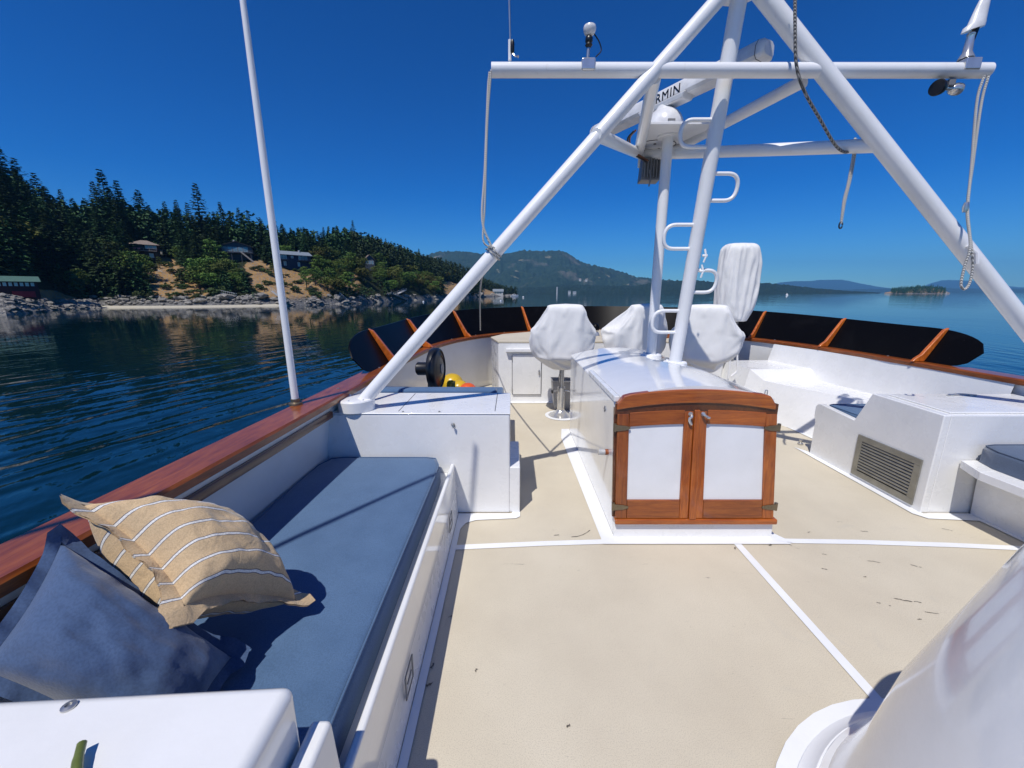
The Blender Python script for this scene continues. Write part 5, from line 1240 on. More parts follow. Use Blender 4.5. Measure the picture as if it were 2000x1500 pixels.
# draped cloth: vertex tables of covers that were left to sag over a seat and over a lamp head 
CHAIR_CLOTH = (31, 68, [-0.4367, -0.2828, 0.6276], [0.4355, 0.3175, 1.4857],
 [503,226,16,-12,10,-7,-10,-7,-9,-12,-10,-24,-26,-25,-23,-21,-22,-22,-22,-17,-20,-23,-25,-28,-17,-26,-26,-16,-8,-9,1,-7,9,8,0,-3,-7,-11,-13,-7,-12,-4,8,23,17,38,35,28,21,24,23,17,23,20,22,21,22,26,29,33,28,17,13,-2,-10,2,10,-9,2,26,-2,-4,8,-11,-6,1,-11,-15,-13,-23,-28,-30,-24,-23,-22,-23,-18,-21,-22,-21,-23,-28,-23,-25,-26,-21,-9,-5,-8,-6,17,1,-3,-2,-10,-7,-5,-7,-5,-3,9,10,20,35,36,30,23,26,23,21,23,22,23,24,22,26,31,35,29,16,13,-7,-2,10,1,-12,13,17,-9,11,-5,-9,10,-8,-18,-11,-14,-26,-30,-28,-26,-25,-24,-24,-19,-25,-19,-22,-27,-30,-24,-26,-28,-23,-2,-15,-7,9,7,-8,1,-9,-1,7,-8,-8,-10,3,2,20,6,35,37,33,25,27,25,24,24,25,24,25,24,29,35,38,28,16,5,-1,8,2,-8,-5,20,-8,18,-3,6,-7,4,-16,-10,-11,-18,-25,-29,-28,-30,-25,-26,-26,-25,-26,-21,-26,-26,-31,-26,-29,-30,-23,-1,-11,-11,11,-6,-1,-9,5,12,-1,-13,-2,-9,1,16,2,5,31,39,34,27,30,29,25,27,27,27,27,26,31,40,41,29,8,17,0,0,-13,0,14,-10,21,12,-10,15,-1,-6,-11,-10,-17,-22,-25,-30,-27,-35,-22,-29,-29,-29,-28,-28,-22,-30,-29,-34,-24,-31,-26,-10,-17,-2,0,-4,-9,7,16,3,-1,0,-11,8,8,-1,5,-3,26,35,37,30,33,32,29,30,29,30,28,29,34,45,44,27,20,12,-12,-2,-8,14,1,-11,35,1,-5,3,9,-6,-9,-8,-24,-24,-26,-32,-30,-28,-26,-33,-31,-34,-30,-29,-29,-26,-28,-32,-35,-27,-29,-22,-18,2,-10,-5,1,17,7,0,1,0,3,6,2,-7,-5,25,19,33,36,35,33,34,31,32,32,31,30,33,36,42,44,15,31,15,-9,9,-7,14,0,-8,28,-3,4,0,3,0,-6,-9,-25,-25,-30,-35,-30,-27,-29,-36,-34,-36,-34,-31,-32,-31,-30,-28,-37,-39,-26,-23,-17,-3,-16,2,8,10,-3,5,5,2,-1,4,3,-12,7,30,19,36,35,39,33,36,34,35,34,34,34,37,36,39,40,21,34,9,15,-3,-3,10,10,-17,20,7,7,0,2,-1,-4,-11,-22,-27,-36,-38,-26,-30,-34,-37,-38,-40,-37,-35,-36,-34,-34,-36,-29,-40,-34,-21,-18,-4,-17,6,5,7,4,4,-1,-3,5,-4,-2,0,7,34,21,40,36,41,36,38,38,38,38,38,39,41,38,41,29,37,37,18,0,1,18,-2,5,-21,33,8,1,1,-2,-2,-5,-11,-25,-27,-41,-34,-30,-32,-38,-40,-44,-42,-41,-38,-40,-40,-38,-39,-32,-34,-35,-27,-20,-7,-9,6,0,3,4,-8,9,-2,-10,13,-1,-1,5,38,22,43,45,39,40,42,42,41,42,43,43,45,44,36,35,42,41,10,1,22,18,-12,-5,-9,37,1,-4,2,-2,-5,-7,-13,-29,-29,-40,-35,-28,-38,-39,-43,-47,-45,-44,-42,-42,-45,-42,-38,-34,-33,-34,-31,-26,-9,3,-9,3,-1,1,-7,13,-9,-11,14,7,1,4,42,23,43,54,37,44,44,45,45,45,46,48,47,48,34,39,44,42,5,19,25,13,-13,-2,-5,29,-4,-2,0,-5,-3,-12,-16,-34,-31,-39,-29,-34,-40,-39,-45,-49,-46,-47,-44,-45,-46,-41,-39,-36,-37,-29,-33,-29,-10,-15,-8,8,-3,8,-6,12,-11,-11,9,15,5,2,43,27,45,58,34,46,46,47,47,47,49,49,51,48,35,43,45,42,9,27,21,9,-10,3,-3,12,1,-1,6,-6,-12,-9,-21,-37,-37,-27,-36,-35,-44,-50,-45,-38,-48,-47,-45,-48,-42,-41,-40,-36,-33,-36,-35,-32,-25,1,-14,-1,8,0,7,-1,-1,-14,17,0,6,8,43,32,47,60,31,47,48,48,49,49,49,51,52,48,39,45,45,41,17,29,16,6,-4,-7,0,27,1,-2,0,-8,-10,-11,-24,-43,-40,-28,-36,-47,-42,-50,-45,-33,-45,-47,-47,-37,-39,-42,-41,-41,-41,-38,-35,-37,-28,-2,-11,-5,2,4,4,5,0,-12,14,7,4,10,42,36,48,60,29,48,49,50,49,50,51,51,53,49,41,45,44,43,29,25,2,0,3,6,9,18,-4,-7,-8,-13,-1,-1,-28,-44,-43,-34,-37,-47,-43,-50,-45,-30,-43,-45,-42,-42,-43,-43,-44,-45,-39,-32,-34,-39,-28,-4,-9,-2,8,-8,-3,-2,-1,-1,4,8,9,21,41,39,49,57,29,49,49,51,50,50,51,51,53,49,43,43,43,43,39,23,10,7,6,5,6,-11,-14,-5,-6,2,1,0,-33,-42,-36,-43,-40,-45,-48,-47,-45,-29,-40,-45,-50,-44,-43,-42,-43,-35,-27,-36,-41,-37,-28,-19,8,3,2,0,0,0,-1,1,0,-1,-1,25,40,44,45,54,29,49,49,51,50,50,51,50,53,49,43,46,40,43,39,22,4,8,8,9,11,-28,8,-9,7,0,-2,-17,-40,-30,-42,-31,-49,-40,-50,-47,-47,-41,-40,-31,-48,-48,-43,-38,-37,-27,-34,-42,-43,-28,-22,-15,-28,2,5,3,0,-1,-2,-2,1,5,14,27,44,37,45,49,28,50,50,49,50,50,50,49,53,48,44,42,43,44,32,17,23,4,8,4,9,-26,19,0,2,-9,-21,-7,-45,-19,-39,-45,-30,-41,-50,-47,-48,-47,-47,-19,-48,-48,-50,-30,-33,-28,-37,-43,-29,-32,-10,-18,-31,-25,-5,-4,1,3,5,5,11,17,6,31,45,31,47,43,24,50,51,48,49,50,48,49,53,48,44,35,48,44,22,36,2,8,5,13,2,-5,11,0,-6,-22,-7,-12,-43,-19,-26,-45,-51,-18,-49,-46,-46,-46,-24,-46,-48,-47,-48,-45,-14,-30,-45,-22,-37,-29,0,-33,-22,-32,-14,2,-11,8,11,11,15,3,7,38,45,25,48,37,23,49,46,52,48,48,47,50,51,48,43,34,47,34,41,34,4,10,3,-7,3,8,-7,-14,8,-4,-13,-21,-34,-18,-28,-36,-46,-52,-17,-43,-41,-46,-45,-43,-40,-33,-42,-26,-42,-31,-26,-31,-38,-26,1,-37,-31,-14,-16,-27,11,10,7,15,3,-5,27,36,46,20,42,33,26,47,46,48,47,45,47,52,47,48,41,39,35,49,37,31,7,9,4,-7,10,-26,-15,-8,0,9,-11,-22,-26,-31,-9,-32,-43,-43,-37,-32,-28,-43,-43,-44,-45,-42,-25,-48,-6,-43,-36,-39,-21,-23,6,-36,-30,-19,-29,-18,4,5,20,4,2,7,37,29,45,30,21,27,29,46,46,45,45,44,47,48,47,45,42,35,39,48,29,23,12,9,4,3,-2,-43,-5,8,-4,-17,-10,-14,-13,-42,-21,-22,-45,11,-37,-42,-45,-40,-39,-38,-43,-35,-38,-40,-42,14,-37,-33,-3,-23,-43,-12,-26,-25,-34,-14,0,4,16,5,10,7,37,28,45,21,29,3,34,49,44,43,43,43,45,45,43,44,42,36,32,41,20,19,18,8,2,1,2,-34,2,0,-13,0,-9,-15,-35,-15,-18,-17,-18,-37,-12,-40,-44,-39,-39,-40,-40,-40,-40,-40,-20,-10,-36,-26,-7,-46,-25,-22,-17,-17,-18,-7,-2,3,11,10,13,8,34,35,24,15,26,8,41,44,41,41,40,41,43,41,41,41,39,32,28,35,18,19,17,5,4,9,-7,-21,-2,-5,-8,-8,-22,8,8,-20,-24,-36,-22,-23,-28,-37,-40,-34,-35,-36,-37,-37,-36,-36,-37,-29,-32,-31,-21,-16,-9,-8,-3,-15,-12,-16,-7,4,9,8,13,6,19,15,29,28,26,24,37,36,33,38,36,37,40,37,37,36,34,25,21,33,18,22,14,8,8,12,2,-49,-7,-8,-5,-5,9,16,-25,-17,-19,-14,-28,-25,-32,-32,-33,-30,-31,-27,-33,-28,-30,-31,-31,-26,-29,-26,-24,-17,-12,-11,-13,-12,-7,-12,-1,9,15,8,13,8,18,10,24,22,24,23,25,26,33,31,33,32,36,33,32,31,28,25,15,19,15,23,8,10,13,12,1,-46,-4,-1,8,14,14,-24,-20,-12,-14,-25,-9,-16,-30,-30,-30,-28,-29,-29,-27,-28,-27,-28,-27,-27,-24,-21,-23,-8,-11,-11,-16,-8,-7,-9,3,7,12,6,11,10,17,8,24,20,21,13,26,29,19,30,25,28,32,29,28,27,24,22,21,21,12,16,4,9,10,4,0,-28,10,16,10,6,-19,-21,-20,-10,-10,-19,-24,-7,-19,-27,-26,-25,-26,-26,-25,-26,-27,-25,-23,-19,-20,-16,-21,-13,-1,-9,-17,-7,-7,-12,8,8,11,3,9,13,15,10,19,19,17,12,19,26,23,16,22,24,24,25,25,24,22,18,22,15,5,8,4,9,9,6,8,16,7,0,-4,-8,-9,-25,-19,-8,-7,-13,-20,-21,-15,-16,-19,-22,-22,-23,-22,-23,-25,-22,-18,-17,-16,-13,-17,-14,-7,3,-14,-6,-12,-7,7,4,13,2,6,14,15,12,13,18,14,14,16,17,20,21,18,11,18,21,22,20,18,15,19,18,16,18,14,12,7,7,8,-15,6,-9,-7,0,-12,-25,-17,-8,-7,-4,-17,-17,-19,-18,-16,-12,-20,-19,-19,-19,-23,-18,-16,-14,-12,-6,-22,-9,-12,-4,-8,4,-12,-3,6,-1,13,3,2,13,16,13,8,17,11,13,14,17,12,17,20,16,14,10,14,16,15,13,15,14,21,13,14,20,7,3,13,-26,2,-4,-4,-6,-13,-20,-15,-11,-3,1,-14,-12,-15,-17,-16,-16,-14,-16,-15,-17,-17,-15,-14,-12,-9,-4,-16,-13,-10,-7,-8,-3,4,2,5,-2,9,1,3,9,14,13,7,13,9,12,13,12,14,12,15,14,14,16,14,13,12,8,16,11,18,8,8,15,2,1,13,-23,4,-7,-3,-6,-13,-17,-15,-10,5,-2,-12,-12,-9,-14,-11,-14,-14,-13,-13,-14,-16,-11,-10,-9,-6,1,-18,-9,-11,-7,-10,-5,-5,8,8,2,12,1,-1,7,13,11,5,12,7,11,7,12,13,13,11,12,7,14,14,11,7,6,11,8,19,4,4,15,-2,1,18,-50,-1,-1,-2,-3,-4,-4,-5,-6,-6,-7,-8,-7,-9,-8,-9,-9,-9,-9,-9,-8,-9,-8,-8,-7,-7,-7,-5,-6,-4,-4,-2,-2,-2,0,0,2,2,2,4,4,6,5,7,7,7,8,8,9,8,9,9,9,9,9,8,9,7,8,7,6,6,5,4,4,3,2,1],
 [171,24,2,6,8,11,-3,-4,12,6,17,-9,7,-14,1,6,-4,-2,15,4,-4,2,4,5,24,-4,0,16,-15,5,-16,5,-12,-13,-21,14,-18,-12,-1,-15,-17,-17,-18,-17,-17,-5,-6,8,-7,1,-4,-21,4,-13,13,-2,9,-2,-3,-2,4,11,13,23,3,17,5,17,13,-6,11,13,16,1,12,3,7,5,4,12,-9,10,-13,2,-12,-5,20,2,1,-3,4,10,25,-4,10,-3,-7,-15,-8,-5,-13,-20,-1,16,-1,-18,-18,-16,-20,-18,-17,-25,-12,-18,8,-6,-8,5,-3,-19,8,-8,6,-5,11,-3,-5,-1,8,20,14,21,15,9,13,0,10,17,14,4,9,14,5,15,-1,13,9,-5,8,-16,-3,-3,8,-6,13,-10,18,-4,5,8,25,-4,9,0,-22,-2,-11,-13,-25,-5,10,4,-21,-16,-15,-13,-17,-20,-22,-13,-30,-15,-3,0,-6,0,-1,-11,3,-11,8,-1,9,-2,-4,-2,13,20,21,24,7,14,8,14,6,24,-6,18,19,14,11,7,13,14,12,-9,5,-7,0,-15,10,-11,10,-5,16,10,-2,7,27,4,-1,2,-23,-11,-8,-20,-15,6,-10,-20,-6,-16,-15,-18,-16,-24,-6,-30,-32,-27,-9,2,-5,0,1,-13,1,0,9,-1,2,-1,-1,2,15,30,14,26,19,0,19,4,15,37,10,17,18,19,18,16,19,16,8,-5,3,2,-6,-28,7,-14,1,10,-3,28,23,-8,5,26,6,-4,-23,-9,-21,-23,-16,-13,-23,0,-15,-19,-25,-12,-21,-19,-25,-32,-33,-29,-14,0,-1,-1,1,-11,-4,15,-1,-2,4,1,-2,-4,21,26,26,30,21,18,7,18,8,49,22,25,27,20,24,24,26,17,-1,3,-2,14,-36,-24,-5,-9,-7,9,5,14,34,28,-8,1,25,5,-19,-16,-26,-22,-29,-22,-13,-22,-20,-23,-26,-26,-26,-26,-31,-29,-21,-34,-17,-6,1,3,-4,-8,-5,17,-8,10,0,-3,-6,4,40,4,28,34,24,29,8,21,16,58,25,32,28,30,29,32,31,22,-3,4,4,-13,-36,-21,-16,-6,-11,5,9,20,24,33,32,-3,0,14,-12,-23,-29,-25,-34,-26,-29,-26,-24,-26,-29,-34,-32,-32,-31,-39,-13,-41,-8,-22,1,9,-6,8,-1,-8,8,2,-2,-5,-7,26,40,-18,39,33,31,36,23,22,19,67,30,32,32,34,36,35,33,30,0,2,-5,-24,-31,-23,-17,-13,-12,0,10,29,26,29,36,29,-7,-9,-5,-22,-33,-29,-32,-34,-34,-30,-31,-31,-34,-38,-33,-34,-40,-43,-10,-47,-7,-29,-10,14,-5,5,-4,3,6,0,-1,-15,10,49,19,-21,40,44,37,23,36,30,25,77,35,34,37,38,39,39,36,32,5,2,-21,-20,-34,-23,-21,-23,-11,0,12,34,33,31,34,24,21,-20,-14,-16,-39,-34,-32,-40,-37,-37,-33,-34,-41,-40,-37,-40,-42,-48,-8,-53,-13,-15,-39,16,-5,5,1,6,3,1,-16,-3,38,40,6,-10,48,46,29,31,39,33,38,76,37,37,43,40,41,43,39,29,9,-2,-23,-29,-30,-23,-25,-31,-11,2,16,36,38,34,29,21,26,-2,-24,-14,-43,-36,-39,-43,-41,-40,-34,-38,-44,-42,-39,-46,-48,-51,-9,-52,-28,-1,-53,13,-4,4,5,4,4,-4,-16,10,46,31,-6,12,52,43,28,41,42,39,40,72,39,40,44,43,43,44,42,24,8,-2,-34,-24,-31,-25,-28,-27,-12,0,20,34,38,37,28,20,24,13,-21,-18,-43,-41,-43,-43,-41,-43,-39,-38,-43,-46,-47,-45,-51,-56,-10,-53,-30,-3,-60,12,-4,5,6,4,2,-6,-11,18,46,25,-2,19,54,35,39,45,46,42,41,68,42,41,46,44,43,48,43,21,13,-22,-25,-26,-28,-7,-30,-46,-12,-4,22,30,44,37,30,24,30,8,-16,-20,-39,-50,-42,-47,-43,-45,-39,-41,-46,-46,-42,-52,-53,-58,-17,-49,-32,-9,-64,11,-4,5,7,4,0,-5,-5,22,43,22,3,24,53,36,45,48,49,43,42,61,44,43,49,46,47,52,50,16,4,-20,-27,-15,-31,-5,-30,-46,-23,-10,22,46,41,35,31,26,19,9,-15,-16,-41,-54,-44,-46,-47,-46,-42,-41,-45,-48,-46,-52,-55,-59,-23,-44,-32,-14,-66,10,-6,3,12,2,0,-4,0,22,39,25,9,25,42,42,54,50,48,45,41,57,45,45,47,45,51,58,45,11,-15,24,-29,-15,-30,-8,-26,-44,-28,-23,35,36,32,27,28,6,29,31,-24,-11,-39,-53,-47,-47,-47,-44,-44,-45,-46,-52,-51,-53,-56,-53,-28,-40,-28,-17,-66,9,-11,12,9,0,-1,-2,1,21,36,32,21,21,29,45,54,49,49,46,47,49,42,47,49,51,53,57,36,18,-29,1,37,-19,-22,-15,-24,-41,-33,-22,3,25,27,28,29,42,38,-31,6,-16,-39,-42,-48,-48,-49,-46,-46,-47,-47,-51,-52,-55,-58,-50,-32,-22,-36,-18,-66,7,-16,20,9,-3,0,-1,0,19,32,26,32,26,26,47,55,49,48,45,49,43,48,47,50,53,53,51,15,44,-4,-38,16,32,-13,-14,-16,-33,-31,-33,8,5,27,35,35,44,-34,19,-2,-39,-41,-45,-29,-49,-48,-47,-48,-48,-48,-50,-53,-55,-54,-48,-15,-40,-32,-22,-65,2,-14,27,5,-5,0,1,-1,16,29,31,27,27,39,51,41,50,47,48,50,46,44,50,52,52,44,55,-6,51,23,-6,-50,32,6,-2,-4,-9,-16,-35,4,4,8,47,36,-44,34,9,-45,-32,-47,-43,-22,-35,-49,-49,-48,-49,-50,-50,-49,-49,-57,-45,-4,-48,-30,-33,-62,-4,-5,30,-2,-6,3,2,-4,12,28,41,16,35,52,24,55,50,49,46,49,43,48,50,53,40,54,54,-29,49,45,1,-1,-49,-7,-7,0,4,56,-3,3,7,8,3,-47,45,18,-50,-30,-38,-46,-20,-42,-21,-46,-50,-47,-49,-48,-47,-46,-54,-58,-32,0,-55,-28,-43,-61,-9,29,2,-5,0,1,-4,-5,12,27,43,15,57,18,34,57,51,52,49,48,46,48,40,52,53,51,49,-46,48,40,34,-9,3,-34,22,-13,10,16,20,24,-41,28,-58,28,43,-53,-43,-22,-42,-46,1,-26,-51,-44,-33,-49,-47,-50,-44,-52,-55,-43,-30,0,-56,-35,-49,-55,8,13,-3,-2,5,-5,-17,17,-3,28,31,43,17,34,42,57,53,51,52,45,49,41,47,52,48,52,48,-50,35,40,45,21,27,-24,-40,49,18,17,16,-6,-19,-49,-13,52,-25,-23,-32,-57,-41,-52,5,-27,-43,-26,-42,-50,-48,-43,-48,-52,-54,-19,-40,-2,-45,-59,-50,-43,14,-1,0,-1,-1,-3,-8,-1,12,18,38,25,26,42,49,53,52,51,49,48,41,46,49,48,42,49,49,-59,9,73,15,6,73,-20,5,14,18,23,28,0,-33,-24,10,-18,-59,-46,-16,-36,-46,2,-48,-31,-28,-10,-44,-47,-47,-43,-47,-47,-54,-6,-37,-16,-58,-28,-34,-70,3,1,-1,-1,0,3,0,0,-4,12,31,39,32,49,48,46,50,50,47,47,41,46,46,43,47,46,-13,-9,78,7,5,72,3,45,17,12,13,12,8,-4,-1,-9,-13,-51,-65,-11,-14,-53,-9,-28,-32,-37,-38,-38,-44,-45,-45,-44,-43,-42,-52,-2,-24,-48,-52,-19,-44,-59,-5,-4,0,-1,-3,-3,6,6,7,12,33,40,37,46,44,44,49,47,45,43,42,44,44,42,43,8,39,43,35,29,39,-50,35,30,18,11,20,13,15,-4,-2,-11,-15,-15,-25,-25,-33,-34,-41,-44,-40,-39,-37,-38,-34,-42,-43,-41,-41,-39,-46,-37,-39,-36,-36,-31,-38,-15,6,-16,5,-1,-4,-7,9,9,10,17,34,36,26,41,38,42,44,43,43,44,36,41,38,39,39,27,24,11,33,41,37,21,-33,19,17,14,19,14,25,-6,-14,-14,-14,-15,-25,-21,-28,-29,-34,-30,-36,-34,-36,-37,-38,-39,-39,-33,-35,-33,-39,-33,-42,-33,-27,-29,-34,-27,23,-8,-6,-7,2,2,6,6,10,23,13,32,31,36,30,40,37,37,39,41,35,37,34,32,30,22,15,24,32,42,19,24,30,10,9,9,11,3,9,-15,-8,-12,-13,-16,-18,-21,-28,-25,-40,-28,-26,-29,-34,-34,-36,-37,-36,-33,-32,-31,-32,-28,-37,-26,-22,-23,-39,-19,-4,28,3,-11,-4,-10,11,9,14,20,26,1,23,32,31,39,33,35,35,37,32,29,22,26,33,20,25,18,30,38,23,11,27,18,8,6,6,1,4,-2,-3,-4,-10,-20,-26,-21,-27,-22,-30,-36,-23,-20,-31,-31,-32,-35,-31,-31,-30,-28,-27,-25,-29,-21,-17,-19,-37,-19,-9,2,28,15,-3,-14,10,6,12,15,27,12,-4,25,27,34,30,31,34,33,10,29,28,29,23,28,18,14,26,34,27,13,11,16,7,13,9,0,-2,-5,1,2,-13,-20,-23,-22,-26,-17,-24,-28,-31,-23,-19,-25,-29,-32,-28,-28,-27,-26,-22,-19,-21,-21,-12,-17,-27,-17,-12,-11,4,19,24,11,8,4,11,13,24,7,9,-5,12,21,22,29,28,30,24,27,25,25,27,22,12,13,20,28,30,14,14,-1,5,15,14,-4,-4,-4,0,6,-14,-18,-18,-23,-28,-7,-21,-20,-27,-23,-23,-19,-25,-28,-25,-25,-22,-25,-19,-15,-13,-21,-8,-17,-15,-16,-10,-13,-7,8,6,11,21,17,14,14,15,12,12,14,10,9,-3,24,25,25,26,25,23,23,21,17,10,10,12,26,30,12,15,9,0,6,9,3,-6,-6,-1,0,-14,-13,-15,-21,-26,-8,-9,-17,-20,-21,-22,-18,-25,-23,-22,-18,-23,-17,-18,-12,-11,-14,-10,-11,-15,-9,-12,-2,-6,5,1,-9,3,9,11,13,13,8,10,19,11,14,17,23,21,24,23,21,19,19,18,13,7,7,8,21,32,6,8,9,0,16,10,-5,-6,-8,-3,8,-16,-13,-13,-21,-22,-3,-12,-7,-17,-16,-19,-18,-22,-18,-18,-16,-17,-20,-14,-9,-7,-15,-4,-14,-2,-17,-5,0,2,6,5,-14,-6,0,8,20,18,6,13,-7,18,16,14,19,17,21,16,13,13,12,13,12,11,11,10,9,9,7,6,6,4,3,2,0,0,-2,-3,-4,-6,-6,-7,-9,-9,-10,-11,-11,-12,-13,-12,-13,-13,-13,-13,-13,-12,-12,-12,-11,-10,-9,-8,-8,-6,-5,-4,-3,-2,-1,1,2,3,4,5,6,8,8,9,10,11,12,12,12,13,13],
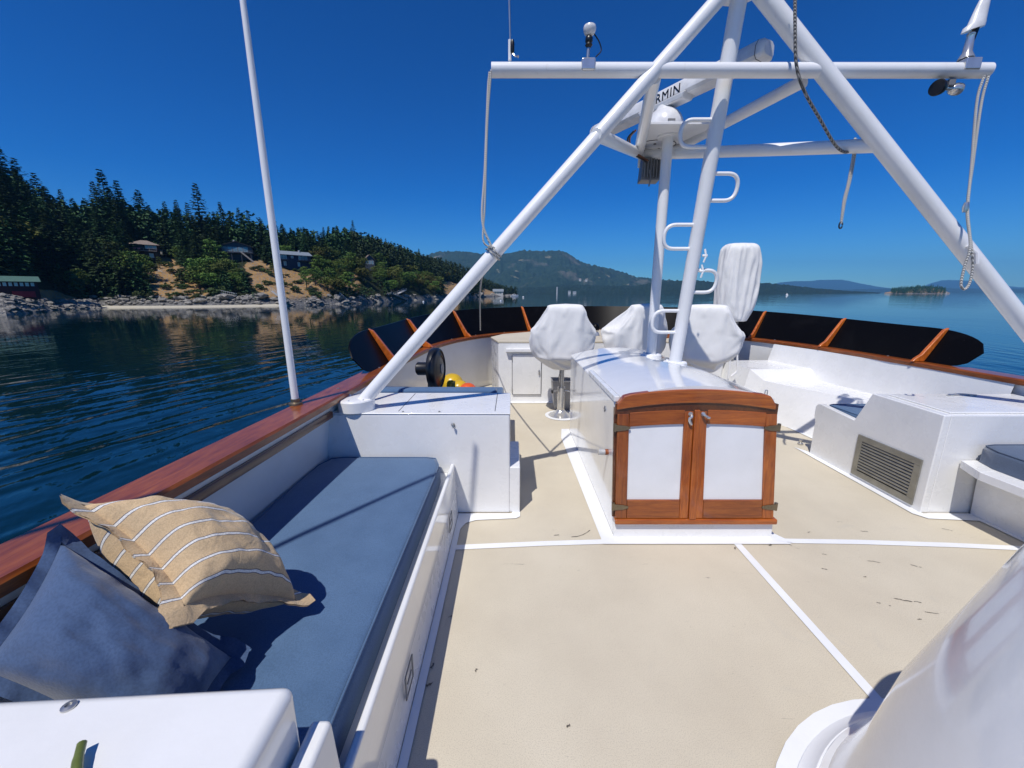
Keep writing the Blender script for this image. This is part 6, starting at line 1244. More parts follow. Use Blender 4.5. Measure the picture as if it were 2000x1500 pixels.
 [999,-11,-3,-12,11,3,-20,10,1,-6,4,-10,10,-7,3,-1,3,2,-1,-7,4,-4,-9,-4,6,-6,-6,9,-3,9,-6,13,5,-13,7,10,2,-6,6,-3,2,0,4,1,0,-4,6,-9,6,-3,-1,0,-1,-3,0,0,2,0,-1,-1,2,2,2,7,-12,1,11,-3,-11,-7,-12,1,6,-8,-3,14,5,-3,-10,5,-3,7,-4,-3,-1,1,1,-9,7,-7,-9,-3,7,-8,3,-1,11,-7,6,8,-5,4,10,4,4,-2,-10,-1,-4,-1,3,13,-3,11,-8,4,-1,-4,0,-2,-4,-5,4,3,1,-1,-2,-1,-2,1,-1,0,-1,3,6,-7,-6,-10,-8,8,-10,-1,12,8,-6,8,-5,-8,6,-4,-2,-2,5,0,-2,-10,13,-7,-8,-7,6,-5,2,6,-3,2,4,-7,2,9,10,8,-5,-9,-6,0,-1,-3,8,8,10,4,2,-3,-4,0,0,-8,0,1,2,0,1,-1,-3,-2,-4,-1,-8,6,11,-4,-7,0,2,-33,2,-1,-1,-3,12,2,4,12,-3,-10,3,-6,3,-8,2,0,1,-6,12,1,-18,-5,7,2,-5,7,-7,-4,7,-11,12,14,8,-6,-8,-5,-3,-1,0,-1,8,11,11,7,2,-2,-6,0,0,-6,-1,-2,2,0,2,-2,-6,-5,-3,-7,3,6,2,-9,0,9,-11,-42,4,-8,-1,4,8,5,5,17,-6,-12,-2,-12,4,-12,-3,-2,6,2,6,6,0,-16,-1,11,4,2,-10,5,-4,-7,19,4,-5,4,-6,-5,-8,4,0,3,6,10,13,5,1,-1,-5,-1,0,-6,-2,1,2,1,0,-4,-6,-4,-3,0,-2,0,-3,0,5,1,-11,-44,0,-6,1,4,6,3,10,14,-12,-13,-7,-8,-10,-14,-3,-7,9,3,12,3,6,7,-10,-4,12,9,-4,8,-9,0,14,-6,2,-3,-2,-5,-4,-4,5,5,8,18,1,4,0,-1,-2,-3,0,-5,-3,2,1,2,-2,-4,-4,-5,1,-4,-3,-1,0,1,5,-3,-6,-45,-2,-2,2,2,6,4,11,7,-17,-13,-5,-18,-14,-16,-4,-8,8,5,11,4,6,8,12,-6,-4,17,15,10,-11,-4,3,-5,2,-1,-2,-4,-3,-4,7,8,13,10,1,4,0,-1,-2,-3,-1,-3,-2,-1,-1,1,-3,-1,-3,-4,0,-6,-5,6,-9,3,6,0,-5,-48,-2,0,2,1,4,9,14,0,-21,-9,-12,-23,-18,-15,-10,-5,4,7,11,1,8,10,10,18,-4,7,24,18,-11,-10,-9,-1,1,-2,-4,3,-2,-7,11,15,8,10,0,5,1,-1,-2,-2,-2,-3,-2,-1,-2,-1,-3,0,-3,-2,-2,-7,-1,-4,-7,11,-1,-3,-3,-46,-1,1,-2,3,4,11,18,-3,-24,-9,-21,-26,-21,-17,-13,1,1,4,10,0,6,12,14,22,21,3,17,22,-7,-15,-18,1,-1,2,6,0,-8,9,-6,14,15,9,1,5,1,0,-2,-2,-2,-3,-2,-2,-2,-2,-2,-2,-2,-2,-3,-3,-7,-8,5,5,-6,-9,5,-37,-2,2,-4,6,7,8,22,-5,-24,-17,-23,-30,-21,-20,-12,2,0,-3,10,2,4,13,20,26,24,21,8,19,-7,-18,-14,0,-1,7,9,-2,-3,11,-7,5,14,12,-1,5,1,1,-2,-3,-1,-3,-2,-2,-2,-2,-3,-2,-2,-3,-3,-2,-10,-1,6,-2,-7,-4,5,-23,-4,4,-5,4,11,4,19,-6,-24,-21,-28,-28,-21,-24,-12,4,-2,-6,9,3,6,15,23,25,23,30,13,14,-11,0,-7,-10,8,-4,7,-2,4,9,-1,-5,11,13,-1,3,1,0,-1,-3,-2,-2,-2,-2,-2,-2,-3,-2,-2,-3,-4,-1,-8,4,2,-5,-5,3,1,-25,1,6,7,3,-4,8,13,-7,-18,-34,-26,-29,-18,-2,-13,-22,-1,-8,7,3,12,17,23,27,27,25,18,11,2,-12,1,0,-7,7,-6,5,-1,10,-2,7,7,4,1,2,0,-1,0,-2,-2,-2,-2,-2,-3,-2,-3,-2,-3,-2,-5,0,-3,4,-1,-6,0,-4,-1,-9,3,3,-1,4,3,6,5,-11,-19,-33,-28,-12,-23,1,-16,-28,-10,-9,4,19,19,18,19,21,20,24,19,14,-1,-6,2,1,2,-1,-2,-3,0,8,-1,4,7,5,1,1,0,-1,0,-2,-2,-2,-2,-2,-3,-3,-2,-3,-3,-2,-5,0,2,2,-4,-4,-3,2,5,-22,0,1,-1,6,2,8,-2,-10,-16,-21,-28,-10,-22,-1,-15,-31,-15,-13,12,14,17,17,18,23,19,23,16,11,3,-2,1,0,3,0,1,0,2,1,5,4,3,1,0,1,0,-1,0,-3,-2,-1,-2,-2,-3,-2,-3,-3,-2,-3,-2,-1,1,0,2,1,0,0,-1,-30,5,-1,-1,3,1,5,-4,-7,-15,-14,-20,-14,-13,-8,-14,-31,-20,-10,3,15,18,16,18,25,28,17,7,9,3,4,-1,2,1,1,4,1,3,2,2,1,2,-1,2,2,-2,-2,0,-3,-3,1,-2,-2,-2,-3,-3,-2,-3,-1,-3,-1,0,1,3,1,-1,0,-1,-33,2,-1,3,2,0,1,1,-11,-7,-21,-14,-17,-9,-8,-9,-13,-18,-31,7,4,17,20,21,31,19,11,6,8,7,8,-4,2,-1,1,3,2,3,4,1,-2,1,0,4,0,-2,-3,-1,-3,-2,1,-2,-1,-3,-2,-3,-2,-3,-2,-2,-1,1,3,-1,1,0,0,0,-43,2,1,2,0,5,-3,4,-14,-8,-6,-27,-16,-11,-8,-7,-3,-2,-36,3,3,5,25,23,26,15,8,11,4,14,6,-7,-1,2,5,1,1,0,1,1,1,-1,1,5,-3,-3,-2,-2,-2,-2,1,-1,-2,-2,-2,-3,-3,-2,-3,-1,-1,4,1,1,0,1,-2,0,-50,1,1,3,6,-1,-2,6,-14,-12,-5,-7,-33,-6,-5,-8,-8,13,11,9,-6,-10,-18,32,19,8,18,3,6,20,-4,-1,-7,1,5,1,0,0,2,3,-1,-1,2,6,-5,-4,-3,-1,-2,2,-2,-2,-2,-2,-2,-2,-2,-3,-3,-1,3,1,-1,1,1,1,0,-1,-49,3,14,-6,0,0,0,5,-13,-13,-9,-5,1,-37,8,-14,-6,4,13,18,-19,-6,6,9,18,20,9,-1,8,21,-8,-4,0,1,-1,1,1,-2,4,1,-1,1,2,6,-7,-4,-5,-2,1,1,-2,-2,-1,-1,-2,-2,-3,-3,-2,1,3,-1,-2,1,1,0,-1,-1,-35,9,12,1,-12,-1,-1,4,0,-30,-6,-3,8,-23,-16,5,7,5,6,-5,-8,-15,2,29,3,13,8,4,10,20,-9,-6,-2,0,-2,0,2,0,1,1,2,6,-1,6,-1,-13,-4,-4,3,1,-1,-2,-1,-2,-1,-2,-3,-4,0,0,3,-2,1,0,-1,0,-2,4,-24,2,2,-2,10,-2,-11,3,16,7,-16,-18,-18,-23,-11,-3,6,5,8,-4,-9,-9,24,10,15,8,5,-1,11,-1,0,-4,-5,-1,-4,0,3,1,-1,0,7,9,0,3,-4,-6,-9,-4,4,0,0,-2,-1,-1,-1,-3,-4,-6,0,1,5,3,1,-1,-1,0,7,-1,-33,1,3,3,-3,-8,27,-19,4,17,-32,-4,-2,-24,-2,-7,2,-1,2,-3,0,3,4,9,8,1,5,9,8,-7,2,-4,-2,-3,-1,3,2,0,1,0,8,9,6,-11,0,-18,2,4,3,1,0,-1,0,0,-4,-4,-5,-8,-1,4,7,0,3,2,0,0,4,7,-43,2,0,0,2,24,-15,-17,5,18,-4,-5,-20,-13,-5,-5,-4,-2,-1,-4,2,3,2,2,15,8,1,15,-10,-8,3,13,3,-3,-8,-2,-2,-1,1,1,5,6,14,-12,-3,-6,1,6,5,-4,0,0,-1,-1,-4,-3,-4,-6,2,12,-3,-4,2,0,0,1,3,2,8,0,-1,-3,-5,-24,-16,13,4,18,-14,-11,-6,1,-6,-9,-3,-10,-9,-3,16,8,8,9,7,11,5,3,-16,-21,-6,7,3,-4,1,1,1,6,8,6,9,2,5,-16,5,0,1,-11,12,3,-12,-1,0,7,-6,-5,-4,1,-16,14,18,2,8,2,3,5,5,0,-21,-7,-11,-10,-6,-20,9,-6,2,13,7,-23,-15,0,-6,-7,-2,-8,-3,6,10,10,9,5,-1,10,5,6,4,-19,-17,0,0,-2,8,0,-2,3,7,4,8,3,3,-8,7,8,-8,-6,4,12,2,-12,-5,0,-3,-2,0,0,-2,-17,12,6,10,1,7,10,11,5,-42,-9,-10,-9,-6,9,-11,-2,1,7,4,5,-20,-15,-6,-2,1,-3,-2,-5,8,9,6,3,4,6,3,9,1,5,-18,-8,-5,1,4,0,2,-1,7,5,3,0,5,-1,5,13,-3,-13,-2,9,5,8,2,-11,-3,-3,-2,-2,-3,1,-18,17,13,1,10,8,0,0,-52,-5,-10,-2,12,-6,-7,-1,0,3,1,2,8,-14,-18,-8,0,-1,-1,-1,4,7,4,3,3,2,-2,13,1,3,3,2,-15,-4,0,-3,2,-2,6,6,2,0,4,3,2,14,7,-10,-12,0,4,3,7,16,0,0,-3,-5,-9,-2,-5,-17,2,2,12,3,-3,6,-43,0,1,3,-2,-2,-3,-1,0,5,-4,-2,3,2,-8,-7,-12,3,0,-2,5,1,2,1,2,0,1,3,6,1,1,5,7,-8,-6,-4,-2,-2,7,4,2,1,4,2,2,11,9,-4,-3,-11,-3,-4,4,13,4,4,0,-4,-12,2,-2,7,-8,-8,-4,-2,-3,8,-27,6,-4,0,3,0,-1,-2,5,0,-4,-6,-3,-2,-4,4,-2,-10,1,0,2,11,-2,-3,1,-1,-2,12,-7,6,-1,5,2,11,-4,-5,-2,-11,3,9,-1,1,1,8,-2,10,2,4,-4,2,-9,-8,-5,5,4,5,1,-7,-10,2,-2,7,-8,-6,1,-3,-1,10,-19,2,1,2,1,1,1,1,4,-8,-1,0,1,-7,-2,-6,-2,-1,1,1,1,-1,1,2,2,4,6,-6,11,-10,3,-2,1,2,-3,-2,1,-1,3,1,2,2,1,5,1,3,5,-1,2,0,1,-7,-2,-7,1,1,0,-4,-3,3,6,-8,-3,0,-3,1,1,0,2,0,0,0,0,0,0,0,0,0,0,0,0,0,0,0,0,0,0,0,0,0,0,0,0,0,0,0,0,0,0,0,0,0,0,0,0,0,0,0,0,0,0,0,0,0,0,0,0,0,0,0,0,0,0,0,0,0,0,0,0,0,0,0,0,0,0,0])
LAMP_CLOTH = (33, 64, [-0.3324, -0.2224, 1.194], [0.3156, 0.2345, 2.3004],
 [480,285,2,-1,-4,-1,-8,-7,-5,-32,-28,-36,-31,-25,-24,-27,-26,-30,-29,-32,-34,-31,-22,-20,-27,-30,-26,-17,-28,-9,-3,13,12,-5,11,-7,7,6,-2,10,2,30,26,35,25,27,30,31,26,30,29,29,25,23,33,34,27,36,34,12,-1,7,5,5,-1,20,1,0,-5,-1,-7,-8,-10,-33,-32,-38,-33,-30,-27,-31,-29,-32,-30,-32,-37,-35,-30,-20,-32,-33,-26,-19,-25,-4,0,11,1,-1,7,-3,6,4,-1,9,4,33,29,38,28,31,33,33,29,32,33,32,27,28,35,37,31,39,33,16,1,7,5,5,-5,34,3,2,-7,-3,-6,-11,-11,-38,-37,-41,-36,-34,-33,-35,-33,-35,-34,-35,-38,-38,-34,-28,-38,-36,-29,-16,-28,-1,-3,15,5,-1,3,-5,3,2,0,9,4,38,31,44,34,34,37,38,33,35,37,34,33,32,39,41,37,41,35,17,4,5,6,6,-2,32,2,3,-16,4,-4,-13,-12,-40,-41,-45,-40,-38,-40,-37,-39,-38,-38,-39,-38,-44,-36,-37,-42,-41,-28,-22,-28,2,-4,16,2,-4,13,-9,6,-1,-2,9,1,43,39,46,39,39,40,42,39,38,42,37,40,35,43,46,40,46,32,14,9,7,5,5,-10,17,0,25,-12,-15,8,-18,-4,-42,-44,-46,-44,-44,-45,-37,-42,-45,-42,-42,-39,-48,-43,-44,-45,-41,-27,-13,-35,-18,9,29,-1,-10,12,-10,0,-5,19,10,-17,46,43,49,47,42,46,44,39,46,46,39,43,45,45,49,45,45,27,26,4,-10,16,10,-9,-2,2,26,-31,-1,12,-3,-20,-47,-40,-46,-43,-46,-46,-41,-45,-42,-43,-40,-49,-50,-42,-49,-48,-36,-34,-17,-15,-33,10,28,-14,14,0,-5,6,-19,23,-13,3,51,40,52,48,42,49,46,44,45,47,47,44,45,49,46,49,44,16,29,-7,20,-8,18,-23,24,-3,13,-37,1,9,18,-30,-47,-31,-49,-53,-37,-45,-46,-49,-46,-43,-39,-51,-45,-51,-53,-50,-42,-13,-34,-11,-30,7,27,-14,21,0,-6,5,-31,22,-18,21,49,38,53,52,39,47,53,45,47,50,51,46,45,52,49,40,46,30,13,-18,14,26,-2,-22,27,10,-21,-26,29,-4,14,-38,-37,-28,-52,-57,-35,-58,-43,-42,-52,-45,-39,-49,-40,-58,-57,-51,-42,-22,-5,-39,-23,10,16,-11,27,5,-8,-2,-38,19,-13,36,50,30,55,55,34,49,55,50,47,51,47,55,53,47,51,32,50,40,-3,-21,5,34,-7,-8,17,7,-34,4,36,5,-10,-24,-42,-30,-55,-60,-35,-57,-39,-48,-52,-50,-39,-49,-35,-62,-60,-55,-26,-39,2,-25,-42,14,3,-10,34,4,-1,-14,-43,18,-2,46,51,22,57,57,27,51,58,55,46,53,46,56,57,49,55,26,54,47,-26,-14,15,5,32,-2,7,-26,-28,41,27,-13,-24,0,-31,-52,-57,-56,-41,-52,-32,-55,-53,-51,-41,-49,-38,-59,-60,-56,-20,-43,-10,-5,-44,-4,7,-9,37,6,-4,-17,-44,2,23,50,53,14,57,59,30,49,61,53,47,53,46,56,47,59,61,24,57,53,-25,-2,-26,11,26,27,-24,-30,2,46,21,-31,-17,3,-35,-60,-52,-51,-51,-41,-29,-58,-55,-52,-43,-52,-41,-56,-61,-55,-13,-45,-12,5,-45,-16,9,-4,35,8,-4,-21,-42,1,31,49,53,9,57,61,33,48,59,52,48,52,46,54,45,60,58,27,57,58,1,-22,-35,11,28,17,-42,-13,27,46,-1,-34,-7,6,-45,-55,-47,-52,-58,-29,-36,-59,-54,-53,-46,-57,-54,-40,-60,-58,-6,-46,1,-4,-44,-19,8,-1,33,11,-8,-24,-42,6,38,49,46,7,59,57,32,53,56,53,50,51,47,48,52,59,55,25,57,57,11,-32,-27,6,28,5,-36,-4,40,42,-32,12,-23,0,-49,-54,-41,-59,-60,-23,-39,-58,-55,-54,-47,-65,-63,-33,-59,-42,-14,-45,-2,3,-43,-17,-7,21,2,24,-3,-28,-40,11,46,39,44,6,59,58,31,55,56,51,53,52,50,42,58,59,46,33,57,51,21,-36,-27,2,28,-14,-21,17,41,16,-27,27,-24,-7,-53,-53,-40,-60,-61,-26,-36,-55,-57,-55,-49,-61,-66,-48,-44,-36,-23,-45,9,-2,-43,0,-25,22,1,10,10,-31,-32,15,45,40,31,9,58,59,29,57,56,55,51,52,53,39,60,59,31,56,51,45,25,-33,-30,2,21,-15,-15,41,23,-8,-11,34,-19,-18,-53,-52,-42,-63,-58,-25,-36,-54,-57,-54,-50,-59,-64,-42,-52,-37,-31,-45,19,-5,-44,10,-32,18,8,16,-7,-36,-20,20,44,27,35,15,57,61,31,55,55,53,52,50,55,44,53,59,32,57,50,44,29,-25,-40,8,6,-21,11,39,-3,-11,18,30,-9,-33,-55,-52,-43,-63,-56,-20,-42,-54,-55,-52,-53,-59,-59,-40,-56,-40,-48,-33,22,-3,-41,17,-32,4,17,14,-18,-38,-11,26,45,20,23,32,55,60,34,53,54,51,54,49,56,45,50,59,43,39,53,50,31,-23,-42,-5,0,-4,23,31,-27,22,20,18,-11,-33,-56,-57,-45,-58,-54,-21,-41,-55,-55,-48,-56,-58,-57,-37,-55,-42,-54,-28,11,4,-39,24,-33,-3,18,14,-34,-31,1,28,44,23,11,36,54,57,36,54,52,52,54,48,56,44,49,56,39,45,53,53,32,-16,-42,7,-11,0,39,8,-34,20,24,12,-10,-29,-55,-62,-46,-55,-47,-25,-43,-54,-55,-47,-56,-56,-58,-34,-54,-37,-47,-40,-3,12,-35,29,-32,-11,15,12,-29,-32,11,25,44,21,1,43,55,56,34,56,48,54,55,46,53,43,51,53,38,51,53,52,33,-7,-42,9,2,-8,35,-15,-25,24,19,12,-14,-34,-50,-58,-46,-54,-27,-42,-46,-52,-54,-48,-53,-57,-57,-32,-53,-36,-38,-49,-18,18,-29,31,-22,-22,10,9,-35,-20,27,16,42,18,-2,47,56,53,32,56,45,56,55,44,48,47,51,60,29,57,52,46,34,6,-42,-13,20,9,-10,-14,2,18,19,7,-25,-34,-47,-53,-42,-52,-12,-52,-50,-50,-53,-49,-51,-55,-53,-35,-51,-36,-49,-43,-14,9,-24,35,-15,-29,6,4,-37,-8,34,11,41,16,8,42,51,51,33,54,46,53,53,45,51,45,51,61,23,57,55,36,41,11,-36,-25,16,-7,-4,2,11,19,10,-5,-31,-29,-44,-49,-38,-51,-10,-51,-52,-48,-51,-48,-49,-54,-49,-37,-50,-40,-51,-44,-15,6,-21,40,-12,-30,3,-4,-32,-2,37,11,38,11,21,39,47,47,35,53,45,50,52,45,52,44,49,57,28,54,50,41,36,14,-23,-27,-5,15,-6,4,11,19,-1,-13,-22,-38,-39,-46,-39,-47,-13,-45,-52,-47,-50,-44,-51,-52,-46,-37,-51,-43,-44,-48,-23,-7,-4,39,-7,-29,-2,-21,-14,3,38,11,34,12,25,39,45,38,42,51,51,42,47,49,50,42,47,54,31,50,47,34,40,20,-19,-18,-8,16,-8,14,5,14,-14,-12,-23,-36,-38,-43,-39,-45,-13,-42,-51,-46,-48,-41,-50,-50,-44,-36,-52,-43,-43,-44,-28,-13,1,31,0,-24,-20,-16,0,7,32,10,28,15,29,39,43,35,43,50,50,41,43,50,47,41,46,51,35,43,45,29,39,28,-8,-7,-19,17,-10,20,8,-8,-15,-9,-24,-37,-36,-41,-38,-42,-12,-41,-49,-46,-46,-39,-48,-47,-43,-36,-49,-42,-45,-37,-30,-19,-2,26,6,-20,-24,-11,2,11,23,9,20,26,28,40,40,34,43,48,49,41,42,47,43,39,45,49,42,35,43,24,38,29,14,-5,-25,14,-11,22,0,-17,-14,-5,-26,-32,-38,-40,-40,-35,-13,-41,-46,-45,-42,-39,-46,-45,-42,-35,-43,-41,-44,-35,-30,-23,-8,9,21,-13,-30,0,0,13,14,9,23,27,26,40,33,37,43,46,46,42,42,44,40,35,43,47,45,38,36,21,37,26,22,10,-28,11,-11,15,-7,-21,-4,-12,-29,-25,-38,-39,-39,-28,-15,-43,-43,-45,-38,-40,-43,-41,-41,-34,-36,-41,-41,-34,-28,-22,-12,-2,17,-20,-14,10,-6,11,11,8,27,22,28,37,34,36,40,45,44,42,41,41,37,33,42,42,45,36,32,25,36,19,26,22,-20,8,-7,-2,-16,-13,-6,-13,-25,-23,-38,-40,-36,-16,-25,-42,-44,-43,-34,-40,-38,-39,-39,-33,-30,-39,-40,-32,-23,-21,-15,-10,-3,-5,4,-7,-1,11,7,12,26,20,27,34,36,36,36,42,43,41,40,39,34,30,40,38,42,35,31,29,31,16,26,20,9,1,-26,-7,-11,-8,-8,-11,-18,-27,-38,-40,-27,-16,-30,-39,-45,-41,-30,-36,-37,-38,-35,-33,-28,-36,-37,-28,-21,-19,-14,-9,-9,-6,-2,-4,-1,11,7,13,25,17,28,29,38,34,34,39,40,41,38,38,32,27,38,36,35,34,30,26,28,23,21,16,6,10,-27,-7,-8,-6,-9,-11,-13,-28,-38,-35,-19,-23,-31,-35,-43,-40,-28,-35,-35,-35,-32,-32,-31,-30,-34,-24,-19,-18,-13,-11,-11,-11,-3,0,-2,13,7,14,23,16,22,32,37,32,32,36,37,41,35,38,27,27,36,33,33,31,29,24,25,27,21,11,8,7,-26,-6,-8,-5,-8,-10,-11,-26,-37,-29,-19,-26,-30,-33,-38,-38,-30,-30,-33,-32,-31,-30,-31,-30,-27,-21,-17,-18,-14,-10,-9,-15,10,-13,-2,14,9,14,21,16,17,33,35,30,30,32,34,40,33,36,28,25,31,32,29,29,28,21,23,30,20,9,4,6,-27,-2,-11,-4,-6,-10,-8,-22,-31,-28,-25,-25,-28,-30,-33,-35,-26,-31,-31,-30,-28,-31,-27,-27,-22,-19,-17,-18,-14,-14,-7,-9,12,-13,-4,12,11,15,17,17,15,31,31,28,28,31,31,33,32,33,27,27,27,29,27,26,24,18,23,28,20,10,0,3,-36,0,-12,-6,-2,-8,2,-19,-32,-29,-24,-22,-22,-26,-29,-31,-28,-26,-26,-27,-27,-30,-25,-26,-19,-16,-13,-18,-13,-13,-2,-12,5,-9,-6,10,16,17,15,18,10,30,26,25,26,27,27,30,30,26,24,26,25,26,26,24,19,16,21,21,26,13,-7,0,-48,-1,-3,-6,-8,-10,-12,-14,-15,-18,-19,-20,-21,-22,-23,-23,-23,-24,-23,-23,-22,-21,-20,-19,-17,-16,-14,-12,-10,-8,-6,-3,-1,1,3,6,8,10,12,14,16,17,19,20,21,22,23,23,24,23,23,23,22,21,20,19,18,15,14,12,10,8,6,3],
